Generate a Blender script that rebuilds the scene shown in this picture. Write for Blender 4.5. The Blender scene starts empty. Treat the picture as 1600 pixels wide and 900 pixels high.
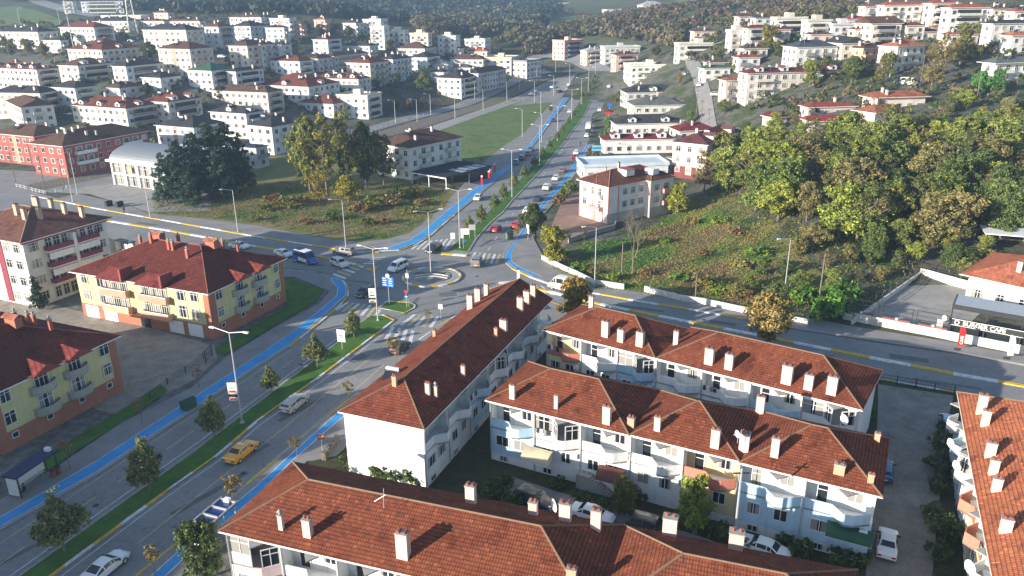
import bpy, math, random
import numpy as np
from mathutils import Vector
random.seed(7)
R = math.radians
scene = bpy.context.scene
col = scene.collection

# ---------------------------------------------------------------- camera
CH = 48.0                      # the drone's height above the road, metres
PITCH, ROLL, FPX = 0.3539, -0.00873, 1225.5
cam_d = bpy.data.cameras.new('camera'); cam = bpy.data.objects.new('camera', cam_d); col.objects.link(cam)
fwd = Vector((0, math.cos(PITCH), -math.sin(PITCH))); rt = Vector((1, 0, 0)); up = rt.cross(fwd)
c_, s_ = math.cos(ROLL), math.sin(ROLL)
RT = rt*c_ + up*s_; UP = up*c_ - rt*s_; FW = fwd
from mathutils import Matrix
m = Matrix((RT, UP, -FW)).transposed().to_4x4(); m.translation = (0, 0, CH)
cam.matrix_world = m
cam_d.sensor_width = 36; cam_d.lens = 36*FPX/1600
cam_d.clip_start = 0.5; cam_d.clip_end = 9000
scene.camera = cam

# ---------------------------------------------------------------- world, sun, exposure
HAZE = 0.00029
SUN_AZ, SUN_EL = 210.5, 15.0    # where the sun stands (anticlockwise from +x), its height
w = bpy.data.worlds.new('World'); scene.world = w; w.use_nodes = True
nt = w.node_tree; nt.nodes.clear()
sky = nt.nodes.new('ShaderNodeTexSky'); sky.sky_type = 'NISHITA'; sky.sun_disc = False
sky.sun_elevation = R(SUN_EL); sky.sun_rotation = R(90-SUN_AZ)
sky.altitude = 100; sky.air_density = 1.0; sky.dust_density = 0.6; sky.ozone_density = 1.5
bg = nt.nodes.new('ShaderNodeBackground'); bg.inputs[1].default_value = 0.095
wo = nt.nodes.new('ShaderNodeOutputWorld'); nt.links.new(sky.outputs[0], bg.inputs[0]); nt.links.new(bg.outputs[0], wo.inputs[0])
sl = bpy.data.lights.new('sun', 'SUN'); sl.energy = 5.0; sl.angle = R(0.5); sl.color = (1.0, 0.90, 0.76)
so = bpy.data.objects.new('sun', sl); col.objects.link(so)
sd = Vector((-math.cos(R(SUN_AZ))*math.cos(R(SUN_EL)), -math.sin(R(SUN_AZ))*math.cos(R(SUN_EL)), -math.sin(R(SUN_EL))))
so.rotation_euler = sd.to_track_quat('-Z', 'Y').to_euler()
so.location = (-200, -120, 120)
scene.view_settings.view_transform = 'Standard'; scene.view_settings.look = 'None'
scene.view_settings.exposure = 1.32; scene.view_settings.gamma = 1; scene.view_settings.use_curve_mapping = False
scene.render.engine = 'CYCLES'
scene.cycles.max_bounces = 5; scene.cycles.diffuse_bounces = 3; scene.cycles.glossy_bounces = 2
scene.cycles.transmission_bounces = 3; scene.cycles.volume_bounces = 0; scene.cycles.transparent_max_bounces = 6
scene.cycles.use_denoising = True

# ---------------------------------------------------------------- terrain height
def ray(px, py):
    return FW + RT*((px-800)/FPX) + UP*((450-py)/FPX)
def G(px, py, z=0.0):
    d = ray(px, py); t = (z-CH)/d.z
    return Vector((d.x*t, d.y*t, z))
def GD(px, py, D):              # the point of that line of sight D metres ahead
    d = ray(px, py); t = D/d.y
    return Vector((d.x*t, D, CH+d.z*t))
ctl = []
def cz(x, y, z):
    ctl.append((x, y, (z+math.sqrt(z*z+8*z))/2 if z > 0 else z))
for x in (-330, -230, -150, -80, -20, 25):
    for y in (-60, 20, 90, 160, 230):
        cz(x, y, -3)
for x, y in ((55, 20), (55, 70), (95, 10), (95, 60), (150, 20), (48, 108), (62, 108), (85, 106), (75, 125), (90, 128), (25, 145), (30, 175), (48, 215), (0, 290), (30, 340), (50, 380), (-70, 280), (-60, 330), (-120, 270), (20, 400), (-25, 380), (70, 250)):
    cz(x, y, -2)
for px, py, D in ((220,72,425), (45,137,384), (215,135,345), (585,72,505), (740,158,385), (657,72,485), (885,90,555), (900,115,490), (1010,135,352), (1040,92,410), (1400,105,292),
                  (1270,103,312), (1470,42,395), (1170,170,243), (1250,166,246), (1320,164,250), (1390,198,205), (1105,285,208), (1110,200,285), (1150,330,168), (1300,400,140), (1450,300,166), (1590,330,160), (1590,400,140),
                  (1500,380,142), (1240,250,205), (1330,240,212), (1500,200,205), (1590,150,230), (1590,60,310), (400,120,370), (480,185,330), (400,70,470), (100,100,400), (330,60,470), (20,60,470),
                  (100,22,650), (30,12,760), (250,22,620), (450,20,640), (550,30,640), (700,45,760), (640,40,700), (770,60,640), (820,75,600), (860,40,850), (860,15,1150), (700,15,1000), (1000,22,720), (950,60,560),
                  (1100,8,600), (1200,30,440), (1200,5,600), (1330,5,520), (1090,55,480), (1250,60,350)):
    p = GD(px, py, D); cz(p.x, p.y, max(0.3, p.z))
for a in range(-60, 61, 12):
    for D, z in ((1300, 105), (2400, 150)):
        cz(math.sin(R(a))*D, math.cos(R(a))*D, z + 20*math.sin(a*0.9+D))
for x, y, z in ((-700, 500, 60), (-500, 300, 18), (-500, 0, 5), (700, 500, 110), (500, 300, 70), (350, 100, 30), (300, -50, 15), (200, 60, 4), (-900, 900, 90), (900, 900, 110)):
    cz(x, y, z)
CT = np.array(ctl); CS = 100.0
def _phi(r2): return np.sqrt(r2 + 0.09)
_n = len(CT); _P = CT[:, :2]/CS
_A = np.zeros((_n+3, _n+3)); _d = ((_P[:, None]-_P[None])**2).sum(-1)
_A[:_n, :_n] = _phi(_d) - 0.02*np.eye(_n); _A[:_n, _n] = 1; _A[:_n, _n+1:] = _P; _A[_n, :_n] = 1; _A[_n+1:, :_n] = _P.T
_W = np.linalg.solve(_A, np.concatenate([CT[:, 2], np.zeros(3)]))
def TF(x, y):
    x = np.asarray(x, float); y = np.asarray(y, float)
    q = np.stack([x, y], -1)/CS
    v = np.zeros(x.shape)
    for i in range(_n):
        v += _W[i]*_phi(((q-_P[i])**2).sum(-1))
    v += _W[_n] + q[..., 0]*_W[_n+1] + q[..., 1]*_W[_n+2]
    return np.where(v > 0, v*v/(v+2), 0.0)
GDS = [-60, -30, 0, 30]; _q = 45.
while _q < 2500: GDS.append(_q); _q *= 1.026 if _q < 900 else 1.05
GDS = np.array(GDS, float); NAZ = 281; GAZ = np.radians(np.linspace(-48, 48, NAZ))
GD2, GA2 = np.meshgrid(GDS, GAZ, indexing='ij')
GY = GD2; GX = np.tan(GA2)*np.maximum(GD2, 170)
GZ = TF(GX, GY)
GZ = GZ + (np.sin(GX/95+GY/140)*np.sin(GY/120-GX/260))*np.clip((GD2-650)/80, 0, 16)
def TN(x, y):                   # height of the ground sheet itself
    x = np.asarray(x, float); y = np.asarray(y, float)
    i = np.clip(np.searchsorted(GDS, y)-1, 0, len(GDS)-2); f = np.clip((y-GDS[i])/(GDS[i+1]-GDS[i]), 0, 1)
    def row(k):
        a = (np.arctan(x/np.maximum(GDS[k], 170))-GAZ[0])/(GAZ[1]-GAZ[0]); a = np.clip(a, 0, NAZ-1.001); j = a.astype(int); g = a-j
        return GZ[k, j]*(1-g)+GZ[k, j+1]*g
    return row(i)*(1-f)+row(i+1)*f
def T(x, y): return float(TN(x, y))
_TS = np.concatenate([np.arange(40, 800, 6.), np.arange(800, 3000, 20.)])
def GT(px, py, h=0.0):          # first meeting of a line of sight with terrain + h
    d = ray(px, py)
    t = _TS; z = CH+d.z*t-h-TN(d.x*t, d.y*t)
    i = int(np.argmax(z < 0)) if (z < 0).any() else len(t)-1
    lo, hi = (t[i-1] if i else 5.), t[i]
    for _ in range(18):
        mm = (lo+hi)/2
        if CH+d.z*mm-h-T(d.x*mm, d.y*mm) > 0: lo = mm
        else: hi = mm
    return Vector((d.x*lo, d.y*lo, CH+d.z*lo))
def PX(p):
    v = Vector(p)-Vector((0, 0, CH)); dd = v.dot(FW)
    return (800+FPX*v.dot(RT)/dd, 450-FPX*v.dot(UP)/dd)

# ---------------------------------------------------------------- materials
def mat(name, build):
    m = bpy.data.materials.new(name); m.use_nodes = True
    n = m.node_tree; n.nodes.clear()
    out = n.nodes.new('ShaderNodeOutputMaterial')
    bs = n.nodes.new('ShaderNodeBsdfPrincipled')
    n.links.new(bs.outputs[0], out.inputs[0])
    build(n, bs, out)
    return m
def N(n, t, **k):
    x = n.nodes.new(t)
    for a, b in k.items(): setattr(x, a, b)
    return x
def L(n, a, b): n.links.new(a, b)
def val(n, x):
    v = N(n, 'ShaderNodeValue'); v.outputs[0].default_value = x; return v.outputs[0]
def MT(n, op, a, b=None, c=None):
    x = N(n, 'ShaderNodeMath', operation=op)
    for i, q in enumerate((a, b, c)):
        if q is None: continue
        if isinstance(q, (int, float)): x.inputs[i].default_value = q
        else: L(n, q, x.inputs[i])
    return x.outputs[0]
def MIX(n, f, a, b, bt='MIX'):
    x = N(n, 'ShaderNodeMix', data_type='RGBA', blend_type=bt)
    for s, q in ((x.inputs[0], f), (x.inputs[6], a), (x.inputs[7], b)):
        if isinstance(q, (int, float)): s.default_value = q
        elif isinstance(q, tuple): s.default_value = (*q, 1)
        else: L(n, q, s)
    return x.outputs[2]
def NO(n, co, scale, detail=4, rough=.55):
    x = N(n, 'ShaderNodeTexNoise'); x.inputs['Scale'].default_value = scale; x.inputs['Detail'].default_value = detail; x.inputs['Roughness'].default_value = rough
    if co is not None: L(n, co, x.inputs['Vector'])
    return x.outputs['Fac']
def RAMP(n, f, stops):
    x = N(n, 'ShaderNodeValToRGB'); e = x.color_ramp.elements
    while len(e) < len(stops): e.new(.5)
    for i, (p, c) in enumerate(stops):
        e[i].position = p; e[i].color = (*c, 1) if isinstance(c, tuple) else (c, c, c, 1)
    L(n, f, x.inputs[0]); return x.outputs[0]
def POS(n): return N(n, 'ShaderNodeNewGeometry').outputs['Position']
def OBJ(n): return N(n, 'ShaderNodeTexCoord').outputs['Object']
def OCOL(n): return N(n, 'ShaderNodeObjectInfo').outputs['Color']
def BUMP(n, bs, h, st=.3, dist=.05):
    b = N(n, 'ShaderNodeBump'); b.inputs['Strength'].default_value = st; b.inputs['Distance'].default_value = dist
    L(n, h, b.inputs['Height']); L(n, b.outputs[0], bs.inputs['Normal'])
def RS(bs, r, s=.5, me=0):
    bs.inputs['Roughness'].default_value = r; bs.inputs['Specular IOR Level'].default_value = s; bs.inputs['Metallic'].default_value = me
def two(name, scale, stops, rough=.9, spec=.3, bump=0, fine=None):
    def f(n, bs, o):
        p = POS(n); a = NO(n, p, scale, 6, .6); c = RAMP(n, a, stops)
        if fine:
            b = NO(n, p, fine[0], 4, .7)
            c = MIX(n, 1, c, RAMP(n, b, ((.25, 1-fine[1]), (.75, 1+fine[1]*.6))), 'MULTIPLY')
        L(n, c, bs.inputs[0]); RS(bs, rough, spec)
        if bump: BUMP(n, bs, NO(n, p, fine[0] if fine else scale*8, 4, .7), .6, bump)
    return mat(name, f)
def plain(name, c, r=.6, s=.4, me=0, em=None):
    def f(n, bs, o):
        v = NO(n, OBJ(n), 1.7, 4, .6)
        L(n, MIX(n, 1, c, RAMP(n, v, ((.3, .86), (.7, 1.06))), 'MULTIPLY'), bs.inputs[0]); RS(bs, r, s, me)
    return mat(name, f)
def f_wall(n, bs, o):
    p = OBJ(n); q = POS(n)
    a = NO(n, q, .35, 5, .65)
    st = N(n, 'ShaderNodeMapping'); st.inputs['Scale'].default_value = (2.2, 2.2, .18); L(n, q, st.inputs[0])
    b = NO(n, st.outputs[0], 1.0, 4, .6)
    c = MIX(n, 1, OCOL(n), RAMP(n, a, ((.25, .80), (.6, 1.02))), 'MULTIPLY')
    c = MIX(n, 1, c, RAMP(n, b, ((.25, (.84, .82, .78)), (.5, (1, 1, 1)))), 'MULTIPLY')
    L(n, c, bs.inputs[0]); RS(bs, .88, .25); BUMP(n, bs, NO(n, q, 9, 3, .6), .15, .02)
WALL = mat('painted_render', f_wall)
def f_tile(n, bs, o):
    uv = N(n, 'ShaderNodeUVMap', uv_map='UVMap').outputs[0]
    sp = N(n, 'ShaderNodeSeparateXYZ'); L(n, uv, sp.inputs[0]); u, v = sp.outputs[0], sp.outputs[1]
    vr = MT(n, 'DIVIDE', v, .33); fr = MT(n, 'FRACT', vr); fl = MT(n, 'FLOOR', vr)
    ur = MT(n, 'DIVIDE', u, .22); fu = MT(n, 'FRACT', ur); flu = MT(n, 'FLOOR', ur)
    cb = N(n, 'ShaderNodeCombineXYZ'); L(n, flu, cb.inputs[0]); L(n, fl, cb.inputs[1])
    wn = N(n, 'ShaderNodeTexWhiteNoise', noise_dimensions='2D'); L(n, cb.outputs[0], wn.inputs[0])
    base = OCOL(n)
    c = MIX(n, 1, base, RAMP(n, wn.outputs[0], ((0, (.84, .83, .84)), (.55, (1, 1, 1)), (.93, (1.10, 1.12, 1.10)), (1, (1.5, 1.6, 1.6)))), 'MULTIPLY')
    q = POS(n); big = NO(n, q, .45, 5, .65)
    c = MIX(n, 1, c, RAMP(n, big, ((.27, (.42, .40, .42)), (.47, (.95, .97, 1)), (.60, (1.0, 1.03, 1.0)), (.75, (1.2, 1.3, 1.15)))), 'MULTIPLY')
    li = NO(n, q, 2.4, 6, .75)
    c = MIX(n, RAMP(n, li, ((.66, 0.0), (.72, .5))), c, (.30, .24, .16))
    li2 = NO(n, q, 1.1, 5, .7)
    c = MIX(n, RAMP(n, li2, ((.54, 0.0), (.68, .6))), c, (.05, .035, .03))
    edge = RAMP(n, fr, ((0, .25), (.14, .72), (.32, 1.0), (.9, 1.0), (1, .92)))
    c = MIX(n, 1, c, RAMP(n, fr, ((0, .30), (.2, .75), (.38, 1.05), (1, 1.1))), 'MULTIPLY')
    L(n, c, bs.inputs[0]); RS(bs, .95, .05)
    s = MT(n, 'SINE', MT(n, 'MULTIPLY', ur, 6.2832))
    h = MT(n, 'ADD', MT(n, 'MULTIPLY', s, .5), MT(n, 'MULTIPLY', fr, -1.4))
    BUMP(n, bs, h, .55, .035)
TILE = mat('clay_roof_tile', f_tile)
def f_glass(n, bs, o):
    p = OBJ(n); a = N(n, 'ShaderNodeObjectInfo').outputs['Random']
    sp = N(n, 'ShaderNodeSeparateXYZ'); L(n, p, sp.inputs[0])
    g = MT(n, 'GREATER_THAN', MT(n, 'ABSOLUTE', sp.outputs[0]), MT(n, 'MULTIPLY', a, .75))
    c = MIX(n, MT(n, 'MULTIPLY', g, .8), (.018, .022, .028), (.32, .31, .29))
    L(n, c, bs.inputs[0]); RS(bs, .12, .6)
GLASS = mat('window_glass', f_glass)
DARKGLASS = plain('dark_glass', (.02, .025, .03), .1, .6)
PVC = plain('white_window_frame', (.72, .72, .72), .5)
TRIM = mat('coloured_trim', lambda n, bs, o: (L(n, MIX(n, 1, OCOL(n), RAMP(n, NO(n, POS(n), 1.3, 4), ((.3, .85), (.7, 1.05))), 'MULTIPLY'), bs.inputs[0]), RS(bs, .7, .3)))
PAINT = mat('car_paint', lambda n, bs, o: (L(n, OCOL(n), bs.inputs[0]), RS(bs, .28, .6), setattr(bs.inputs['Coat Weight'], 'default_value', .6)))
RUBBER = plain('rubber', (.018, .018, .018), .85)
METAL = plain('galvanised_metal', (.50, .51, .52), .45, .5, .4)
DARKMET = plain('dark_metal', (.03, .032, .035), .5)
LAMPW = plain('clear_headlight', (.75, .75, .72), .15, .6)
LAMPR = plain('red_tail_light', (.35, .01, .01), .2, .6)
BARK = two('bark', 3, ((.3, (.10, .08, .06)), (.7, (.24, .20, .16))), .95)
def f_leaf(n, bs, o):
    at = N(n, 'ShaderNodeAttribute', attribute_name='tint')
    c = MIX(n, 1, OCOL(n), at.outputs[0], 'MULTIPLY')
    L(n, c, bs.inputs[0]); RS(bs, .55, .3)
    tr = N(n, 'ShaderNodeBsdfTranslucent'); L(n, c, tr.inputs[0])
    mx = N(n, 'ShaderNodeMixShader'); mx.inputs[0].default_value = .28
    L(n, bs.outputs[0], mx.inputs[1]); L(n, tr.outputs[0], mx.inputs[2]); L(n, mx.outputs[0], o.inputs[0])
LEAF = mat('leaves', f_leaf)
def f_asph(n, bs, o):
    q = POS(n); a = NO(n, q, .12, 5, .6); b = NO(n, q, 1.5, 5, .7); f = NO(n, q, 30, 2, .8)
    c = RAMP(n, a, ((.3, (.19, .19, .195)), (.7, (.26, .257, .255))))
    c = MIX(n, 1, c, RAMP(n, b, ((.3, .82), (.5, 1.0), (.7, 1.10))), 'MULTIPLY')
    c = MIX(n, 1, c, RAMP(n, f, ((.3, .85), (.7, 1.12))), 'MULTIPLY')
    v = N(n, 'ShaderNodeTexVoronoi', feature='DISTANCE_TO_EDGE'); v.inputs['Scale'].default_value = .16
    wv = N(n, 'ShaderNodeVectorMath', operation='ADD'); L(n, q, wv.inputs[0]); nn = N(n, 'ShaderNodeTexNoise'); nn.inputs['Scale'].default_value = .5; L(n, q, nn.inputs[0])
    sc = N(n, 'ShaderNodeVectorMath', operation='SCALE'); sc.inputs[3].default_value = 4; L(n, nn.outputs['Color'], sc.inputs[0]); L(n, sc.outputs[0], wv.inputs[1]); L(n, wv.outputs[0], v.inputs['Vector'])
    c = MIX(n, RAMP(n, v.outputs['Distance'], ((0, .5), (.012, 0.0))), c, (.09, .09, .092))
    L(n, c, bs.inputs[0]); RS(bs, .85, .3)
ASPH = mat('asphalt', f_asph)
PAVE = two('pavement_asphalt', .3, ((.3, (.20, .195, .195)), (.7, (.28, .27, .265))), .9, .3, 0, (6, .2))
BLUE = two('blue_cycle_lane', .5, ((.3, (.03, .24, .55)), (.7, (.055, .32, .66))), .7, .4, 0, (3, .18))
GRASS = two('lawn', .5, ((.3, (.045, .115, .02)), (.7, (.09, .19, .035))), .95, .2, .1, (7, .5))
WHITEP = two('white_road_paint', 1.2, ((.35, (.42, .42, .42)), (.6, (.68, .68, .68))), .7)
YELP = two('yellow_road_paint', 1.2, ((.35, (.38, .31, .17)), (.6, (.52, .42, .22))), .7)
KW = two('white_kerb_paint', 2, ((.3, (.45, .45, .45)), (.6, (.72, .72, .72))), .7)
KY = two('yellow_kerb_paint', 2, ((.3, (.42, .27, .04)), (.6, (.62, .42, .06))), .7)
KG = two('concrete_kerb', 1, ((.3, (.26, .25, .24)), (.7, (.38, .37, .35))), .9)
GRAVEL = two('gravel', .6, ((.3, (.23, .20, .17)), (.7, (.37, .335, .29))), .95, .2, .06, (9, .5))
PAVER = two('clay_pavers', .4, ((.3, (.24, .15, .12)), (.7, (.34, .22, .17))), .9, .2, 0, (5, .25))
GPAVER = two('grey_pavers', .5, ((.3, (.19, .17, .15)), (.7, (.31, .285, .25))), .95, .2, .04, (7, .4))
CONC = two('concrete', .4, ((.3, (.26, .25, .235)), (.7, (.36, .35, .33))), .9, .2, 0, (4, .2))
SOIL = two('garden_soil', .8, ((.3, (.03, .05, .018)), (.55, (.06, .06, .03)), (.8, (.11, .085, .055))), .95, .2, .08, (5, .5))
WHITEW = two('whitewashed_wall', .7, ((.3, (.42, .40, .37)), (.55, (.66, .64, .60))), .9, .2, 0, (3, .25))
CROP = two('crop_field', .12, ((.3, (.075, .13, .035)), (.5, (.12, .18, .06)), (.7, (.18, .165, .08))), .95, .2, .1, (2, .35))
MEAD = two('meadow', .09, ((.3, (.07, .14, .03)), (.45, (.16, .17, .05)), (.6, (.25, .19, .085)), (.75, (.10, .17, .04))), .95, .2, .15, (2.2, .5))
def f_ground(n, bs, o):
    q = POS(n); a = NO(n, q, .012, 6, .62); b = NO(n, q, .03, 6, .7); f = NO(n, q, .8, 5, .7)
    c = RAMP(n, b, ((.30, (.022, .042, .016)), (.44, (.045, .075, .024)), (.56, (.10, .09, .045)), (.70, (.06, .10, .03))))
    urb = RAMP(n, NO(n, q, .06, 5, .65), ((.32, (.035, .06, .02)), (.44, (.06, .07, .035)), (.52, (.12, .115, .105)), (.60, (.06, .08, .03)), (.74, (.04, .065, .02))))
    sp = N(n, 'ShaderNodeSeparateXYZ'); L(n, q, sp.inputs[0])
    far = RAMP(n, MT(n, 'DIVIDE', sp.outputs[1], 1000), ((.50, 0.0), (.62, 1.0)))
    near = RAMP(n, MT(n, 'DIVIDE', sp.outputs[1], 1000), ((.145, 1.0), (.16, 0.0)))
    c = MIX(n, far, urb, c)
    near = MT(n, 'MULTIPLY', near, RAMP(n, MT(n, 'DIVIDE', sp.outputs[0], 100), ((.44, 1.0), (.48, 0.0))))
    c = MIX(n, near, c, RAMP(n, f, ((.3, (.12, .118, .11)), (.7, (.18, .17, .155)))))
    c = MIX(n, 1, c, RAMP(n, f, ((.3, .6), (.7, 1.3))), 'MULTIPLY')
    L(n, c, bs.inputs[0]); RS(bs, .95, .2); BUMP(n, bs, f, .6, .3)
GROUND = mat('ground_cover', f_ground)
STONE = two('field_stone', 1.4, ((.3, (.07, .06, .05)), (.6, (.24, .21, .17))), .95, .2, .1, (4, .5))
SIGNB = plain('blue_sign', (.01, .13, .50), .5); SIGNW = plain('white_sign', (.75, .75, .75), .5); SIGNR = plain('red_sign', (.55, .02, .02), .5)
BRICKR = two('red_brick', 1, ((.3, (.22, .065, .045)), (.7, (.32, .10, .07))), .9, .2, 0, (6, .25))

# ---------------------------------------------------------------- mesh helpers
class MB:
    def __init__(s): s.v = []; s.f = []; s.m = []; s.uv = []
    def poly(s, pts, m=0, uv=None):
        i = len(s.v); s.v += [tuple(p) for p in pts]; s.f.append(tuple(range(i, i+len(pts)))); s.m.append(m)
        s.uv.append(uv or [(p[0], p[1]) for p in pts]); return s
    def box(s, a, b, m=0):
        x0, y0, z0 = a; x1, y1, z1 = b
        P = [(x0,y0,z0),(x1,y0,z0),(x1,y1,z0),(x0,y1,z0),(x0,y0,z1),(x1,y0,z1),(x1,y1,z1),(x0,y1,z1)]
        for f in ((3,2,1,0),(4,5,6,7),(0,1,5,4),(1,2,6,5),(2,3,7,6),(3,0,4,7)): s.poly([P[k] for k in f], m)
        return s
    def prism(s, pts, z0, z1, m=0, ms=None, bottom=True):
        P = [(p[0], p[1]) for p in pts]
        ar = sum(P[i][0]*P[(i+1) % len(P)][1]-P[(i+1) % len(P)][0]*P[i][1] for i in range(len(P)))
        if ar < 0: P = P[::-1]
        s.poly([(x, y, z1) for x, y in P], m)
        if bottom: s.poly([(x, y, z0) for x, y in P[::-1]], m)
        for i in range(len(P)):
            a, b = P[i], P[(i+1) % len(P)]
            s.poly([(*a, z0), (*b, z0), (*b, z1), (*a, z1)], m if ms is None else ms)
        return s
    def tube(s, a, b, r0, r1=None, n=6, m=0):
        r1 = r0 if r1 is None else r1; a, b = Vector(a), Vector(b); d = (b-a)
        if d.length < 1e-6: return s
        d.normalize(); u = d.cross(Vector((0, 0, 1)) if abs(d.z) < .9 else Vector((1, 0, 0))).normalized(); v = d.cross(u)
        A = [a+(u*math.cos(t)+v*math.sin(t))*r0 for t in [2*math.pi*k/n for k in range(n)]]
        B = [b+(u*math.cos(t)+v*math.sin(t))*r1 for t in [2*math.pi*k/n for k in range(n)]]
        for k in range(n): s.poly([A[k], A[(k+1) % n], B[(k+1) % n], B[k]], m)
        s.poly(A[::-1], m); s.poly(B, m); return s
    def cone(s, a, b, r, n=12, m=0): return s.tube(a, b, r, .001, n, m)
    def build(s, name, mats, parent=None, loc=None, rz=None, color=None, smooth=False):
        me = bpy.data.meshes.new(name); me.from_pydata(s.v, [], s.f)
        for x in (mats if isinstance(mats, (list, tuple)) else [mats]): me.materials.append(x)
        me.polygons.foreach_set('material_index', s.m)
        ul = me.uv_layers.new(name='UVMap'); ul.data.foreach_set('uv', [c for f in s.uv for p in f for c in p])
        if smooth: me.polygons.foreach_set('use_smooth', [True]*len(s.f))
        me.update()
        return link(name, me, parent, loc, rz, color)
def link(name, me, parent=None, loc=None, rz=None, color=None):
    o = bpy.data.objects.new(name, me); col.objects.link(o)
    if parent is not None: o.parent = parent
    if loc is not None: o.location = loc
    if rz is not None: o.rotation_euler = (0, 0, rz)
    if color is not None: o.color = (*color[:3], 1)
    return o
def empty(name, loc, rz, label, cat, group=None):
    o = bpy.data.objects.new(name, None); col.objects.link(o); o.empty_display_size = .3
    o.location = loc; o.rotation_euler = (0, 0, rz); tag(o, label, cat, group); return o
def tag(o, label, cat, group=None):
    o['label'] = label; o['category'] = cat
    if group: o['group'] = group
    return o
def struct(o): o['kind'] = 'structure'; return o
def copy_tree(o, parent=None):
    c = o.copy(); col.objects.link(c)
    if parent is not None: c.parent = parent
    for ch in list(o.children): copy_tree(ch, c)
    return c
ORD = ['first','second','third','fourth','fifth','sixth','seventh','eighth','ninth','tenth','eleventh','twelfth','thirteenth','fourteenth','fifteenth','sixteenth','seventeenth','eighteenth','nineteenth','twentieth','twenty-first','twenty-second','twenty-third','twenty-fourth','twenty-fifth','twenty-sixth','twenty-seventh','twenty-eighth','twenty-ninth','thirtieth'] + [t+'-'+u for t in ('thirty', 'forty', 'fifty', 'sixty', 'seventy', 'eighty') for u in ('first','second','third','fourth','fifth','sixth','seventh','eighth','ninth')]
# ---------------------------------------------------------------- ground, roads, pavements
def sheet(name, px, z, m, thick=0, kind=True):
    pts = [G(x, y, z) for x, y in px]
    b = MB()
    b.prism([(p.x, p.y) for p in pts], 0.0 if thick else z, z, 0, 0, False) if thick else b.prism([(p.x, p.y) for p in pts], z-.003, z, 0, 0, False)
    o = b.build(name, m); 
    return struct(o) if kind else o
# base terrain, a fan-shaped grid that reaches beyond the last hill
X2, Y2, Z2 = GX, GY, GZ
nr, nc = Z2.shape
me = bpy.data.meshes.new('ground')
vv = np.stack([X2, Y2, Z2], -1).reshape(-1, 3)
idx = np.arange(nr*nc).reshape(nr, nc)
ff = np.stack([idx[:-1, :-1], idx[:-1, 1:], idx[1:, 1:], idx[1:, :-1]], -1).reshape(-1, 4)
me.from_pydata(vv.tolist(), [], ff.tolist()); me.materials.append(GROUND); me.polygons.foreach_set('use_smooth', [True]*len(ff)); me.update()
struct(link('ground', me))

def drape(name, px_left, px_right, m, off=.08, n=60, kind=True):      # a strip between two pixel lines, laid on the terrain
    def samp(L_):
        P = [GT(x, y) for x, y in L_]; s = [0]
        for a, b in zip(P, P[1:]): s.append(s[-1]+(b-a).length)
        out = []
        for k in range(n+1):
            t = s[-1]*k/n; j = max(i for i in range(len(s)) if s[i] <= t+1e-6); j = min(j, len(P)-2)
            f = (t-s[j])/max(1e-6, s[j+1]-s[j]); out.append(P[j].lerp(P[j+1], f))
        return out
    A, B = samp(px_left), samp(px_right); b = MB(); W_ = 6
    rows = []
    for p, q in zip(A, B):
        r = [p.lerp(q, k/W_) for k in range(W_+1)]
        rows.append([(v.x, v.y, T(v.x, v.y)+off) for v in r])
    for r0, r1 in zip(rows, rows[1:]):
        for k in range(W_): b.poly([r0[k], r0[k+1], r1[k+1], r1[k]])
    o = b.build(name, m); return struct(o) if kind else o

# road surfaces (0.02 m), one polygon per carriageway and the junction
Z_R = .02; Z_M = .026; Z_P = .14
MEDL = [(20,911),(32.5,900),(175,797.5),(305,705),(400,632.5),(527.5,536),(562,506),(580,493.5),(598,493)]
MEDR = [(50,922),(82.5,899),(166,837.5),(257.5,770),(337.5,714),(400,660),(495,592.5),(570,536),(616,501),(598,493)]
sheet('road', [(-160,960),(0,829),(150,737),(300,637),(400,574),(450,543),(495,509),(530,481),(545,466),(547,452),(540,439),(523,432),(496,423),(444,419),(300,400),(200,380),(90,350),(-40,325),(-40,285),(86,314),(150,327),(287,351),(400,371),(482.5,384),(527,391),(562,396),(592,395),
     (625,391.5),(650,384),(670,372),(710,337),(750,304),(790,272),(833,228),(887,160),(912,128),(930,112),(962,115),(957,127),(940,172),(917,226),(900,255),(879,282),(852,312),(822,347),(807,370),(789,392),(785,402),(789,412),(800,422),(832,436),(864,446),(905,455),(930,459),(957,464),(996,472),(1033,478),(1066,483),(1147,497),(1232,514),(1400,540),(1492,553),(1650,580),(1800,604),(1800,680),(1600,634),(1490,612),(1372,592),(1225,560),(1040,520),(930,495),(868,474),(820,464),(785,458),(750,475),(700,503),(660,532),(560,622),(500,664),(400,757),(295,845),(215,915),(150,970),(-100,1100)], Z_R, ASPH)
# painted markings
b = MB()
def line(bb, pts, wd, m=0, z=Z_M, dash=None):
    P = [G(x, y) for x, y in pts]
    for p, q in zip(P, P[1:]):
        ln = (q-p).length; dr = (q-p).normalized(); sd_ = Vector((-dr.y, dr.x, 0))*wd/2
        segs = [(0, ln)] if not dash else [(t, min(t+dash[0], ln)) for t in np.arange(0, ln, dash[0]+dash[1])]
        for t0, t1 in segs:
            a, c = p+dr*t0, p+dr*t1
            bb.poly([(a.x-sd_.x, a.y-sd_.y, z), (c.x-sd_.x, c.y-sd_.y, z), (c.x+sd_.x, c.y+sd_.y, z), (a.x+sd_.x, a.y+sd_.y, z)], m)
line(b, [(0,882),(115,800),(185,753),(280,689),(440,576),(512,521)], .14, 1, dash=(2.6, 4.2))
line(b, [(-10,856),(150,750),(300,650),(400,583),(455,547)], .12, 1)
line(b, [(12,903),(168,792),(300,698),(395,628),(520,534),(560,503)], .12, 0)
line(b, [(70,921),(98,899),(172,843),(263,775),(343,719),(405,665),(500,598),(575,540),(612,513)], .12, 0)
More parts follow.
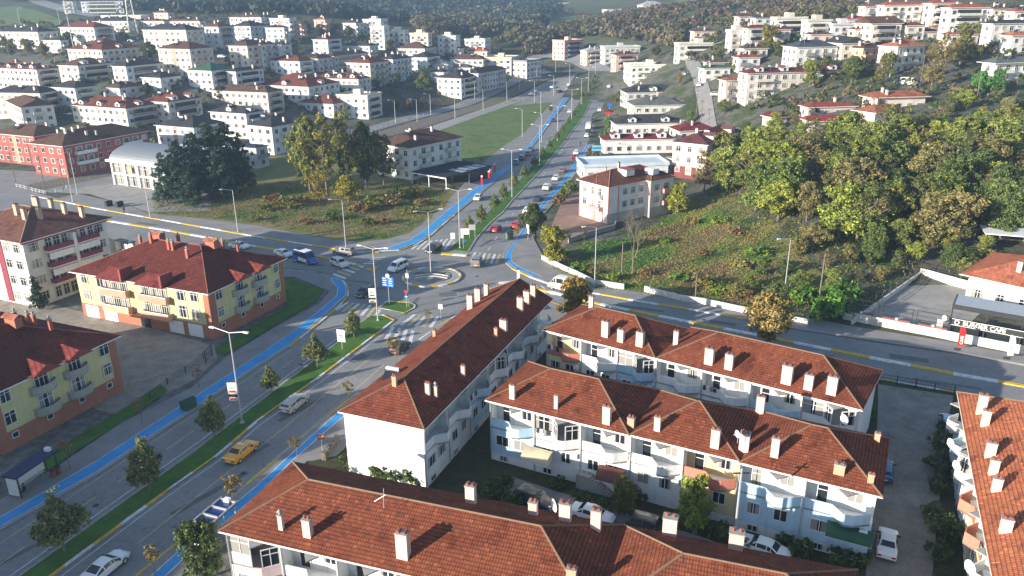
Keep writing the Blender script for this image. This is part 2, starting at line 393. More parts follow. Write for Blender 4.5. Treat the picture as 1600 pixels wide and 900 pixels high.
line(b, [(216,849),(345,747),(437,674),(600,542)], .14, 1, dash=(14, .6))
line(b, [(262,863),(292,838),(395,746),(480,674),(545,618),(600,570)], .12, 1)
line(b, [(390,758),(405,745)], .12, 1)
line(b, [(622,517),(640,500),(680,485)], .12, 1)
line(b, [(690,400),(735,352),(762,326),(800,288),(850,230),(905,150)], .14, 0, dash=(2.6, 5))
line(b, [(762,392),(790,350),(815,316),(850,272),(885,225),(915,180),(945,135)], .14, 0, dash=(2.6, 5))
line(b, [(444,421),(490,424),(521,433)], .14, 0)
line(b, [(740,455),(760,447),(771,453)], .14, 1)
# zebra crossings: pairs of pixel lines the bars run between
def zebra(a0, a1, b0, b1, nb, cols=(0, 1)):
    for k in range(nb):
        for lo, hi in ((k/nb+.12/nb, (k+.62)/nb),):
            p = [G(*a0).lerp(G(*a1), lo), G(*a0).lerp(G(*a1), hi), G(*b0).lerp(G(*b1), hi), G(*b0).lerp(G(*b1), lo)]
            b.poly([(v.x, v.y, Z_M) for v in p], cols[k % len(cols)])
zebra((522,484),(590,499), (540,472),(603,480), 7)
zebra((622,508),(680,512), (645,491),(690,495), 5)
zebra((599,529),(648,539), (611,510),(652,518), 4, (0,))
zebra((538,437),(572,415), (518,430),(552,409), 5)
zebra((566,413),(588,401), (582,413),(606,400), 4)
zebra((640,390),(700,390), (655,378),(712,372), 7, (0,))
zebra((733,409),(780,413), (740,394),(786,398), 6)
zebra((805,452),(870,462), (800,440),(850,447), 6, (0,))
o = b.build('road_markings', [WHITEP, YELP]); struct(o)
# raised ground inside kerbs
sheet('median_grass', MEDL + MEDR[::-1][1:], .12, GRASS, 1)
SPL = [(592,482),(605,471.5),(640,473),(648.5,477.5),(647,482),(632,490)]
sheet('splitter_island_grass', SPL, .12, GRASS, 1)
MUL = [(702,390),(712,380),(743,351),(770,324),(803,291),(832,258),(858,225),(883,191),(906,158),(922,128),(927,113)]
MUR = [(732,393),(744,373.5),(765,349.5),(786,331.5),(800,314),(840,272),(880,225),(913,180),(937,127),(934,113)]
sheet('upper_median_grass', MUL + MUR[::-1], .12, GRASS, 1)
# pavements
sheet('pavement_beside_lane', [(-160,948),(0,829),(150,743),(300,643),(400,575),(450,543),(494,507),(529,479),(543,464),(544,451),(537,440),(521,434),(496,425),(444,421),(300,402),(300,412),(400,432),(460,432),(515,455),(498,475),(440,505),(350,560),(300,605),(190,660),(100,722),(20,770),(-60,810),(-160,880)], Z_P, PAVE, 1)
sheet('pavement_upper_west', [(592,389),(612,387.5),(640,377),(662,362),(700,330),(737,300),(775,272),(800,257),(835,222),(886,152),(907,123),(903,120),(872,150),(820,207),(790,226),(765,245),(712,300),(690,325),(655,352),(640,364),(603,374),(560,378)], Z_P-.005, PAVE, 1)
sheet('pavement_west_north', [(86,312),(150,325.5),(287,349),(400,369),(482.5,382),(527,389),(562,394),(592,392),(560,378),(500,371),(400,352),(330,343),(230,333),(200,320),(120,302)], Z_P, PAVE, 1)
sheet('pavement_north_east', [(822,346.5),(807,369),(788,395),(787,402),(791,411),(802,420),(833,434),(864,445),(905,454),(930,458),(957,462.5),(996,470),(1033,476),(1066,481),(1147,495),(1232,512),(1400,537),(1492,550),(1600,570),(1800,602),(1800,590),(1600,556),(1479,533),(1329,509),(1262,496),(1160,489),(1055,468),(1007,458),(975,453),(928,446),(899,432),(880,424),(850,407),(846,395),(835,375),(835,352),(880,300),(905,262),(926,225),(917,225),(898,255),(878,282),(850,312)], Z_P, PAVE, 1)
sheet('pavement_lower_east', [(212,902),(295,834),(400,745),(490,668),(560,612),(656,530),(690,506),(745,475),(785,456),(808,463),(865,473),(930,494),(1040,519),(1225,559),(1372,592),(1372,599),(1220,570),(1030,530),(900,500),(700,520),(600,640),(525,712),(480,720),(400,800),(340,860),(280,905),(230,925)], Z_P, PAVE, 1)
# blue cycle lanes on the pavement with white edge lines
def lane(name, A, B):
    A2_, B2_ = [G(x, y) for x, y in A], [G(x, y) for x, y in B]; bb = MB(); z = Z_P+.006
    for i in range(len(A)-1):
        q = [A2_[i], A2_[i+1], B2_[i+1], B2_[i]]; c = [(v.x, v.y, z) for v in q]
        bb.poly(c, 0)
        for a, c2, s0 in ((A2_[i], A2_[i+1], B2_[i]), (B2_[i], B2_[i+1], A2_[i])):
            dr = (s0-a).normalized()*.13
            bb.poly([(a.x, a.y, z+.005), (c2.x, c2.y, z+.005), (c2.x+dr.x, c2.y+dr.y, z+.005), (a.x+dr.x, a.y+dr.y, z+.005)], 1)
    struct(bb.build(name, [BLUE, WHITEP]))
lane('cycle_lane', [(-160,925),(0,810),(150,722),(300,624),(400,558),(450,525),(480,501),(510,477),(526,463),(527.5,450),(518.5,441),(517,436.5),(522,434.5)], [(-150,945),(0,826),(150,740),(300,640),(400,573),(450,541),(492,505),(524,477),(541,462),(541,450),(537,441),(530,436.5),(525,434.5)])
lane('cycle_lane', [(592,390),(612,386),(640,376),(662,361),(700,329),(737,299),(775,271),(800,256),(828,226),(854,190),(880,155),(905,125)], [(592,392),(625,389.5),(650,381),(670,369),(710,334),(750,301),(790,269),(808,252),(834,226),(860,190),(887,155),(909,125)])
lane('cycle_lane', [(917,226),(899,254),(880,281),(852,312),(822,350),(808,372),(790,397),(790,404),(794,412),(805,421),(833,432)], [(922,226),(904,256),(885,285),(858,314),(827,352),(819,367),(803,385),(799,398),(800,410),(816,420),(847,433)])
lane('cycle_lane', [(225,913),(237.5,900),(295,848),(400,761),(447,718),(492,677),(525,648)], [(250,913),(262,900),(302,862),(405,773),(455,724),(510,675),(540,650)])
# kerbs, painted in turn white and yellow, each run one object
def kerb(name, pts, seg=2.2, cols=(1, 0), wd=.26, h=.15, z0=0, closed=False):
    P = [G(x, y, 0) for x, y in pts]; bb = MB(); run = 0; k = 0
    for p, q in zip(P, P[1:]):
        ln = (q-p).length; dr = (q-p)/max(ln, 1e-6); sd_ = Vector((-dr.y, dr.x, 0))*wd/2; t = 0
        while t < ln-1e-4:
            st = min(seg-run, ln-t); a, c = p+dr*t, p+dr*(t+st)
            bb.prism([(a.x-sd_.x, a.y-sd_.y), (c.x-sd_.x, c.y-sd_.y), (c.x+sd_.x, c.y+sd_.y), (a.x+sd_.x, a.y+sd_.y)], z0, z0+h, cols[k % len(cols)], None, False)
            t += st; run += st
            if run >= seg-1e-4: run = 0; k += 1
    return struct(bb.build(name, [KW, KY, KG]))
kerb('kerb', MEDR, 3.2, wd=.3, h=.16)
kerb('kerb', MEDL, 30, (2,), .22, .15)
kerb('kerb', SPL+SPL[:1], 2.2, (2, 0, 1), .24)
kerb('kerb', [(-20,841),(0,829),(150,743),(300,643),(400,575.5),(452,542)], 30, (2,), .22, .155)
kerb('kerb', [(452,542),(494,509),(529,480),(543.5,464),(544.5,451),(537,440),(521,434)], 3, (1, 0), .26, .16)
kerb('kerb', [(592,393),(625,391),(650,383),(670,371),(710,336)], 4, (0, 1), .3, .16)
kerb('kerb', [(710,336),(750,303),(790,271),(833,227),(887,157),(909,125)], 30, (2,), .3, .155)
kerb('kerb', MUL, 40, (2,), .25, .15); kerb('kerb', MUR, 40, (2,), .3, .15)
kerb('kerb', [(50,306),(86,313),(150,326),(287,350),(400,370),(482.5,383),(527,390),(562,395),(592,394)], 6.5, (0, 1), .42, .17)
kerb('kerb', [(60,328),(172,346),(275,362.5),(400,386),(496,401),(562,415.5)], 6.5, (0, 1), .8, .17, .02)
kerb('kerb', [(573,421),(584,423),(588,418)], 1.6, (1, 1), .8, .17, .02)
kerb('kerb', [(822,346.5),(807,369),(788,394),(786,402),(790,411),(801,420.5)], 30, (2,), .25, .16)
kerb('kerb', [(801,420.5),(833,435),(864,446),(930,459),(957,463.5),(996,471),(1033,477),(1066,482),(1147,496),(1164,499)], 5.2, (1, 0), .45, .17)
kerb('kerb', [(1225,511),(1400,537.5),(1492,550.5),(1600,570.5),(1800,603)], 40, (2,), .3, .16)
kerb('kerb', [(780,443),(800,441.5),(860,457),(948,478),(985,486),(1018,492.5),(1057,500),(1080,504.5),(1160,520),(1215,531),(1280,544),(1382,564),(1440,575),(1500,587),(1560,597),(1700,622)], 5.2, (0, 1), .75, .18, .02)
kerb('kerb', [(213,901),(294,836),(398,748),(490,669),(560,613)], 5, (1, 2, 2), .26, .16)
kerb('kerb', [(656,531),(690,507),(745,476),(785,457),(808,464)], 3, (0, 2, 1), .26, .16)
kerb('kerb', [(808,464),(865,474),(930,495),(1040,520),(1225,560),(1372,593),(1490,613),(1700,655)], 5, (0, 1), .26, .16)
kerb('kerb', [(690,397),(730,400)], 2.5, (1, 0), .9, .2, .02)
# roundabout
rc = G(674.5, 433.5); b = MB(); n_ = 40
b.prism([(rc.x+5.0*math.cos(2*math.pi*k/n_), rc.y+5.0*math.sin(2*math.pi*k/n_)) for k in range(n_)], .02, .20, 0)
b.prism([(rc.x+3.4*math.cos(2*math.pi*k/n_), rc.y+3.4*math.sin(2*math.pi*k/n_)) for k in range(n_)], .2, .32, 1)
struct(b.build('roundabout_island', [CONC, GRAVEL]))
b = MB()
for k in range(n_):
    a0, a1 = 2*math.pi*k/n_, 2*math.pi*(k+1)/n_
    b.prism([(rc.x+r*math.cos(a), rc.y+r*math.sin(a)) for r, a in ((5.0, a0), (5.45, a0), (5.45, a1), (5.0, a1))], .02, .26, (0, 0, 1, 1)[k % 4])
struct(b.build('roundabout_kerb', [KW, KY]))
b = MB()
for k in range(16):                      # white stone pattern and painted lettering-like blocks on the island
    x = rc.x-3.3+k*.36; y0 = rc.y+.9+.3*math.sin(k*.8)
    b.prism([(x, y0), (x+.2, y0+.05), (x+.45, y0+1.1), (x+.22, y0+1.05)], .32, .36, 1)
for k in range(14):
    t0, t1 = k/14, (k+1)/14
    for q, wdt in ((-1.6, .25), (-.3, .22)):
        f = lambda t: (rc.x-3+6*t, rc.y+q+1.2*math.sin(math.pi*t))
        p, s = f(t0), f(t1); b.prism([(p[0], p[1]), (s[0], s[1]), (s[0], s[1]+wdt), (p[0], p[1]+wdt)], .32, .40, 0)
struct(b.build('roundabout_pattern', [KW, DARKMET]))
# surfaces around the buildings
sheet('gravel_yard', [(90,560),(60,520),(0,500),(-60,470),(60,470),(120,485),(190,500),(335,540),(340,560),(310,590),(190,650),(150,640)], .045, GRAVEL)
sheet('forecourt', [(60,300),(200,285),(330,300),(330,330),(230,331),(140,303)], .05, CONC)
sheet('side_street', [(-60,262),(60,268),(200,262),(330,262),(330,285),(200,288),(60,302),(100,312),(86,313),(-60,300)], .03, PAVE)
sheet('canal_bed', [(60,298),(170,276),(180,262),(60,285),(40,290)], .055, STONE)
sheet('brick_paved_yard', [(846,378),(860,356),(880,310),(905,300),(960,348),(960,357),(905,372),(880,385)], .05, PAVER)
sheet('alley', [(1352,905),(1365,770),(1372,640),(1372,600),(1490,618),(1480,660),(1470,760),(1456,905),(1456,990),(1352,990)], .05, GPAVER)
sheet('garden_ground', [(455,728),(525,712),(600,640),(700,520),(900,500),(1030,530),(1220,570),(1372,600),(1370,700),(1352,990),(700,1100),(400,900)], .04, SOIL)
sheet('garden_ground', [(1456,990),(1456,905),(1470,760),(1480,660),(1490,618),(1700,660),(1900,1100)], .04, SOIL)
sheet('concrete_path', [(800,745),(940,790),(1010,812),(1100,840),(1200,880),(1180,890),(1080,860),(1000,838),(900,808),(780,768)], .05, PAVE)
sheet('parking_court', [(1330,500),(1440,430),(1560,462),(1500,520),(1479,531)], .06, CONC)
sheet('lawn_by_flats', [(440,432),(505,452),(495,470),(350,555),(335,545),(448,478)], .15, GRASS)
sheet('lawn_by_flats', [(60,745),(130,697),(200,655),(262,610),(250,600),(190,640),(60,718)], .15, GRASS)
sheet('vacant_lot', [(200,320),(230,333),(330,343),(400,352),(500,371),(560,378),(603,374),(640,364),(690,325),(712,300),(690,270),(600,262),(420,240),(240,290)], .04, MEAD)
# draped strips further off
drape('meadow', [(860,425),(990,390),(1075,322),(1130,300)], [(950,452),(1062,470),(1180,485),(1330,470)], MEAD, .10, 60)
drape('crop_field', [(652,232),(690,200),(775,152),(850,153)], [(770,262),(800,232),(830,205),(866,155)], CROP, .06, 60)
drape('upper_road', [(930,112),(895,100),(860,90),(800,92)], [(962,114),(945,98),(905,85),(860,78)], ASPH, .25, 40)
drape('side_road', [(560,203),(640,180),(770,140),(850,108)], [(570,210),(645,188),(775,148),(862,113)], ASPH, .12, 50)
drape('canal_bed', [(572,211),(646,190),(777,150),(864,115)], [(600,216),(660,200),(785,158),(868,121)], STONE, .10, 50)
drape('track', [(602,217),(663,201),(787,159),(866,124)], [(640,226),(690,203),(795,165),(850,140)], CONC, .12, 50)
drape('car_park', [(800,166),(840,140),(870,122)], [(868,160),(893,128),(905,112)], PAVE, .16, 30)
drape('hill_street', [(1097,206),(1088,150),(1075,110),(1070,92)], [(1122,206),(1112,150),(1098,110),(1090,92)], PAVE, .25, 50)
drape('highway', [(35,-2),(70,12),(140,28)], [(60,-4),(110,12),(160,27)], PAVE, .8, 40)
drape('far_meadow', [(0,12),(30,10),(60,18),(100,34)], [(0,42),(30,42),(60,42),(90,42)], CROP, .6, 30)
drape('far_meadow', [(640,33),(660,30),(700,33)], [(650,48),(690,50),(715,49)], CROP, .8, 30)
drape('far_meadow', [(560,2),(580,-2)], [(520,14),(585,12)], CROP, .8, 30)
drape('far_meadow', [(852,45),(885,33),(930,28)], [(850,55),(890,46),(935,35)], CROP, .8, 30)
drape('far_meadow', [(1050,-2),(1120,-4)], [(1110,10),(1180,8)], CROP, .8, 20)

b = MB(); rg_ = random.Random(12)
PATCH = two('asphalt_patch', 1.0, ((.3, (.11, .11, .112)), (.7, (.16, .158, .155))), .9, .3, 0, (8, .2))
for x, y, ln, wd, a in ((140,830,6,1.2,55),(240,745,3,1.6,55),(330,770,9,.8,55),(395,705,4,1.4,55),(470,640,7,.7,55),(560,560,3,1.5,55),(700,460,3,2,10),(600,450,4,1,20),(650,470,3,.7,80),(560,440,5,.6,-20),(820,340,5,1,65),(760,380,6,.8,65),(730,345,4,1.2,60),(480,412,7,.8,-22),(350,375,9,.7,-22),(230,350,6,1.2,-22),(1000,482,8,.9,-22),(1250,550,9,.8,-22),(1420,560,5,1.6,-22),(1480,600,8,.7,-22),(1130,505,4,1.3,-22),(880,240,8,.8,72),(860,215,6,1,72),(90,880,4,.8,55),(60,850,7,.6,55)):
    c = G(x, y); d_ = Vector((math.cos(R(a)), math.sin(R(a)), 0)); e_ = Vector((-d_.y, d_.x, 0))
    b.poly([(*(c+d_*p*ln/2+e_*q*wd/2)[:2], Z_R+.003) for p, q in ((-1, -1), (1, -1), (1, 1), (-1, 1))])
struct(b.build('road_patches', PATCH))
for i, (x, y) in enumerate(((470,570),(690,445),(380,740),(620,520),(505,415),(745,432),(150,790),(800,350),(1100,500),(590,465))):
    c = G(x, y); mh = MB(); mh.prism([(.32*math.cos(t*.5236), .32*math.sin(t*.5236)) for t in range(12)], 0, .012); o_ = mh.build('manhole_cover', DARKMET, None, (c.x, c.y, Z_R+.004)); tag(o_, f'round iron manhole cover in the asphalt, {ORD[i]} of ten', 'manhole cover', 'manhole covers')
# ---------------------------------------------------------------- building kit
W_, C_, GR, PK, YL = (.68,.675,.66), (.66,.60,.50), (.42,.42,.41), (.66,.47,.43), (.68,.58,.36)
RB, BR, DK, OR, MR, GN, FL = (.17,.060,.045), (.12,.070,.052), (.055,.055,.06), (.42,.15,.085), (.17,.035,.035), (.05,.12,.09), (.45,.44,.42)
_mc = {}
def once(key, fn):
    if key not in _mc: _mc[key] = fn()
    return _mc[key]
def data_of(mb, name, mats, smooth=False):
    o = mb.build(name, mats, smooth=smooth); me = o.data; bpy.data.objects.remove(o); return me
def win_pane(wd, ht):           # glass only, facing -y, origin at the centre of its back
    return once(('wp', wd, ht), lambda: data_of(MB().box((-wd/2, -.02, -ht/2), (wd/2, .0, ht/2)), 'window', GLASS))
def win_frame(wd, ht, nm):
    def f():
        b = MB(); t = .07
        for x0, x1, z0, z1 in ((-wd/2-t, wd/2+t, ht/2, ht/2+t), (-wd/2-t, wd/2+t, -ht/2-t, -ht/2), (-wd/2-t, -wd/2, -ht/2, ht/2), (wd/2, wd/2+t, -ht/2, ht/2)):
            b.box((x0, -.07, z0), (x1, .0, z1))
        for k in range(1, nm):
            x = -wd/2+wd*k/nm; b.box((x-.035, -.055, -ht/2), (x+.035, -.018, ht/2))
        if ht > 1.3: b.box((-wd/2, -.054, ht*.18), (wd/2, -.0185, ht*.18+.06))
        return data_of(b, 'frame', PVC)
    return once(('wf', wd, ht, nm), f)
def win_far(wd, ht):            # frame and glass in one small mesh
    def f():
        b = MB(); b.box((-wd/2, -.05, -ht/2), (wd/2, 0, ht/2), 1)
        b.box((-wd/2+.1, -.07, -ht/2+.1), (-.04, -.04, ht/2-.1), 0); b.box((.04, -.07, -ht/2+.1), (wd/2-.1, -.04, ht/2-.1), 0)
        return data_of(b, 'window', [GLASS, PVC])
    return once(('far', wd, ht), f)
def window(par, x, y, z, rz, wd=1.3, ht=1.4, nm=2, far=False, kind='window'):
    if far: return link(kind, win_far(wd, ht), par, (x, y, z), rz)
    o = link(kind, win_pane(wd, ht), par, (x, y, z), rz); link('frame', win_frame(wd, ht, nm), o); return o
def hip_roof(par, x0, x1, y0, y1, z, pitch=22, over=.5, color=RB, gable=(), ridge_col=None, name='roof', tile=None, origin=(0, 0)):
    """hipped roof over a rectangle; gable: set of ends 'x0','x1' that stay vertical"""
    X0, X1, Y0, Y1 = x0-over, x1+over, y0-over, y1+over; tp = math.tan(R(pitch)); b = MB(); t = .16
    Lx, Ly = X1-X0, Y1-Y0
    if Lx >= Ly:
        h = Ly/2*tp; yc = (Y0+Y1)/2; ra = Vector((X0 if 'x0' in gable else X0+Ly/2, yc, z+h)); rb_ = Vector((X1 if 'x1' in gable else X1-Ly/2, yc, z+h))
        A, B, C, D = [Vector(p) for p in ((X0,Y0,z),(X1,Y0,z),(X1,Y1,z),(X0,Y1,z))]
        F = [[A, B, rb_, ra], [C, D, ra, rb_], [B, C, rb_], [D, A, ra]]; hips = [(A, ra), (D, ra), (B, rb_), (C, rb_), (ra, rb_)]
    else:
        h = Lx/2*tp; xc = (X0+X1)/2; ra = Vector((xc, Y0 if 'y0' in gable else Y0+Lx/2, z+h)); rb_ = Vector((xc, Y1 if 'y1' in gable else Y1-Lx/2, z+h))
        A, B, C, D = [Vector(p) for p in ((X0,Y0,z),(X1,Y0,z),(X1,Y1,z),(X0,Y1,z))]
        F = [[B, C, rb_, ra], [D, A, ra, rb_], [A, B, ra], [C, D, rb_]]; hips = [(A, ra), (B, ra), (C, rb_), (D, rb_), (ra, rb_)]
    for f in F:
        n = (f[1]-f[0]).cross(f[2]-f[0]).normalized()
        hd = Vector((0, 0, 1)).cross(n)
        if hd.length < 1e-3: hd = Vector((1, 0, 0))
        hd.normalize(); sdv = n.cross(hd)
        b.poly(f, 0, [(p.dot(hd), p.dot(sdv)) for p in f])
    Q = [A, B, C, D]
    for i in range(4):
        p, q = Q[i], Q[(i+1) % 4]; b.poly([p-Vector((0,0,t)), q-Vector((0,0,t)), q, p], 1)
    b.poly([q-Vector((0,0,t)) for q in Q[::-1]], 1)
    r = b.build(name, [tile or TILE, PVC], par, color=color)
    if ridge_col:
        rb2 = MB()
        for p, q in hips:
            if (q-p).length > .1: rb2.tube(p+Vector((0,0,-.01)), q+Vector((0,0,-.01)), .10, .10, 5)
        rb2.build('ridge_cap', TRIM, r, color=ridge_col)
    r['h'] = h
    return r, lambda x, y: z+min([y-Y0, Y1-y]+([] if 'x0' in gable and Lx>=Ly else [x-X0])+([] if 'x1' in gable and Lx>=Ly else [X1-x]))*tp if Lx >= Ly else z+min([x-X0, X1-x]+([] if 'y0' in gable else [y-Y0])+([] if 'y1' in gable else [Y1-y]))*tp
def chimney_data(wd, dp, ht, cap='slab'):
    def f():
        b = MB(); b.box((-wd/2, -dp/2, -.6), (wd/2, dp/2, ht), 0)
        b.box((-wd/2-.05, -dp/2-.05, ht), (wd/2+.05, dp/2+.05, ht+.09), 1)
        if cap == 'slab':
            for k in range(-1, 2, 2): b.box((k*wd*.28-.09, -dp/2+.08, ht+.09), (k*wd*.28+.09, dp/2-.08, ht+.28), 2)
        elif cap == 'pots':
            for k in range(-1, 2, 2): b.tube((k*wd*.25, 0, ht+.09), (k*wd*.25, 0, ht+.4), .12, .10, 8, 2)
        elif cap == 'cone': b.tube((0, 0, ht+.09), (0, 0, ht+.35), .12, .12, 8, 1); b.cone((0, 0, ht+.35), (0, 0, ht+.6), .24, 8, 1)
        return data_of(b, 'chimney', [WALL, CONC, BRICKR])
    return once(('ch', wd, dp, ht, cap), f)
def chimney(par, x, y, z, wd=.8, dp=.6, ht=1.9, color=(.52,.40,.34), cap='slab', rz=0):
    return link('chimney', chimney_data(wd, dp, ht, cap), par, (x, y, z), rz, color)
def dormer(par, x, y, z, wd=2.2, ht=1.1, dp=2.5, rz=0, roofcol=DK):
    def f():
        b = MB(); b.box((-wd/2, 0, 0), (wd/2, dp, ht), 0)
        b.poly([(-wd/2, -.002, ht), (wd/2, -.002, ht), (0, -.002, ht+wd*.28)], 0)
        for s in (-1, 1):
            b.poly([(s*(wd/2+.2), -.25, ht-.08), (0, -.25, ht+wd*.28+.03), (0, dp, ht+wd*.28+.03), (s*(wd/2+.2), dp, ht-.08)][::s], 1)
        b.box((-.45, -.04, .25), (.45, -.001, ht-.05), 2)
        return data_of(b, 'dormer', [PVC, TRIM, GLASS])
    return link('dormer', once(('do', wd, ht, dp), f), par, (x, y, z), rz, roofcol)
def balcony_data(wd, dp, ht, open_=False):
    def f():
        b = MB(); b.box((-wd/2, -dp, -.14), (wd/2, 0, 0), 1)
        t = .1
        b.box((-wd/2, -dp, 0), (wd/2, -dp+t, ht), 0); b.box((-wd/2, -dp+t, 0), (-wd/2+t, 0, ht), 0); b.box((wd/2-t, -dp+t, 0), (wd/2, 0, ht), 0)
        return data_of(b, 'balcony', [TRIM, CONC])
    return once(('ba', wd, dp, ht), f)
def balcony(par, x, y, z, rz, wd=3.2, dp=1.2, ht=.95, color=W_):
    return link('balcony', balcony_data(wd, dp, ht), par, (x, y, z), rz, color)
def frame_from(N_, yaw):        # unit vectors along the front (to the right) and into the depth
    return Vector((math.cos(yaw), math.sin(yaw), 0)), Vector((-math.sin(yaw), math.cos(yaw), 0))
def extent(N_, d, px, default, lo=4.5, hi=45):
    if px is None: return default
    best = None
    for k in range(200):
        t = lo+(hi-lo)*k/199; e = abs(PX(N_+d*t)[0]-px)
        if best is None or e < best[0]: best = (e, t)
    return best[1]
def text_mesh(body, size, m, par, loc, rz=0, ext=.01, nm='lettering', align='CENTER'):
    c = bpy.data.curves.new(nm, 'FONT'); c.body = body; c.size = size; c.extrude = ext; c.offset = size*.02; c.align_x = align
    o = bpy.data.objects.new(nm, c); col.objects.link(o); dg = bpy.context.evaluated_depsgraph_get(); me = bpy.data.meshes.new_from_object(o.evaluated_get(dg)); bpy.data.objects.remove(o)
    me.materials.clear(); me.materials.append(m); me.name = nm
    o = link(nm, me, par, loc); o.rotation_euler = (R(90), 0, rz); return o
houses = []
HC = [0]
def house(L_, Nx, Ny, R_, fl, yawd, wall, roof, desc, row, a=None, bdep=None, rt='hip', cat='apartment block', pitch=22, fh=2.95, bal='S', dorm=0, chim=2, balcol=None, gh=0, group=None, name='apartment_block', over=.55, side=None, base=None, far=True, wn=3.0):
    Hh = fl*fh+.4+gh; yaw = R(yawd); u, v = frame_from(None, yaw)
    Np = GT(Nx, Ny, Hh)
    A_ = extent(Np, -u, L_, a or 12) if a is None else a
    B_ = extent(Np, v, R_, bdep or 10, 5, 48) if bdep is None else bdep
    A_ = max(A_-.5*over, 5); B_ = max(B_-.5*over, 5)
    near = Np - u*over + v*over; cx = near - u*A_/2 + v*B_/2
    zb = Np.z-Hh; zlow = min(T(*(near-u*p+v*q)[:2]) for p in (0, A_) for q in (0, B_))
    root = empty(name, (cx.x, cx.y, zb), yaw, desc, cat, group)
    houses.append((row, Nx, root, desc))
    x0, x1, y0, y1 = -A_/2, A_/2, -B_/2, B_/2; zl = min(-.5, zlow-zb-.5)
    b = MB().box((x0, y0, zl), (x1, y1, Hh-.02), 0)
    for k in range(1, fl): b.box((x0-.06, y0-.06, k*fh+gh-.06), (x1+.06, y1+.06, k*fh+gh+.06), 0)
    b.build('wall', WALL, root, color=wall)
    if base: MB().box((x0-.05, y0-.05, zl), (x1+.05, y1+.05, fh+gh-.3), 0).build('plinth', WALL, root, color=base)
    rng = random.Random(int(Nx*31+Ny*17)); hk = rng.random(); jt = 1+rng.uniform(-.26, .02); wall = (wall[0]*jt*(1+.07*math.sin(hk*40)), wall[1]*jt, wall[2]*jt*(1-.14*abs(math.cos(hk*31)))); balcol = balcol or ([None, (.25,.25,.27), None, (.50,.42,.36), None][int(hk*50) % 5] if fl > 1 else None)
    if rt == 'hip':
        r, hz = hip_roof(root, x0, x1, y0, y1, Hh, pitch, over, roof)
        for k in range(chim):
            x, y = rng.uniform(x0*.75, x1*.75), rng.uniform(y0*.7, y1*.5); chimney(r, x, y, hz(x, y), .7, .5, 1.1+rng.random()*.5, (.6,.54,.48))
        for k in range(dorm):
            if B_ > A_*1.1:
                y = y0+(y1-y0)*(k+.5)/dorm; dormer(r, x1-.5, y, Hh+.3, min(2.8, B_/(dorm+1)), 1.3, min(3.4, A_*.4), R(90), roof)
            else:
                x = x0+(x1-x0)*(k+.5)/dorm; dormer(r, x, y0+.6, Hh+.35, min(2.4, A_/(dorm+.8)), 1.2, min(3, B_*.35), 0, roof)
        if dorm and B_ <= A_*1.1: dormer(r, x1-.6, 0, Hh+.35, 2.2, 1.2, 2.6, R(90), roof)
    elif rt == 'gable':
        r, hz = hip_roof(root, x0, x1, y0, y1, Hh, pitch, over, roof, ('x0', 'x1') if A_ >= B_ else ('y0', 'y1'))
        g = MB()
        if A_ >= B_:
            for x in (x0, x1): g.prism([(x-.1, y0), (x+.1, y0)], Hh-.1, Hh) if 0 else g.poly([(x, y0, Hh-.1), (x, y1, Hh-.1), (x, 0, Hh+(B_/2)*math.tan(R(pitch)))][::1 if x > 0 else -1])
        else:
            for y in (y0, y1): g.poly([(x0, y, Hh-.1), (x1, y, Hh-.1), (0, y, Hh+(A_/2)*math.tan(R(pitch)))][::1 if y < 0 else -1])
        g.build('gable_wall', WALL, root, color=wall)
        for k in range(chim):
            x, y = rng.uniform(x0*.7, x1*.7), rng.uniform(y0*.6, y1*.4); chimney(r, x, y, Hh+.4, .6, .5, 1.4, (.6,.54,.48))
    else:
        b = MB(); b.box((x0-.3, y0-.3, Hh), (x1+.3, y1+.3, Hh+.25), 0)
        for p, q in (((x0-.3, y0-.3, Hh+.25), (x1+.3, y0-.1, Hh+.9)), ((x0-.3, y1+.1, Hh+.25), (x1+.3, y1+.3, Hh+.9)), ((x0-.3, y0-.1, Hh+.25), (x0-.1, y1+.1, Hh+.9)), ((x1+.1, y0-.1, Hh+.25), (x1+.3, y1+.1, Hh+.9))): b.box(p, q, 0)
        r = b.build('roof', WALL, root, color=roof if roof != FL else wall)
        if chim: MB().box((-2, -1.5, Hh+.25), (1.5, 1.5, Hh+2.6), 0).build('stair_head', WALL, r, color=wall)
        for k in range(chim-1): chimney(r, rng.uniform(x0*.7, x1*.7), rng.uniform(y0*.6, y1*.6), Hh+.25, .6, .5, 1.1, (.6, .54, .48))
    strip = far and not base and fl > 2 and hk < .55 and B_ > 8
    if strip:                                     # long balconies with dark glazing on the side
        for f in range(fl):
            zz = gh+f*fh+.45; wl = round(B_*.62, 1)
            balcony(root, x1+.06, 0, zz, R(90), wl, 1.3, .85, balcol or wall)
            link('balcony_glazing', once(('bg', wl), lambda: data_of(MB().box((-wl/2, -.04, 0), (wl/2, 0, 2.1)), 'balcony_glazing', DARKGLASS)), root, (x1+.07, 0, zz), R(90))
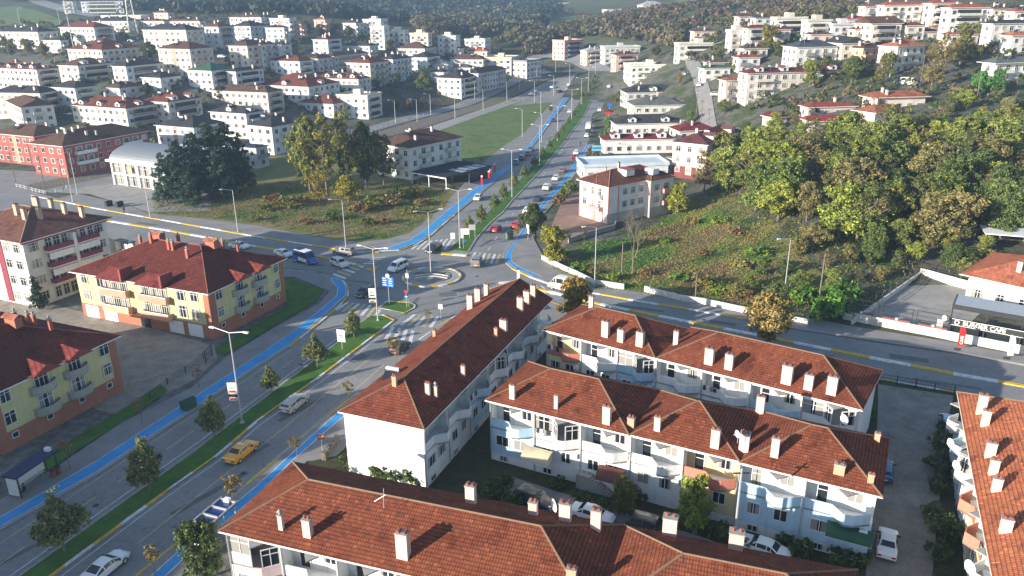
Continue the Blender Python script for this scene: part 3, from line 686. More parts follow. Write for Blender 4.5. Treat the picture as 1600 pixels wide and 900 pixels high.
    def face(ln, fx, rz, which):
        nwin = max(1, int((ln-.8)/wn)); st = ln/nwin; nb = set()
        if which in bal:
            nb = {nwin//2} if nwin < 4 else ({1, nwin-2} if nwin < 7 else {1, 2, nwin-3, nwin-2})
            if nwin == 2: nb = {0}
        for f in range(fl):
            zc = gh+f*fh+1.65
            if base and f == 0: zc += .1
            for k in range(nwin):
                if strip and which == 'S' and abs(-ln/2+st*(k+.5)) < ln*.33: continue
                p = fx(-ln/2+st*(k+.5))
                if k in nb and (f > 0 or gh > 1):
                    window(root, p[0], p[1], zc-.2, rz, 1.6 if not far else 2.4, 2.1, 2, far, 'balcony_door')
                    balcony(root, p[0], p[1], zc-1.35, rz, round(min(st*1.0, 4), 1), 1.2, .95, balcol or wall)
                else:
                    window(root, p[0], p[1], zc, rz, (1.5 if far else 1.3) if (k+len(houses)) % 3 else 1.9, 1.5, 2, far)
        if gh > 1: MB().box((-ln/2+.4, -.05, .2), (ln/2-.4, .0, gh-.3)).build('shop_window', DARKGLASS, root, (fx(0)[0], fx(0)[1], 0), rz)
    if rt == 'hip' and hk > .35 and fl > 1:      # solar water heater on the roof
        x, y = rng.uniform(x0*.5, x1*.5), y0*.55; sh_ = link('solar_heater', once('solar', lambda: data_of(MB().poly([(-.9,-.6,.1),(.9,-.6,.1),(.9,.5,.9),(-.9,.5,.9)], 0).tube((-.8,.6,1.1),(.8,.6,1.1),.27,.27,8,1).box((-.7,.4,-.6),(-.6,.6,.9),1).box((.6,.4,-.6),(.7,.6,.9),1), 'solar_heater', [DARKGLASS, METAL])), r, (x, y, hz(x, y)))
    if fl > 2 and hk > .5 and A_ > 9:            # painted stair strip on the front
        MB().box((-.9, y0-.075, .3), (.9, y0-.03, Hh-.2)).build('painted_strip', WALL, root, color=[(.45,.30,.22),(.35,.36,.38),(.60,.50,.36),(.50,.42,.40)][int(hk*97) % 4])
    if side != 'none':
        face(A_, lambda s: (s, y0-.06), 0, 'F')
        face(B_, lambda s: (x1+.06, s), R(90), 'S')
    return root
def relabel():
    """give every table building the place that singles it out in its row"""
    rows = {}
    for h in houses: rows.setdefault((h[0], h[3]), []).append(h)
    for (row, desc), hs in rows.items():
        hs.sort(key=lambda h: h[1])
        for i, h in enumerate(hs):
            if len(hs) == 1: lab = f"{desc}, {row}"
            elif i == len(hs)-1: lab = f"last {desc} from the left, {row}"
            else: lab = f"{ORD[i]} {desc} from the left, {row}"
            if len(lab.split()) > 16: print('LONG', len(lab.split()), lab)
            h[2]['label'] = lab
            if len(hs) > 1: h[2]['group'] = f"houses {row}"
# ---------------------------------------------------------------- terraced blocks with bay balconies (near)
BLW, SKY, CRM, TER, PNK = (.76,.77,.77), (.44,.62,.76), (.70,.55,.30), (.52,.20,.14), (.66,.50,.50)
PAL = {5: 'CWSWWSWWS', 2: 'SWWWCSSWW', 3: 'PWWPWWWWW', 4: 'WWSWWWWSW', 6: 'SWWCCWSWW'}
def terrace(label, org, yawd, units, z=7.5, seed=1, name='terraced_block', bays_on='front', chims=(), colr=(.185,.056,.032), ends=(), zl=-.4, blank=()):
    """units: (x0, x1, y0, y1) in the frame of the eave corner pixel org; bay balconies line the front of each"""
    O = G(*org, z); yaw = R(yawd); root = empty(name, (O.x, O.y, 0), yaw, label, 'terraced block'); rng = random.Random(seed); bays_n = 0
    ridge = (.19, .12, .075); roofs = []
    for ui, (x0, x1, y0, y1, gab) in enumerate(units):
        ov = .45; X0, X1, Y0, Y1 = x0+ov, x1-ov, y0+ov, y1-ov
        if ui: X0 = x0+.02
        if ui < len(units)-1: X1 = x1-.02
        r, hz = hip_roof(root, x0+ov, x1-ov, y0+ov, y1-ov, z, 25.5, ov, colr, gab, ridge); roofs.append((r, hz, x0, x1, y0, y1))
        lng = bays_on
        b = MB(); rec = 1.35
        if lng == 'front':
            b.box((X0, Y0+rec, zl), (X1, Y1, z-.17), 0); b.box((X0, Y0, zl), (X1, Y0+rec, 4.25), 0); b.box((X0, Y0, 7.0), (X1, Y0+rec, z-.17), 0)
            ax = lambda s, d: (s, Y0+d); s0, s1, rz = X0, X1, 0
        elif lng == 'right':      # bays on the +x side
            b.box((X0, Y0, zl), (X1-rec, Y1, z-.17), 0); b.box((X1-rec, Y0+.3, zl), (X1, Y1, 4.25), 0); b.box((X1-rec, Y0+.3, 7.0), (X1, Y1, z-.17), 0); b.box((X1-rec, Y0, zl), (X1, Y0+.3, z-.17), 0)
            ax = lambda s, d: (X1-d, s); s0, s1, rz = Y0, Y1, R(90)
        else:                     # bays on the -x side
            b.box((X0+rec, Y0, zl), (X1, Y1, z-.17), 0); b.box((X0, Y0, zl), (X0+rec, Y1, 4.25), 0); b.box((X0, Y0, 7.0), (X0+rec, Y1, z-.17), 0)
            ax = lambda s, d: (X0+d, s); s0, s1, rz = Y0, Y1, R(-90)
        b.build('wall', WALL, root, color=BLW)
        if gab and ui in (0,) and 'y1' in gab:
            MB().poly([(X0, Y1, z-.2), (X1, Y1, z-.2), ((X0+X1)/2, Y1, z+(x1-x0)/2*.4)][::-1]).build('gable_wall', WALL, root, color=BLW)
        nb = max(1, round((s1-s0)/5.3)); st = (s1-s0)/nb
        for k in range(nb):
            c0 = s0+k*st; cc = {'W': BLW, 'S': SKY, 'C': CRM, 'P': PNK}[PAL[seed][(bays_n) % 9]]; bays_n += 1
            colw = BLW if cc == SKY else cc
            # party wall and rain pipe
            m = MB(); p, q = ax(c0-.12 if k else c0, -.03), ax(c0+.12 if k else c0+.15, rec)
            m.box((min(p[0], q[0]), min(p[1], q[1]), 4.25), (max(p[0], q[0]), max(p[1], q[1]), 7.0)); m.build('party_wall', WALL, root, color=BLW)
            p = ax(c0+.06, -.12); MB().tube((p[0], p[1], zl+.2), (p[0], p[1], z-.2), .06).build('rain_pipe', METAL, root)
            # tinted back wall of the recess
            p, q = ax(c0+.14, rec-.03), ax(c0+st-.14, rec+.02)
            MB().box((min(p[0], q[0]), min(p[1], q[1]), 4.26), (max(p[0], q[0]), max(p[1], q[1]), 6.99)).build('recess_wall', WALL, root, color=colw)
            if (k+ui+seed) % 2:      # air conditioner on the wall
                p = ax(c0+.9*st, -.2); MB().box((p[0]-.35, p[1]-.28, 3.1), (p[0]+.35, p[1]+.22, 3.65)).build('air_conditioner', PVC, root)
            if (k*3+ui*2+seed) % 5 == 0:      # washing on a line
                m = MB(); wr_ = random.Random(seed*31+ui*7+k)
                for q in range(4):
                    A, B = ax(c0+.3+q*.42, -.16), ax(c0+.62+q*.42, -.13); dz = wr_.uniform(.4, .8)
                    m.box((min(A[0], B[0]), min(A[1], B[1]), 5.5-dz), (max(A[0], B[0])+.01, max(A[1], B[1])+.01, 5.5), q % 3)
                m.build('washing', [DARKMET, SIGNW, PAVE], root)
            enclosed = (seed*7+ui*5+k*3) % 4 == 1
            # parapet: flush, then stepping out to a point, then flush
            path = [(.05, -.02), (.42*st, -.02), (.60*st, -1.15), (.74*st, -1.0), (.97*st, -.02)]
            m = MB()
            for (a0, d0), (a1, d1) in zip(path, path[1:]):
                A, B = ax(c0+a0, d0), ax(c0+a1, d1); A2_, B2_ = ax(c0+a0, d0+.12), ax(c0+a1, d1+.12)
                m.prism([A, B, B2_, A2_], 4.05, 5.25, 0)
            pl = [ax(c0+a, d) for a, d in path]; m.prism(pl+[ax(c0+.97*st, .1), ax(c0+.05, .1)], 4.06, 4.24, 1)
            cc2 = cc if cc != CRM else TER
            m.build('balcony', [WALL, CONC], root, color=cc2)
            if cc != BLW:
                p, q = ax(c0+.2, -.035), ax(c0+st-.02, -.01)
                MB().box((min(p[0], q[0]), min(p[1], q[1]), 1.0), (max(p[0], q[0]), max(p[1], q[1]), 4.05)).build('painted_wall', WALL, root, color=cc)
            if enclosed:          # glazed-in balcony
                for (a0, d0), (a1, d1) in zip(path, path[1:]):
                    A, B = Vector((*ax(c0+a0, d0+.06), 0)), Vector((*ax(c0+a1, d1+.06), 0)); ln = (B-A).length
                    if ln < .9: continue
                    mid = (A+B)/2; ang = math.atan2(B.y-A.y, B.x-A.x)
                    if lng == 'right': pass
                    if lng == 'left': ang += math.pi
                    window(root, mid.x, mid.y, 6.13, ang, round(ln-.2, 1), 1.6, max(2, int(ln/.8)), False, 'glazed_screen')
            else:
                for f_, w1, h1, zz in ((.25, .85, 2.0, 5.35), (.72, 1.2, 1.2, 5.85)):
                    p = ax(c0+f_*st, rec-.05); window(root, p[0], p[1], zz, rz, w1, h1, 1 if w1 < 1 else 2)
            # grey hood under the eaves above the point of the balcony
            m = MB(); A, B, C = ax(c0+.42*st, .02), ax(c0+.60*st, -1.2), ax(c0+.78*st, .02)
            m.prism([A, B, C], z-.42, z-.3, 0); m.build('hood', CONC, root)
            for f_ in (.28, .70):
                p = ax(c0+f_*st, -.045); w1 = 1.1 if (k+ui) % 3 else 1.5
                window(root, p[0], p[1], 2.75, rz, w1, 1.15, 2)
            p = ax(c0+.3*st, -.045); window(root, p[0], p[1], .55, rz, .9, .6, 2, False, 'basement_window')
    for (px, py, wd, ht, cap) in chims:     # chimney pixel = its foot on the roof
        best = None
        for zz in np.arange(z-.2, z+3.2, .08):
            P = G(px, py, zz)-O; lx = P.x*math.cos(yaw)+P.y*math.sin(yaw); ly = -P.x*math.sin(yaw)+P.y*math.cos(yaw)
            for r, hz, x0, x1, y0, y1 in roofs:
                if x0 <= lx <= x1 and y0 <= ly <= y1:
                    e = abs(hz(lx, ly)-zz)
                    if best is None or e < best[0]: best = (e, lx, ly, hz(lx, ly), r)
        if best and best[0] < .3: chimney(best[4], best[1], best[2], best[3], wd, wd*.7, ht, (.60,.46,.40) if ht > 1 else (.5,.3,.2), cap)
    return root, O, yaw, roofs
BC = lambda *p: p
top_blk = terrace('long white terraced block with stepped red tiled roof beside the east road, cream end bay', (847,515), -34.0,
    [(0,15.9,0,10.6,()), (15.9,39.2,0,11.2,())], seed=5,
    chims=[BC(946,525,.9,1.9,'slab'), BC(970,533,.8,1.5,'slab'), BC(1000,538,.9,1.7,'slab'), BC(1056,538,.6,1.7,'slab'), BC(1108,567,1.0,1.8,'slab'), BC(1139,574,.9,1.7,'slab'), BC(1229,597,1.1,2.0,'slab'), BC(1263,606,.9,1.6,'slab'), BC(1299,614,1.0,1.9,'slab'),
           BC(858,504,.5,1.3,'slab'), BC(1077,508,.8,1.6,'slab'), BC(924,480,.6,1.5,'slab')])
mid_blk = terrace('white terraced block of three red roofed steps in the middle of the garden court', (757,625), -27.3,
    [(0,16.3,0,10.7,()), (16.3,27,.1,10.5,()), (27,39.2,-.1,10.7,())], seed=2, zl=-.6,
    chims=[BC(801,621,.6,1.5,'slab'), BC(869,638,.4,1.4,'slab'), BC(948,660,.8,1.8,'slab'), BC(986,666,.7,.9,'pots'), BC(1027,671,.6,1.4,'slab'), BC(1117,697,.8,1.8,'slab'), BC(1162,705,.9,2.0,'slab'), BC(1210,712,.7,1.8,'slab'), BC(1311,737,.9,.8,'slab'), BC(1360,753,.5,.7,'slab'), BC(1370,688,.5,.7,'slab'), BC(1187,645,.8,1.9,'slab')])
bot_blk = terrace('nearest terraced block at the bottom edge with broad weathered red tiled roof', (340,830), -18.5,
    [(0,31.2,0,10.8,()), (31.2,49,.2,10.9,())], seed=3, chims=[BC(440,826,.4,1.3,'cone'), BC(482,837,.7,1.5,'pots'), BC(631,868,.95,2.1,'slab'), BC(736,786,.8,1.7,'slab'), BC(833,804,.7,1.2,'pots'), BC(883,814,.9,1.7,'slab'), BC(931,825,.8,1.7,'slab'), BC(1046,836,1.1,1.7,'pots'), BC(1149,858,1.1,1.6,'pots'), BC(893,905,.7,.9,'slab')])
wht_blk = terrace('long red roofed white terraced block running from the boulevard to the roundabout', (527,643), -22.2,
    [(0,10.3,0,39,('y1',))], seed=4, bays_on='right', colr=(.185,.054,.034),
    chims=[BC(735,482,.8,1.9,'slab'), BC(747,470,.8,1.8,'slab'), BC(760,461,.6,1.6,'slab'), BC(669,617,.5,1.3,'slab'), BC(787,515,.9,1.3,'slab'), BC(775,525,.4,1.0,'slab'), BC(724,586,.45,1.1,'slab'), BC(681,619,.4,1.2,'cone'), BC(813,483,.8,1.7,'slab'), BC(823,474,.8,1.7,'slab'), BC(833,463,.7,1.6,'slab'), BC(617,602,.5,1.0,'pots'), BC(679,525,.4,.7,'pots')])
rgt_blk = terrace('orange roofed terraced block at the right edge with jutting balconies over the alley', (1495,612), -24,
    [(0,11.5,-42,0,())], seed=6, bays_on='left', colr=(.38,.125,.065),
    chims=[BC(1532,645,.8,2.0,'slab'), BC(1538,665,.7,1.6,'slab'), BC(1546,713,.8,1.4,'slab'), BC(1551,740,.7,1.4,'slab'), BC(1556,766,.7,1.2,'pots'), BC(1570,831,.8,1.2,'slab')])

# cream and terracotta flats
OLV, TRC, WTR = (.56,.52,.27), (.36,.15,.095), (.74,.72,.68)
def flats(label, org, yawd, A_, B_, z=7.7, seed=1, zb=0):
    O = G(*org, z); yaw = R(yawd); u, v = frame_from(None, yaw)
    c = O-u*A_/2+v*B_/2; root = empty('block_of_flats', (c.x, c.y, zb), yaw, label, 'block of flats')
    ov = .7; x0, x1, y0, y1 = -A_/2+ov, A_/2-ov, -B_/2+ov, B_/2-ov; z -= zb
    MB().box((x0, y0, 2.3), (x1, y1, z-.17)).build('wall', WALL, root, color=OLV)
    b = MB().box((x0-.04, y0-.04, -.3), (x1+.04, y1+.04, 2.3)); b.box((x1-1.0, y0-.12, 2.3), (x1+.1, y0-.001, z-.18)); b.box((x1+.001, y0-.12, 2.3), (x1+.1, y0+1.2, z-.18)); b.box((x1+.001, y1-1, 2.3), (x1+.1, y1+.05, z-.18))
    b.build('plinth', WALL, root, color=TRC)
    r, hz = hip_roof(root, x0, x1, y0, y1, z, 22.5, ov, (.125,.034,.027), (), (.26,.08,.06))
    # front: two wide bays of stacked balconies, windows at the ends
    for f in range(2):
        zc = 3.9+f*2.75
        for x in (x0+1.7, x1-2.8): window(root, x, y0-.05, zc, 0, 1.3, 1.5, 2)
        for x in (x0+.33*(x1-x0), x0+.63*(x1-x0)):
            bb = MB(); bb.box((x-3.2, y0-1.0, zc-1.75), (x+2.4, y0, zc-1.5), 0); bb.box((x-3.2, y0-1.0, zc-1.5), (x+2.4, y0-.88, zc-.7), 1); bb.box((x+2.28, y0-.88, zc-1.5), (x+2.4, y0, zc-.7), 1); bb.box((x-3.2, y0-.88, zc-1.5), (x-3.08, y0, zc-.7), 1)
            bb.build('balcony', [TRIM, TRIM], root, color=(.55,.28,.19) if f else (.6,.33,.23))
            MB().box((x-3.25, y0-1.03, zc-.7), (x+2.43, y0-.85, zc-.62)).build('railing', PVC, root)
            for k in range(3): window(root, x-2.4+k*1.75, y0-.05, zc-.1, 0, 1.3, 1.9, 3)
        for x in (.08, .42):
            window(root, x1-(x1-x0)*.2 if x > .3 else x0+5.2, y0-.05, zc, 0, 1.5, 1.9, 2)
    for x in (x0+2.2, x0+6.2, x1-3.4, x1-7.2):
        MB().box((x-1.4, y0-.09, .05), (x+1.4, y0-.045, 2.1)).build('garage_door', PVC, root)
    MB().box((x0+.5*(x1-x0)-1.6, y0-1.4, 2.1), (x0+.5*(x1-x0)+1.6, y0, 2.28)).build('porch', TRIM, root, color=TRC)
    MB().box((x0+.5*(x1-x0)-1, y0-.08, .05), (x0+.5*(x1-x0)+1, y0-.045, 2.05)).build('entrance_door', DARKGLASS, root)
    # side: two stacks of rounded balconies, windows, basement lights
    for f in range(2):
        zc = 3.9+f*2.75
        for y in (y0+2, y1-1.8): window(root, x1+.05, y, zc, R(90), 1.3, 1.5, 2)
        for y in (y0+.38*(y1-y0), y0+.64*(y1-y0)):
            bb = MB(); n = 9; P = [(x1+1.15*math.sin(math.pi*k/(n-1)), y-1.7*math.cos(math.pi*k/(n-1))) for k in range(n)]
            bb.prism(P, zc-1.45, zc-1.25, 0)
            for p, q in zip(P, P[1:]):
                a = Vector((q[1]-p[1], p[0]-q[0], 0)).normalized()*.06; bb.prism([p, q, (q[0]-a.x, q[1]-a.y), (p[0]-a.x, p[1]-a.y)], zc-1.25, zc-.4, 1)
            bb.build('balcony', [CONC, TRIM], root, color=(.34,.34,.30))
            window(root, x1+.05, y, zc-.15, R(90), 1.8, 2.0, 3, False, 'balcony_door')
    for y in (.12, .38, .64, .88): window(root, x1+.1, y0+y*(y1-y0), 1.7, R(90), .7, .6, 1, False, 'basement_window')
    for y in (y0+.38*(y1-y0), y0+.64*(y1-y0)):       # small roof over each balcony stack
        bb = MB(); bb.poly([(x1-1.6, y, z+1.35), (x1+1.5, y-1.9, z+.12), (x1+1.5, y, z+1.0)], 0, [(0,0),(3,0),(2,1)]); bb.poly([(x1-1.6, y, z+1.35), (x1+1.5, y, z+1.0), (x1+1.5, y+1.9, z+.12)], 0, [(0,0),(3,0),(2,1)])
        bb.poly([(x1+1.5, y-1.9, z+.12), (x1+1.5, y+1.9, z+.12), (x1+1.5, y, z+1.0)], 1); bb.poly([(x1+1.5, y-1.9, z+.11), (x1-.5, y-1.9, z+.11), (x1-.5, y+1.9, z+.11), (x1+1.5, y+1.9, z+.11)], 1)
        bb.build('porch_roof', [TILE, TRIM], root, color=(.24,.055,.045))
    for x in (x0+.33*(x1-x0), x0+.63*(x1-x0)):
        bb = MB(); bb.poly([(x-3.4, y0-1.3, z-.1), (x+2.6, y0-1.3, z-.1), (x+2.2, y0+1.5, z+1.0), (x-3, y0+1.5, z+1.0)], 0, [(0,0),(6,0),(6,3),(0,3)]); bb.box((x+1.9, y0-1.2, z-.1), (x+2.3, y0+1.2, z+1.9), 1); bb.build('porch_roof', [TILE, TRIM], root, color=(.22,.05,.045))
    rd = (.38,.12,.08)
    for x, y in ((.33,.45), (.50,.40), (.53,.40), (.68,.33), (.17,.55), (.25,.72), (.35,.75), (.66,.75), (.70,.75), (.83,.72), (.60,.72)):
        X, Y = x0+x*(x1-x0), y0+y*(y1-y0); chimney(r, X, Y, hz(X, Y), .42, .42, 1.3, rd, 'cone')
    for x, y in ((.27,.62), (.72,.58)):
        X, Y = x0+x*(x1-x0), y0+y*(y1-y0); zz = hz(X, Y); bb = MB().box((X-.9, Y-.5, zz-.3), (X+.9, Y+.5, zz+1.1), 1)
        bb.poly([(X-1.2, Y-.8, zz+1.1), (X+1.2, Y-.8, zz+1.1), (X+1.2, Y, zz+1.5), (X-1.2, Y, zz+1.5)], 0, [(0,0),(2.4,0),(2.4,1),(0,1)]); bb.poly([(X+1.2, Y+.8, zz+1.1), (X-1.2, Y+.8, zz+1.1), (X-1.2, Y, zz+1.5), (X+1.2, Y, zz+1.5)], 0, [(0,0),(2.4,0),(2.4,1),(0,1)])
        bb.build('chimney_stack', [TILE, WALL], r, color=(.42,.15,.10))
    return root
flats('pale green and terracotta block of flats with red hipped roof left of the roundabout', (325,460), -22.6, 28.4, 18.5, 7.7, 1)
_v2 = frame_from(None, R(-22.6))[1]; _c2 = Vector((-50.3, 92.8, 7.7))-_v2*18.5
flats('pale green and terracotta block of flats half out of the left edge beside the boulevard', PX(_c2), -22.6, 28.4, 18.5, 7.7, 2)

# white flats with maroon balcony fronts at the left edge
def maroon_flats():
    z = 11.6; O = G(31, 380.5, z); yaw = R(-25); u, v = frame_from(None, yaw); A_, B_ = 20, 17.5
    c = O-u*A_/2+v*B_/2; root = empty('block_of_flats', (c.x, c.y, 0), yaw, 'tall cream block of flats with maroon balcony fronts and brown hipped roof at left edge', 'block of flats')
    ov = .9; x0, x1, y0, y1 = -A_/2+ov, A_/2-ov, -B_/2+ov, B_/2-ov
    MB().box((x0, y0, -.2), (x1, y1, z-.17)).build('wall', WALL, root, color=(.70,.68,.60))
    r, hz = hip_roof(root, x0, x1, y0, y1, z, 20, ov, (.17,.08,.062), (), (.34,.20,.14))
    MR_ = (.22,.035,.06)
    MB().box((x0-.3, y0-.3, z-.55), (x1+.3, y1+.3, z-.18)).build('fascia', TRIM, root, color=MR_)
    for f in range(4):
        zc = 1.6+f*2.85
        window(root, x1+.05, y1-1.7, zc, R(90), 1.8, 1.4, 3); window(root, x1+.05, y0+1.7, zc, R(90), 1.8, 1.4, 3)
        for k, y in enumerate((y0+.37*(y1-y0), y0+.69*(y1-y0))):
            if f:
                bb = MB(); bb.box((x1, y-2.4, zc-1.35), (x1+1.2, y+2.4, zc-1.15), 0); bb.box((x1+1.1, y-2.4, zc-1.15), (x1+1.2, y+2.4, zc-.35), 1); bb.box((x1, y-2.4, zc-1.15), (x1+1.1, y-2.3, zc-.35), 1); bb.box((x1, y+2.3, zc-1.15), (x1+1.1, y+2.4, zc-.35), 1)
                bb.build('balcony', [PVC, TRIM], root, color=MR_)
                if f < 3: MB().box((x1+1.0, y-2.3, zc+.2), (x1+1.08, y+2.3, zc+1.3)).build('roller_blind', SIGNW, root)
            for q in (-1.5, 0, 1.5): window(root, x1+.05, y+q, zc-.1, R(90), 1.1, 1.8, 2)
        for x in (x0+2, x0+6, x1-4.4, x1-1.8): window(root, x, y0-.05, zc, 0, 1.3, 1.4, 2)
        MB().box((x0+.62*(x1-x0), y0-.12, zc-1.3), (x0+.70*(x1-x0), y0-.02, zc+1.5)).build('painted_stripe', TRIM, root, color=MR_)
    MB().box((x1+.0, y0+.535*(y1-y0)-.3, 0), (x1+1.3, y0+.535*(y1-y0)+.3, z-.6)).build('pier', WALL, root, color=(.7,.7,.66))
    for x, y in ((.15,.35), (.22,.25), (.55,.35), (.72,.30), (.78,.42), (.62,.70), (.80,.70), (.35,.75), (.25,.8), (.92,.8)):
        X, Y = x0+x*(x1-x0), y0+y*(y1-y0); chimney(r, X, Y, hz(X, Y), .75, .6, 1.7, (.50,.37,.29), 'slab')
maroon_flats()

# pink and white house above the brick yard
def pink_house():
    z = 8.6; O = G(951, 293, z); yaw = R(-54); root = empty('apartment_house', (O.x, O.y, 0), yaw, 'white apartment house with pink trim and brown tiled roof beside the brick yard', 'apartment house')
    P1 = (.55,.27,.25); A_, B_ = 10.6, 20
    MB().box((-A_+.5, .5, -.3), (-.5, B_-.5, z-.17)).box((-.48, 12, -.3), (1.2, B_-.5, z-.17)).build('wall', WALL, root, color=(.76,.72,.69))
    MB().box((-.55, .45, -.2), (-.42, 11.99, 2.3)).box((1.2, 12, -.2), (1.26, B_-.45, 2.3)).build('plinth', WALL, root, color=(.45,.42,.38))
    for x, y in ((-A_+.5, .5), (-.6, .5), (-2.3, .5), (-.55, 3.5), (1.1, 12)): MB().box((x-.12, y-.1, 0), (x+.22, y+.12, z-.2)).build('pink_pilaster', TRIM, root, color=P1)
    MB().box((-A_+.45, .38, 2.45), (-.4, .48, 2.65)).build('string_course', TRIM, root, color=P1)
    rc_ = (.13,.058,.042); r, hz = hip_roof(root, -A_+.5, -.5, .5, B_-.5, z, 25, .55, rc_, (), (.40,.18,.13))
    hip_roof(root, -5, 1.2, 12, B_-.5, z+.03, 25, .5, rc_, (), (.36,.16,.12)); hip_roof(root, -A_+.3, -4.4, .3, 9, z+.02, 25, .5, rc_, (), (.36,.16,.12))
    MB().box((-4.6, 7, z+1.2), (-1.8, 9.6, z+2.6)).build('roof_box', PVC, r); MB().box((-2.4, 13.5, z+1), (.2, 15.5, z+2.3)).build('dormer', PVC, r); MB().box((-4.7, 7.1, z+2.6), (-1.7, 9.7, z+2.7)).build('roof_hatch', TRIM, r, color=(.35,.08,.08))
    chimney(r, -7.5, 10, hz(-7.5, 10), .6, .5, 1.6); chimney(r, -7.0, 5.5, hz(-7.0, 5.5), .3, .3, .9)
    for f in range(2):
        zc = 4.0+f*2.85
        window(root, -A_+2.2, .45, zc, 0, 1.5, 1.5, 2); window(root, -5.6, .45, zc-.1, 0, 1.6, 1.9, 3)
        bb = MB(); bb.box((-6.8, -.7, zc-1.35), (-2.2, .48, zc-1.15), 0); bb.box((-6.8, -.7, zc-1.15), (-2.2, -.58, zc-.35), 1); bb.box((-2.32, -.58, zc-1.15), (-2.2, .48, zc-.35), 1)
        bb.build('balcony', [PVC, TRIM], root, color=P1 if f == 0 else (.72,.66,.64)); window(root, -3.3, .45, zc-.1, 0, 1.0, 1.9, 2)
        for y in (5.5, 8, 10.6): window(root, -.44, y, zc, R(90), 1.4, 1.4, 3)
        for y in (14, 17): window(root, 1.26, y, zc, R(90), 1.7, 1.4, 3)
        balcony(root, 1.26, 17, zc-1.3, R(90), 3.0, 1.0, .9, P1)
    MB().box((-A_+1, .4, .1), (-A_+3.6, .49, 2.2)).build('garage_door', PVC, root); MB().box((-5.6, .4, .1), (-4.6, .49, 2.2)).build('door', TRIM, root, color=(.4,.25,.2))
pink_house()

# showroom with curved metal roof
def showroom():
    z = 6.6; O = G(254, 262, z); yaw = R(-27); root = empty('showroom', (O.x, O.y, 0), yaw, 'white glass fronted showroom with grey curved metal roof behind the dark conifers', 'showroom')
    A_, B_ = 21.5, 26
    MB().box((-A_+.5, .8, 0), (-.3, B_, z-.1)).build('wall', WALL, root, color=(.7,.7,.68))
    b = MB(); 
    for k in range(5): b.box((-A_+.3+k*(A_-.9)/4, .3, 0), (-A_+.9+k*(A_-.9)/4, .79, z-.1))
    b.box((-A_+.3, .35, 3.0), (-.01, .78, 3.4)); b.box((-A_-.8, -.3, z-.1), (0, B_, z+.5)); b.build('frame', PVC, root)
    for k in range(4):
        x = -A_+.9+k*(A_-.9)/4+(A_-.9)/8-.3
        for zc in (1.55, 4.8): window(root, x, .78, zc, 0, 4.2, 2.7, 5)
    b = MB(); n = 16; B2 = B_*.62
    for k in range(n):
        t0, t1 = math.pi*k/n, math.pi*(k+1)/n; p = lambda t: (B2/2-(B2/2)*math.cos(t), z+.5+3.4*math.sin(t))
        (ya, za), (yb, zb) = p(t0), p(t1); b.poly([(-A_+.6, ya, za), (-.2, ya, za), (-.2, yb, zb), (-A_+.6, yb, zb)], 0)
        for x in (-A_+.6, -.2): b.poly([(x, ya, z+.5), (x, yb, z+.5), (x, yb, zb), (x, ya, za)], 1)
    b.build('curved_roof', [plain('zinc_roof', (.20,.22,.25), .5, .4, .2), plain('navy_fascia', (.02,.05,.14), .5)], root)
    MB().box((-14.6, .2, 4.0), (-12.6, .3, 5.6)).build('yellow_poster', YELP, root)
showroom()
house(350, 400, 232, 418, 2, -25, (.55,.55,.55), (.05,.06,.09), 'long grey showroom wing with navy metal roof', 'behind the dark conifers', cat='showroom wing', name='showroom', chim=0, pitch=14, a=14)

# restaurant building with terrace
rest = house(586, 640, 232, 722, 3, -38, (.72,.71,.69), (.12,.065,.055), 'white three storey restaurant building with brown roof', 'by the field', name='restaurant_building', cat='restaurant building', chim=3, bal='SF', far=False, over=.8)
def pergola():
    yw = R(-38); u, v = frame_from(None, yw); O = G(697, 278, 3.3); A_ = extent(O, -u, 642, 12); B_ = extent(O, v, 768, 18)
    root = empty('restaurant_terrace', (O.x, O.y, 0), yw, 'dark roofed restaurant terrace with pale awning strips and white frame beside the lane', 'terrace')
    b = MB(); b.box((-A_, 0, 3.3), (0, B_, 3.45)); b.build('roof', plain('dark_roof_felt', (.03, .035, .045), .95, .1), root)
    for k in range(4): MB().box((-A_*.45+k*.3, B_*.38+k*B_*.15, 3.5), (-.4, B_*.38+(k+.7)*B_*.15, 3.56)).build('awning', plain('pale_awning', (.30,.36,.42), .8, .2), root)
    for x in (-A_+.2, -A_/2, -.2):
        for y in (.2, B_/2, B_-.2): MB().box((x-.1, y-.1, 0), (x+.1, y+.1, 3.29)).build('support', PVC, root)
    MB().box((-A_, -.08, 2.95), (0, -.01, 3.25)).build('beam', PVC, root); MB().box((.01, 0, 2.95), (.08, B_, 3.25)).build('beam', DARKMET, root)
    MB().box((-A_+.3, .12, .1), (-.3, .18, 1.0)).build('screen', DARKGLASS, root); MB().box((-.1, B_*.5, .1), (-.04, B_-.3, 2.9)).build('screen', DARKGLASS, root)
pergola()
# ---------------------------------------------------------------- the town, one line per building
D1, D2_, D3, D4, D5, D6, D7 = ('nearest left town rows', 'middle left town rows', 'upper left town rows', 'town behind green field', 'right of the boulevard', 'right hillside', 'top of right hillside')
RBK = (.36,.10,.09)
H = lambda *a, **k: house(*a, **k)
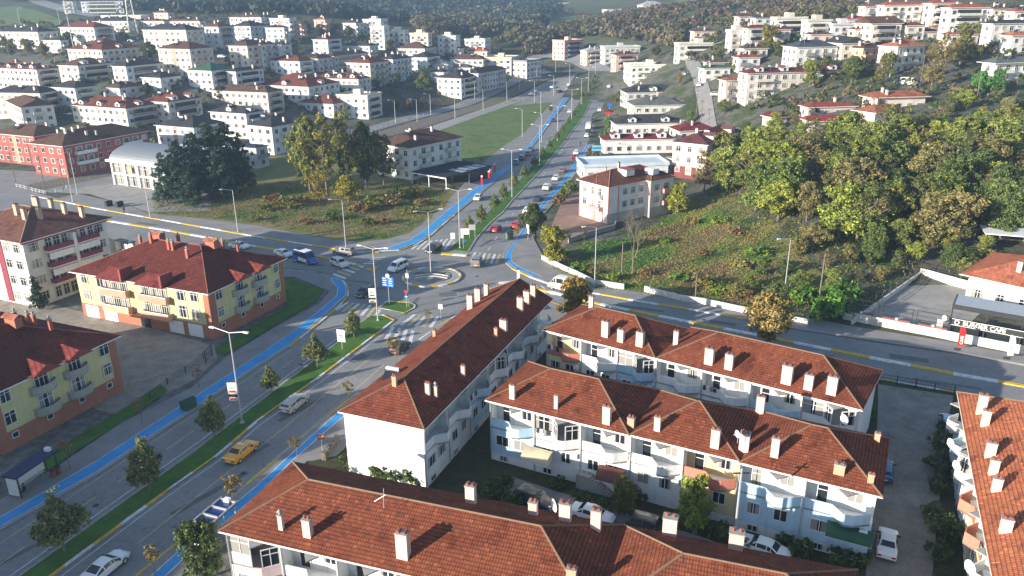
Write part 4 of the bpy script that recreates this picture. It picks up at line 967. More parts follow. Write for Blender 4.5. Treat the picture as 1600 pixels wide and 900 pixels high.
# nearest rows, left
H(-12,52,214,None,3,-25,RBK,BR,'red block of flats with brown roof',D1,bdep=12,base=(.3,.1,.08),balcol=W_)
H(45,97,229,231,3,-25,RBK,BR,'red block of flats with brown roof',D1,base=(.3,.1,.08),balcol=W_,chim=6)
H(242,302,200,350,3,-25,W_,DK,'white villa with dark roof and brown glazed corner',D1,chim=2)
H(327,384,178,411,3,-25,W_,DK,'white house with grey roof',D1,dorm=1)
H(386,424,199,476,3,-30,W_,DK,'white house with black hipped roof',D1,rt='hip',chim=2)
H(-12,30,168,82,3,-50,W_,BR,'white gabled house',D1,rt='gable',chim=1)
H(110,196,170,248,3,-25,(.72,.68,.62),RB,'white apartment block with brown roof and dormers',D1,dorm=3,chim=3)
H(222,262,160,315,3,-25,(.6,.57,.53),RB,'white apartment block with brown roof and dormers',D1,dorm=2)
H(77,116,138,152,3,-25,(.6,.6,.56),DK,'pale house with grey roof',D1)
H(-15,62,146,78,3,-12,(.56,.54,.5),DK,'beige apartment block with dark grey roof',D1,bdep=11)
H(160,186,138,226,2,-25,W_,BR,'low white house with brown roof',D1)
H(330,418,145,443,3,-22,(.66,.55,.5),BR,'long pinkish block with brown roof',D1)
H(404,482,136,531,3,-25,(.66,.67,.7),RB,'long white block with red-brown roof',D1,dorm=1,chim=4)
H(465,521,163,552,2,-25,W_,RB,'low white block with red-brown roof',D1,chim=3)
H(526,574,152,596,3,-20,(.74,.70,.68),FL,'unfinished white concrete building with flat roof',D1,rt='flat',over=.2)
H(462,560,124,579,3,-22,(.66,.64,.62),RB,'long block with a row of roof dormers',D1,dorm=5,chim=5)
# middle rows, left
H(-15,56,109,92,3,-25,(.72,.68,.62),RB,'cream apartment block with red-brown roof and dormers',D2_,dorm=4)
H(90,121,103,177,3,-25,(.6,.58,.55),BR,'grey apartment block with dark brown roof',D2_,dorm=2)
H(174,196,104,256,3,-25,(.66,.68,.72),DK,'white apartment block with dark roof',D2_)
H(220,250,122,283,2,-25,W_,DK,'small white house with black roof',D2_,chim=2)
H(292,330,111,366,3,-25,(.7,.74,.76),GN,'white house with dark green roof',D2_)
H(356,368,112,412,3,-25,(.66,.7,.74),DK,'white apartment block with dark roof',D2_)
H(104,158,78,221,3,-25,(.7,.68,.64),RB,'long pale block with red-brown roof',D2_,dorm=1)
H(245,296,77,333,4,-25,(.66,.6,.52),BR,'beige apartment block with dark brown roof',D2_,balcol=(.6,.42,.32))
H(356,386,72,428,4,-25,(.68,.6,.48),BR,'beige apartment block with dark brown roof',D2_,balcol=(.6,.42,.32))
H(385,407,70,432,4,-25,(.62,.62,.6),BR,'grey apartment block with brown roof',D2_)
H(421,468,96,490,3,-25,(.68,.72,.75),RB,'white apartment block with red-brown roof',D2_)
H(476,497,92,520,3,-25,(.55,.56,.58),BR,'grey apartment block with brown roof',D2_)
H(504,522,88,576,3,-25,(.55,.56,.6),BR,'grey apartment block with brown roof',D2_)
H(540,578,99,608,4,-28,(.70,.65,.52),RB,'cream apartment block with red-brown roof',D2_,chim=3)
H(593,614,93,644,4,-28,(.66,.72,.78),DK,'white apartment block with dark roof',D2_,chim=4)
# upper rows, left
H(66,94,63,104,2,-18,W_,DK,'small white house with grey roof',D3)
H(-5,58,50,90,3,-22,(.62,.61,.58),DK,'pale apartment block with dark roof',D3,chim=4)
H(92,146,43,178,3,-25,W_,RB,'white apartment block with red-brown roof',D3)
H(222,290,47,318,4,-22,(.70,.65,.55),DK,'cream apartment block with dark roof',D3,balcol=(.6,.5,.42))
H(318,341,42,366,4,-25,(.55,.56,.6),RB,'grey apartment block with red-brown roof',D3)
H(361,391,41,421,3,-22,(.6,.64,.7),DK,'pale apartment block with dark roof',D3)
H(145,200,33,208,2,-15,(.70,.64,.5),DK,'low cream building with dark roof',D3,bdep=12)
H(222,256,33,264,2,-18,(.7,.66,.6),RB,'low house with red-brown roof',D3)
H(262,312,33,320,2,-18,(.7,.62,.6),RB,'low house with red-brown roof',D3)
H(358,408,27,418,3,-18,(.7,.68,.64),BR,'pale block with brown roof',D3)
H(240,262,20,272,2,-20,(.68,.58,.5),RB,'low house with red-brown roof',D3)
H(158,220,26,234,1,-12,W_,FL,'long low white shed with flat roof',D3,rt='flat',cat='shed',name='shed',bal='',chim=0)
H(398,413,27,430,3,-30,W_,DK,'small white apartment house with dark roof',D3)
H(421,452,31,463,4,-20,W_,FL,'white flat roofed apartment building',D3,rt='flat')
H(452,471,40,477,3,-20,(.66,.42,.38),(.5,.25,.2),'pink building with flat roof terrace',D3,rt='flat')
H(490,508,31,518,2,-20,(.62,.42,.36),OR,'pinkish house with orange roof',D3)
H(414,444,43,449,4,-15,(.62,.68,.74),DK,'pale apartment block with dark roof',D3)
H(488,512,62,534,3,-25,(.58,.62,.68),BR,'pale blue-grey block with brown roof',D3,chim=5)
H(424,440,70,456,4,-30,(.6,.62,.66),BR,'dark balconied apartment block with brown roof',D3)
H(534,578,72,592,2,-20,(.6,.62,.64),DK,'low unfinished building with dark roof',D3)
H(535,556,36,568,3,-28,W_,BR,'white apartment house with brown roof',D3)
# behind the green field
for a in ((567,595,32,606,4), (578,600,43,608,4), (607,632,50,638,3), (640,669,54,675,4), (684,712,58,719,4), (726,758,63,767,3)):
    H(*a,-18,(.7,.7,.68) if a[0] != 640 else (.66,.6,.52),FL,'modern flat roofed apartment house',D4,rt='flat',over=.3,bal='F',balcol=(.3,.3,.3))
H(620,664,76,683,2,-18,(.68,.64,.58),BR,'low pale house with brown roof',D4,chim=3)
H(680,718,76,726,2,-18,(.7,.66,.62),BR,'low pale house with brown roof',D4,chim=3)
H(730,762,80,768,2,-12,(.7,.64,.52),(.42,.1,.07),'cream house with bright red roof',D4)
H(652,700,101,706,2,-10,(.6,.6,.58),GR,'low house with grey roof',D4,bdep=12)
H(704,756,93,762,2,-12,(.58,.57,.55),BR,'long low house with brown roof',D4,bdep=12)
H(640,668,90,688,3,-22,(.64,.7,.76),DK,'pale house with dark roof',D4)
H(672,694,113,703,2,-20,(.6,.6,.58),DK,'low house with dark roof',D4)
H(708,736,106,744,2,-20,(.6,.6,.58),(.1,.1,.1),'low house with charcoal roof',D4)
H(758,800,92,812,3,-15,(.62,.58,.5),FL,'pale building with flat roof and terrace',D4,rt='flat')
H(682,721,123,753,3,-28,(.74,.71,.66),DK,'white apartment house with grey roof, ground floor open',D4,gh=1.2,far=True,over=.8,wn=2.7)
H(722,748,115,792,3,-28,(.6,.6,.62),DK,'brown and white apartment house with grey roof',D4,gh=1.2,over=.8,wn=2.7)
H(790,823,97,846,3,-35,(.7,.7,.7),(.25,.25,.26),'white and charcoal flat roofed commercial building',D4,rt='flat',chim=0,over=.2)
# right of the boulevard
H(863,882,65,912,4,-50,(.68,.5,.44),(.62,.33,.25),'pink apartment building with orange cornice and white roof box',D5,rt='flat',chim=1)
H(906,916,80,946,3,-70,(.6,.52,.44),GR,'beige apartment house with grey roof',D5)
H(937,944,75,1000,3,-82,(.55,.56,.56),FL,'modern grey and white commercial building with roof terrace',D5,rt='flat',gh=1,cat='commercial building')
H(954,962,86,997,3,-75,(.66,.48,.44),RB,'pink apartment house with red-brown roof',D5)
H(978,984,104,1056,3,-84,(.76,.75,.73),FL,'white office building with large dark windows',D5,rt='flat',chim=1,gh=1.0,cat='office building',bdep=None,a=14)
H(970,978,145,1064,2,-85,(.55,.55,.56),DK,'dark roofed hall with glazed roof lantern',D5,cat='hall',name='hall',dorm=1,a=12,gh=.5)
H(983,990,165,1068,2,-86,(.58,.60,.50),(.13,.13,.13),'pale green prayer hall with arched windows and grey hipped roof',D5,cat='hall',name='hall',a=13,fh=3.2,bal='')
H(955,961,194,1066,1,-86,(.7,.68,.65),DK,'white house with black roof and two white gables',D5,a=12,fh=3.9,bal='',dorm=2,cat='house',name='house')
H(938,942,219,1052,1,-87,(.68,.67,.65),MR,'low commercial building with maroon metal roof',D5,a=8,fh=4.2,bal='',cat='commercial building',name='shop_building',pitch=16,dorm=3)
H(1052,1107,227,1162,3,-35,(.72,.6,.56),(.14,.05,.05),'pink and white apartment house with maroon roof above brick ground floor',D5,dorm=2,base=(.2,.06,.06),far=False)
H(1050,1060,205,1120,2,-80,(.66,.6,.56),MR,'low pink annex with maroon roof',D5,a=9,bal='')
H(1040,1068,258,1100,1,-60,(.68,.68,.68),FL,'low white annex with flat roof',D5,rt='flat',chim=0,a=8,bal='')
H(905,912,262,1044,1,-84,(.62,.65,.68),(.52,.60,.66),'long low warehouse with pale blue flat roof',D5,rt='flat',chim=0,a=11,fh=3.4,bal='',over=.2,cat='warehouse',name='warehouse')
H(1017,1024,50,1046,2,-75,(.42,.38,.34),(.25,.06,.05),'lone red roofed house',D5)
# right hillside
H(1053,1060,70,1130,3,-80,W_,FL,'long white flat roofed apartment row',D6,rt='flat',chim=1)
H(1078,1084,49,1120,2,-80,(.68,.55,.48),BR,'pinkish house with brown roof',D6)
H(1137,1142,50,1166,3,-78,W_,FL,'white flat roofed apartment house',D6,rt='flat')
H(1162,1168,44,1198,3,-78,(.7,.69,.67),MR,'white apartment house with dark red roof',D6)
H(1149,1154,26,1177,2,-78,(.7,.68,.66),RB,'white house with red-brown roof',D6)
H(1175,1180,28,1206,2,-78,(.7,.68,.66),DK,'white house with black roof',D6)
H(1157,1162,76,1200,2,-80,(.68,.6,.58),BR,'pinkish house with brown roof',D6)
H(1148,1154,90,1188,2,-78,W_,(.3,.07,.06),'white house with red roof',D6)
H(1101,1106,98,1138,1,-80,(.6,.56,.5),BR,'low house with brown roof',D6)
H(1094,1099,107,1141,2,-80,(.72,.71,.68),GN,'white house with dark green roof and terrace',D6)
H(1127,1134,126,1168,3,-75,(.70,.62,.50),(.30,.12,.08),'cream house with orange-brown roof',D6,far=False)
H(1154,1168,115,1322,4,-78,(.70,.66,.60),(.15,.04,.045),'very long cream apartment block with maroon roof and dormers',D6,dorm=4,chim=3,far=False,bal='SF',fh=2.9)
H(1208,1213,30,1262,3,-80,W_,FL,'long white flat roofed apartment row',D6,rt='flat')
H(1256,1262,34,1300,3,-80,W_,FL,'white flat roofed apartment house',D6,rt='flat')
H(1296,1301,40,1338,2,-80,(.66,.7,.74),FL,'pale blue-white flat roofed house',D6,rt='flat')
H(1206,1211,46,1236,2,-80,(.68,.6,.56),MR,'small house with dark red roof',D6)
H(1260,1266,54,1302,2,-80,(.7,.56,.5),BR,'pinkish house with brown roof',D6)
H(1318,1324,30,1360,2,-80,(.7,.66,.64),(.3,.07,.06),'white house with red roof',D6)
H(1330,1336,46,1355,2,-80,(.70,.60,.44),RB,'yellowish house with red-brown roof',D6)
H(1233,1245,74,1310,3,-80,W_,(.07,.08,.10),'white house with slate blue roof',D6,far=False,a=11,chim=0)
H(1305,1316,68,1356,2,-78,(.70,.62,.48),DK,'cream gabled house with balcony',D6,rt='gable',a=12)
H(1340,1350,76,1373,2,-60,(.66,.36,.22),RB,'orange painted house with brown roof',D6)
H(1354,1362,37,1410,3,-80,(.72,.66,.60),BR,'beige gabled house with arched attic window',D6,rt='gable',a=12)
H(1373,1404,73,1447,3,-62,(.76,.74,.70),OR,'white house with orange roof and corner balconies',D6,far=False)
H(1418,1426,50,1468,1,-80,(.7,.58,.52),DK,'low pink house with black hipped roof',D6)
H(1410,1416,40,1446,2,-80,(.66,.62,.58),RB,'pale house with red-brown roof',D6)
H(1452,1458,44,1492,1,-80,(.7,.64,.58),OR,'low house with orange roof',D6)
H(1476,1484,54,1530,2,-80,(.7,.62,.58),(.32,.1,.07),'pinkish house with faded red roof',D6)
H(1535,1552,37,1612,3,-78,W_,DK,'modern white house with dark roof and glazed corner',D6,far=False)
H(1572,1582,56,1640,2,-78,W_,OR,'white house with bright orange roof',D6)
H(1536,1556,99,1640,2,-75,(.76,.75,.73),(.13,.14,.14),'large white villa with grey hipped roof',D6,far=False,over=1.2)
H(1258,1262,168,1338,1,-82,(.62,.52,.48),(.26,.07,.055),'old low house with long dark red roof',D6,bal='',chim=1)
H(1356,1362,153,1448,1,-82,(.66,.58,.52),(.36,.12,.07),'old cream house with orange hipped roof and pink veranda',D6,fh=3.8,bal='',over=1)
H(1336,1369,177,1414,1,-62,(.64,.58,.48),(.32,.12,.08),'old cream house with brown tiled roof and bare side wall',D6,fh=4.0,bal='',chim=1,over=1)
H(1260,1266,190,1322,1,-82,(.5,.4,.38),(.30,.04,.06),'low shed with crimson metal roof',D6,bal='',chim=0,rt='gable',cat='shed',name='shed')
H(1202,1208,184,1226,1,-70,(.6,.54,.5),MR,'small gabled hut with red roof',D6,bal='',chim=0,rt='gable',cat='hut',name='hut')
# top of the right hillside
H(1346,1352,10,1374,3,-80,(.7,.66,.64),(.3,.09,.06),'pinkish apartment block with red roof',D7)
H(1374,1382,8,1450,4,-80,(.74,.72,.68),(.34,.10,.07),'long white apartment block with red roof',D7)
H(1449,1456,5,1500,4,-80,(.72,.72,.70),(.30,.09,.06),'white apartment block with red roof',D7)
H(1478,1486,12,1546,4,-78,(.76,.75,.74),(.34,.10,.07),'white apartment block with red roof and bay front',D7)
H(1546,1552,14,1584,2,-80,(.66,.58,.48),RB,'beige house with red-brown roof',D7)
H(1580,1586,18,1640,3,-80,(.68,.60,.54),(.34,.10,.07),'beige apartment block with red roof',D7)
# house and café by the east road
_u = frame_from(None, R(-47))[0]; _n = PX(G(1518, 432, 4.8)+_u*14)
H(None,_n[0],_n[1],None,1,-47,(.74,.66,.52),(.42,.14,.08),'cream house with orange tiled roof','by the café',far=False,bal='',fh=4.4,over=1.2,cat='house',name='house',bdep=15,a=14,base=(.6,.58,.55),pitch=20)
H(995,1004,8,1040,1,-80,(.7,.66,.58),GR,'low farm building with grey roof','on far brown hillside',cat='farm building',name='farm_building',bal='')
H(940,948,16,985,1,-80,(.72,.62,.54),(.55,.42,.36),'long low farm building','on far brown hillside',rt='flat',chim=0,cat='farm building',name='farm_building',bal='')
H(868,872,4,890,1,-80,W_,DK,'tiny white farmhouse','on far brown hillside',bal='',chim=0,cat='farmhouse',name='farmhouse')
H(90,96,2,112,3,-80,W_,DK,'white apartment block','beside the highway',chim=0)
H(120,124,2,190,3,-84,(.6,.66,.74),DK,'long pale factory building','beside the highway',chim=0,cat='factory')
relabel()

# burger café
def cafe():
    O = G(1478, 530); yaw = math.atan2(*(G(1640, 562)-O).yx); root = empty('cafe_pavilion', (O.x, O.y, 0), yaw, 'black framed burger café pavilion with grey roof behind a whitewashed wall', 'café')
    b = MB(); b.box((0, 2.2, 4.6), (16, 7.5, 4.75)); b.build('roof', METAL, root)
    b = MB(); b.box((-.1, 2.0, 4.2), (16.1, 2.2, 4.85)); b.box((-.12, 2.0, 4.2), (-.02, 7.5, 4.85)); 
    for x in (0, 4.5, 9, 13.5): b.box((x-.1, .55, 0), (x+.1, .75, 3.3)); b.box((x-.1, 2.02, 3), (x+.1, 2.18, 4.3))
    b.build('frame', DARKMET, root)
    s = MB().box((.1, .2, 2.35), (16, .4, 3.35)).build('sign_board', DARKMET, root)
    b = MB()
    for p, q in (((.1,.17,2.35),(16,.195,2.42)), ((.1,.17,3.28),(16,.195,3.35)), ((.1,.17,2.42),(.17,.195,3.28))): b.box(p, q)
    b.build('sign_border', SIGNW, s)
    def text(body, x, z, size, m, par, y=.16, nm='lettering', rz=0):
        return text_mesh(body, size, m, par, (x, y, z), rz, .015, align='LEFT')
    text('BURGER CAFE', 1.7, 2.57, .86, SIGNW, s)
    b = MB(); n = 14; b.prism([(.95+.33*math.cos(2*math.pi*k/n), 0) for k in range(n)], 0, 1) if 0 else None
    b.tube((.95, .19, 2.86), (.95, .15, 2.86), .34, .34, 14, 0); b.tube((.95, .16, 2.86), (.95, .13, 2.86), .22, .22, 12, 1); b.build('round_emblem', [SIGNW, DARKMET], s)
    b = MB().box((.2, 1.1, .9), (16, 1.2, 2.3)); b.build('glazing', DARKGLASS, root)
    wl = MB().box((-14.4, -.12, 0), (16.5, .12, 1.35)).box((-14.6, -.16, 0), (-14.2, .16, 1.7)).build('boundary_wall', WHITEW, None, (O.x, O.y, 0), yaw); tag(wl, 'whitewashed boundary wall in front of the parking court and café', 'wall')
    for k, t in enumerate((1.6, 6.6, 11.6)):
        bb = MB()
        for x in (0, 4.4): bb.box((x-.05, -.05, 0), (x+.05, .05, 2.4))
        for zz in (.4, .9, 1.6, 2.3): bb.box((0, -.03, zz), (4.4, .03, zz+.05))
        bb.box((.3, -.06, .1), (4.2, .06, .3), 1); bb.tube((2.3, -.08, .35), (2.3, -.12, .35), .2, .2, 10, 2)
        o = bb.build('railing_panel', [DARKMET, BRICKR, SIGNW], None, (O.x-14.3*math.cos(yaw)+(t-1.6)*math.cos(yaw), O.y-14.3*math.sin(yaw)+(t-1.6)*math.sin(yaw), 1.35), yaw)
        tag(o, f'black railing panel with terracotta band on the court wall, {ORD[k]} from the left', 'railing', 'railing panels on the court wall')
    bx = MB().box((-.4, -.3, 0), (.4, .3, 1.9)).box((-.45, -.35, 1.9), (.45, .35, 2.0)).build('utility_cabinet', METAL, None, (O.x-.9*math.cos(yaw), O.y-.9*math.sin(yaw)+.5, 0.9), yaw); tag(bx, 'grey utility cabinet between the court railing and the café', 'cabinet')
    # side wall of the court with tall black fence, and back wall
    for a, c, h, lab in (((1331,507),(1437,432),.9,'low white wall with tall black fence up the left side of the parking court'), ((1437,432),(1520,455),1.6,'white wall with black top rail along the back of the parking court')):
        P, Q = G(*a), G(*c); ln = (Q-P).length; ang = math.atan2(Q.y-P.y, Q.x-P.x)
        rt_ = empty('court_wall', P, ang, lab, 'wall'); MB().box((0, -.12, 0), (ln, .12, h)).build('wall', WHITEW, rt_)
        bb = MB()
        n = int(ln/3)
        for k in range(n+1): bb.box((k*ln/n-.05, -.05, h), (k*ln/n+.05, .05, h+1.7))
        for zz in (.3, .9, 1.6): bb.box((0, -.03, h+zz), (ln, .03, h+zz+.06))
        bb.build('fence', DARKMET, rt_)
    # feather flags
    for px, py, m, w2, lab in ((1495,546,SIGNR,'CAFE','tall red feather flag on the pavement before the café'), (1572,560,(SIGNW),'CAFE','tall pale blue and white feather flag on the pavement before the café')):
        P = G(px, py, .15); r = empty('feather_flag', P, yaw+R(8), lab, 'flag'); MB().box((-.35, -.35, 0), (.35, .35, .08)).tube((0, 0, 0), (-.1, 0, 3.6), .03).build('pole', DARKMET, r)
        f = MB(); pts = [(.0, .5), (.75, .6), (.72, 2.6), (.55, 3.3), (.1, 3.6), (-.08, 3.5)]
        f.poly([(x, -.02, z) for x, z in pts]); f.poly([(x, .02, z) for x, z in pts[::-1]])
        for p, q in zip(pts, pts[1:]+pts[:1]): f.poly([(p[0], -.02, p[1]), (p[0], .02, p[1]), (q[0], .02, q[1]), (q[0], -.02, q[1])])
        fl = f.build('flag', m, r)
        t = text_mesh(w2, .55, SIGNW if m is SIGNR else SIGNB, fl, (.55, -.035, .9), 0, .005, align='LEFT'); t.rotation_euler = (R(90), R(-90), 0)
cafe()
wp = GT(1548, 395, 0)
o = MB().box((-4, -3, 3.2), (12, 3.5, 3.4)).build('canopy', [SIGNW], empty('canopy_shed', (wp.x+4, wp.y+3, wp.z), R(-20), 'white sheet canopy roof behind the orange roofed house', 'canopy'))
b = MB()
for x in (-3.8, 4, 11.8):
    for y in (-2.8, 3.3): b.box((x-.08, y-.08, -.5), (x+.08, y+.08, 3.2))
b.build('post', METAL, o.parent)
# ---------------------------------------------------------------- vegetation
def mesh_np(name, V, Fq, tint, mats):
    me = bpy.data.meshes.new(name); nv, nf = len(V), len(Fq)
    me.vertices.add(nv); me.vertices.foreach_set('co', V.astype(np.float32).ravel())
    me.loops.add(nf*4); me.loops.foreach_set('vertex_index', Fq.astype(np.int32).ravel())
    me.polygons.add(nf); me.polygons.foreach_set('loop_start', np.arange(0, nf*4, 4, dtype=np.int32))
    try: me.polygons.foreach_set('loop_total', np.full(nf, 4, dtype=np.int32))
    except Exception: pass
    a = me.attributes.new('tint', 'FLOAT_COLOR', 'POINT'); c = np.ones((nv, 4), np.float32); c[:, :3] = tint; a.data.foreach_set('color', c.ravel())
    for x in mats: me.materials.append(x)
    me.update(calc_edges=True); return me
def leaves(C, Nn, size, rg, asp=.6):      # quads centred at C, roughly facing Nn
    n = len(C); r = rg.normal(size=(n, 3)); nn = Nn+.75*r*1.0; nn /= np.linalg.norm(nn, axis=1)[:, None]+1e-9
    h = rg.normal(size=(n, 3)); u = np.cross(nn, h); u /= np.linalg.norm(u, axis=1)[:, None]+1e-9; v = np.cross(nn, u)
    s = size*(.6+.8*rg.random(n))[:, None]; u = u*s; v = v*s*asp
    V = np.stack([C-u-v*.3, C-v, C+u+v*.2, C+v], 1).reshape(-1, 3)
    return V, np.arange(n*4).reshape(-1, 4)
def crown(blobs, per, size, seed, ca=(1, 1, 1), cb=(1, 1, 1), shell=.55, low=.75):
    """leaves in clumps spread through blobs (x,y,z,rx,rz); ca/cb: the two leaf colours clumps vary between"""
    rg = np.random.default_rng(seed); Cs, Ns, Ts = [], [], []
    for (x, y, z, rx, rz) in blobs:
        k = max(3, int(per*(rx*rx)/1.0)); m_ = max(2, k//16)
        d = rg.normal(size=(m_, 3)); d[:, 2] = np.abs(d[:, 2])*1.2-.45; d /= np.linalg.norm(d, axis=1)[:, None]
        rr = shell+(1-shell)*rg.random(m_)
        cl = d*rr[:, None]*np.array([rx, rx, rz]); ti = rg.random(m_)
        j = rg.integers(0, m_, k); p = cl[j]+rg.normal(size=(k, 3))*rx*.16
        nr_ = p/np.array([rx, rx, rz]); nr_ /= np.linalg.norm(nr_, axis=1)[:, None]+1e-6
        Cs.append(p+np.array([x, y, z])); Ns.append(nr_); Ts.append(np.clip(ti[j]+rg.normal(size=k)*.18, 0, 1))
    C, Nn, t = np.concatenate(Cs), np.concatenate(Ns), np.concatenate(Ts)
    V, Fq = leaves(C, Nn, size, rg)
    ca, cb = np.array(ca), np.array(cb); col_ = (ca[None]*(1-t[:, None])+cb[None]*t[:, None])*(.8+.4*rg.random((len(t), 1)))
    return V, Fq, np.repeat(col_, 4, 0)
def limbs(h, r, branches, seed, spread=.5):
    rg = random.Random(seed); b = MB(); top = Vector((rg.uniform(-.2, .2), rg.uniform(-.2, .2), h)); b.tube((0, 0, -.4), top, r, r*.55, 7)
    for k in range(branches):
        t = .45+.55*k/max(1, branches); a = 2.4*k+rg.random(); p = top*t; L_ = spread*(1.1-.4*t)
        q = p+Vector((math.cos(a)*L_, math.sin(a)*L_, L_*(.7+.6*rg.random()))); b.tube(p, q, r*.42, r*.18, 5)
        for s in (-.6, .6):
            e = q+Vector((math.cos(a+s)*L_*.5, math.sin(a+s)*L_*.5, L_*.45)); b.tube(q, e, r*.18, r*.05, 4)
    return data_of(b, 'trunk', BARK)
def blobset(n, R0, z0, z1, seed, prof, rb=.42):
    rg = random.Random(seed); out = []
    for k in range(n):
        t = (k+.5)/n; z = z0+(z1-z0)*t; w_ = prof(t)*R0; a = 2.4*k+rg.random()*.8; d = w_*(.35+.45*rg.random()); br = max(.25, R0*rb*(.6+.6*prof(t))*(.8+.4*rg.random()))
        out.append((math.cos(a)*d, math.sin(a)*d, z, br, br*.8))
    return out
KIND = {}
def kind(nm, variants, trunk, mk, colr):
    KIND[nm] = dict(v=[], t=[], c=colr)
    for s in range(variants):
        V, Fq, tn = mk(s); KIND[nm]['v'].append(mesh_np('crown', V, Fq, tn, [LEAF])); KIND[nm]['t'].append(trunk(s))
ov_ = lambda t: math.sin(math.pi*min(1, t*.92+.12))**.7*(1.15-.55*t)
rd_ = lambda t: math.sin(math.pi*(t*.8+.12))**.6
kind('magnolia', 4, lambda s: limbs(3.0, .10, 7, s, .9), lambda s: crown(blobset(18, 1.75, 1.4, 4.7, s, ov_, .42)+[(0, 0, 5.1, .55, .8), (0, 0, 3, 1.2, 1.4)], 640, .125, s, (.5, .62, .5), (1.9, 1.7, 1.35)), (.078, .092, .042))
kind('young', 3, lambda s: limbs(2.6, .05, 6, s, .7), lambda s: crown(blobset(9, .95, 1.9, 3.6, s+9, rd_, .42), 300, .11, s+9, (.6, .7, .5), (1.5, 1.2, .8)), (.11, .095, .045))
kind('sparse', 2, lambda s: limbs(2.8, .05, 9, s, .8), lambda s: crown(blobset(9, .8, 1.9, 3.6, s+19, rd_, .42), 190, .09, s+19, (.8, .6, .5), (1.5, 1.2, .8)), (.14, .08, .05))
kind('broad', 6, lambda s: limbs(5, .26, 9, s, 2.2), lambda s: crown(blobset(34, 4.2, 1.5, 8.6, s+29, lambda t: (.75+.35*math.sin(7*t+s*2.1))*math.sin(math.pi*(t*.78+.16))**.5, .27), 210, .19, s+29, (.45, .55, .45), (1.75, 1.6, 1.05)), (.075, .095, .025))
kind('loose', 5, lambda s: limbs(6, .22, 15, s, 2.9), lambda s: crown(blobset(34, 4.3, 2.0, 9.4, s+49, lambda t: (.7+.4*math.sin(8*t+s*1.7))*math.sin(math.pi*(t*.78+.16))**.5, .21), 130, .17, s+49, (.55, .55, .45), (1.6, 1.35, .8)), (.13, .115, .045))
kind('conifer', 3, lambda s: limbs(6, .2, 3, s, .5), lambda s: crown(blobset(26, 2.7, .9, 11.0, s+69, lambda t: (1-t)**.8+.12, .36), 260, .17, s+69, (.5, .6, .6), (1.3, 1.35, 1.2)), (.022, .042, .026))
kind('bush', 4, lambda s: limbs(.6, .06, 4, s, .5), lambda s: crown(blobset(9, 1.2, .35, 1.35, s+89, rd_, .45), 260, .14, s+89, (.5, .6, .5), (1.6, 1.4, .9)), (.07, .09, .025))
kind('slim', 2, lambda s: limbs(2.0, .05, 2, s, .2), lambda s: crown(blobset(12, .55, .4, 4.6, s+99, lambda t: .9-.5*t, .5), 340, .11, s+99, (.5, .6, .5), (1.3, 1.3, 1)), (.03, .06, .03))
def bare_tree(seed, h=9):
    rg = random.Random(seed); b = MB()
    def grow(p, d, L_, r, n):
        q = p+d*L_; b.tube(p, q, r, r*.62, 5)
        if n == 0: return
        for k in range(3 if n > 1 else 4):
            a = rg.uniform(0, 6.28); t = Vector((math.cos(a), math.sin(a), 0)); e = (d*1.0+t*rg.uniform(.35, .75)+Vector((0, 0, .15))).normalized(); grow(q if k else p.lerp(q, .7), e, L_*rg.uniform(.55, .78), r*.58, n-1)
    grow(Vector((0, 0, -.3)), Vector((0, 0, 1)), h*.36, .16, 5); return data_of(b, 'trunk', BARK)
BARE = [bare_tree(s) for s in range(3)]
HT = dict(magnolia=5.6, young=4.0, sparse=4.0, broad=10.0, loose=10.5, conifer=11.5, bush=2.1, slim=5.0)
tcount = [0]; TB = 1.8
def tree(kd, loc, h, label, group=None, color=None, name=None, cat='tree', wide=1.0):
    K = KIND[kd]; i = tcount[0]; tcount[0] += 1; s = h/HT[kd]; rg = random.Random(i*7+3)
    r = empty(name or {'magnolia':'evergreen_tree','young':'young_tree','sparse':'young_tree','broad':'broadleaf_tree','loose':'broadleaf_tree','conifer':'conifer_tree','bush':'shrub','slim':'cypress_tree'}[kd], loc, rg.uniform(0, 6.28), label, cat, group)
    r.scale = (s*wide, s*wide, s)
    c = color or K['c']; j = 1+rg.uniform(-.12, .12)
    link('crown', K['v'][i % len(K['v'])], r, color=(c[0]*j*TB, c[1]*j*TB, c[2]*j*TB)); link('trunk', K['t'][i % len(K['t'])], r)
    return r
def row_of(kd, pts, lab, group, h=None, ends='from the bottom edge', **k):
    n = len(pts)
    for i, p in enumerate(pts):
        px, py = p[:2]; hh = p[2] if len(p) > 2 else h
        tree(kd, GT(px, py) + Vector((0, 0, .1)), hh, f"{lab}, {ORD[i]} {ends}" if i < 30 else lab, group, **k)
# median trees
row_of('magnolia', [(102,864,6.7),(234,768,6.2),(336,682,5.1),(424,614,3.8),(496,575,5.1),(553,528,4.6)], 'round evergreen tree on the lower median', 'evergreens on the lower median')
def on_median(y, f=.38):
    def ix(L_): 
        for p, q in zip(L_, L_[1:]):
            if min(p[1], q[1]) <= y <= max(p[1], q[1]) and p[1] != q[1]: return p[0]+(q[0]-p[0])*(y-p[1])/(q[1]-p[1])
    a, b_ = ix(MUL), ix(MUR); return a+(b_-a)*f
row_of('magnolia', [(on_median(y), y, h_) for y, h_ in ((368,4.2),(350,4.4),(331,4.4),(315,4.6),(298,4.6),(281,4.2),(263,3.8),(248,3.6),(234,3.4),(220,3.2),(208,3),(196,3),(184,3),(172,3),(161,3),(151,3),(141,3),(132,3),(123,3))], 'round evergreen tree on the upper median', 'evergreens on the upper median', ends='counted from the roundabout')
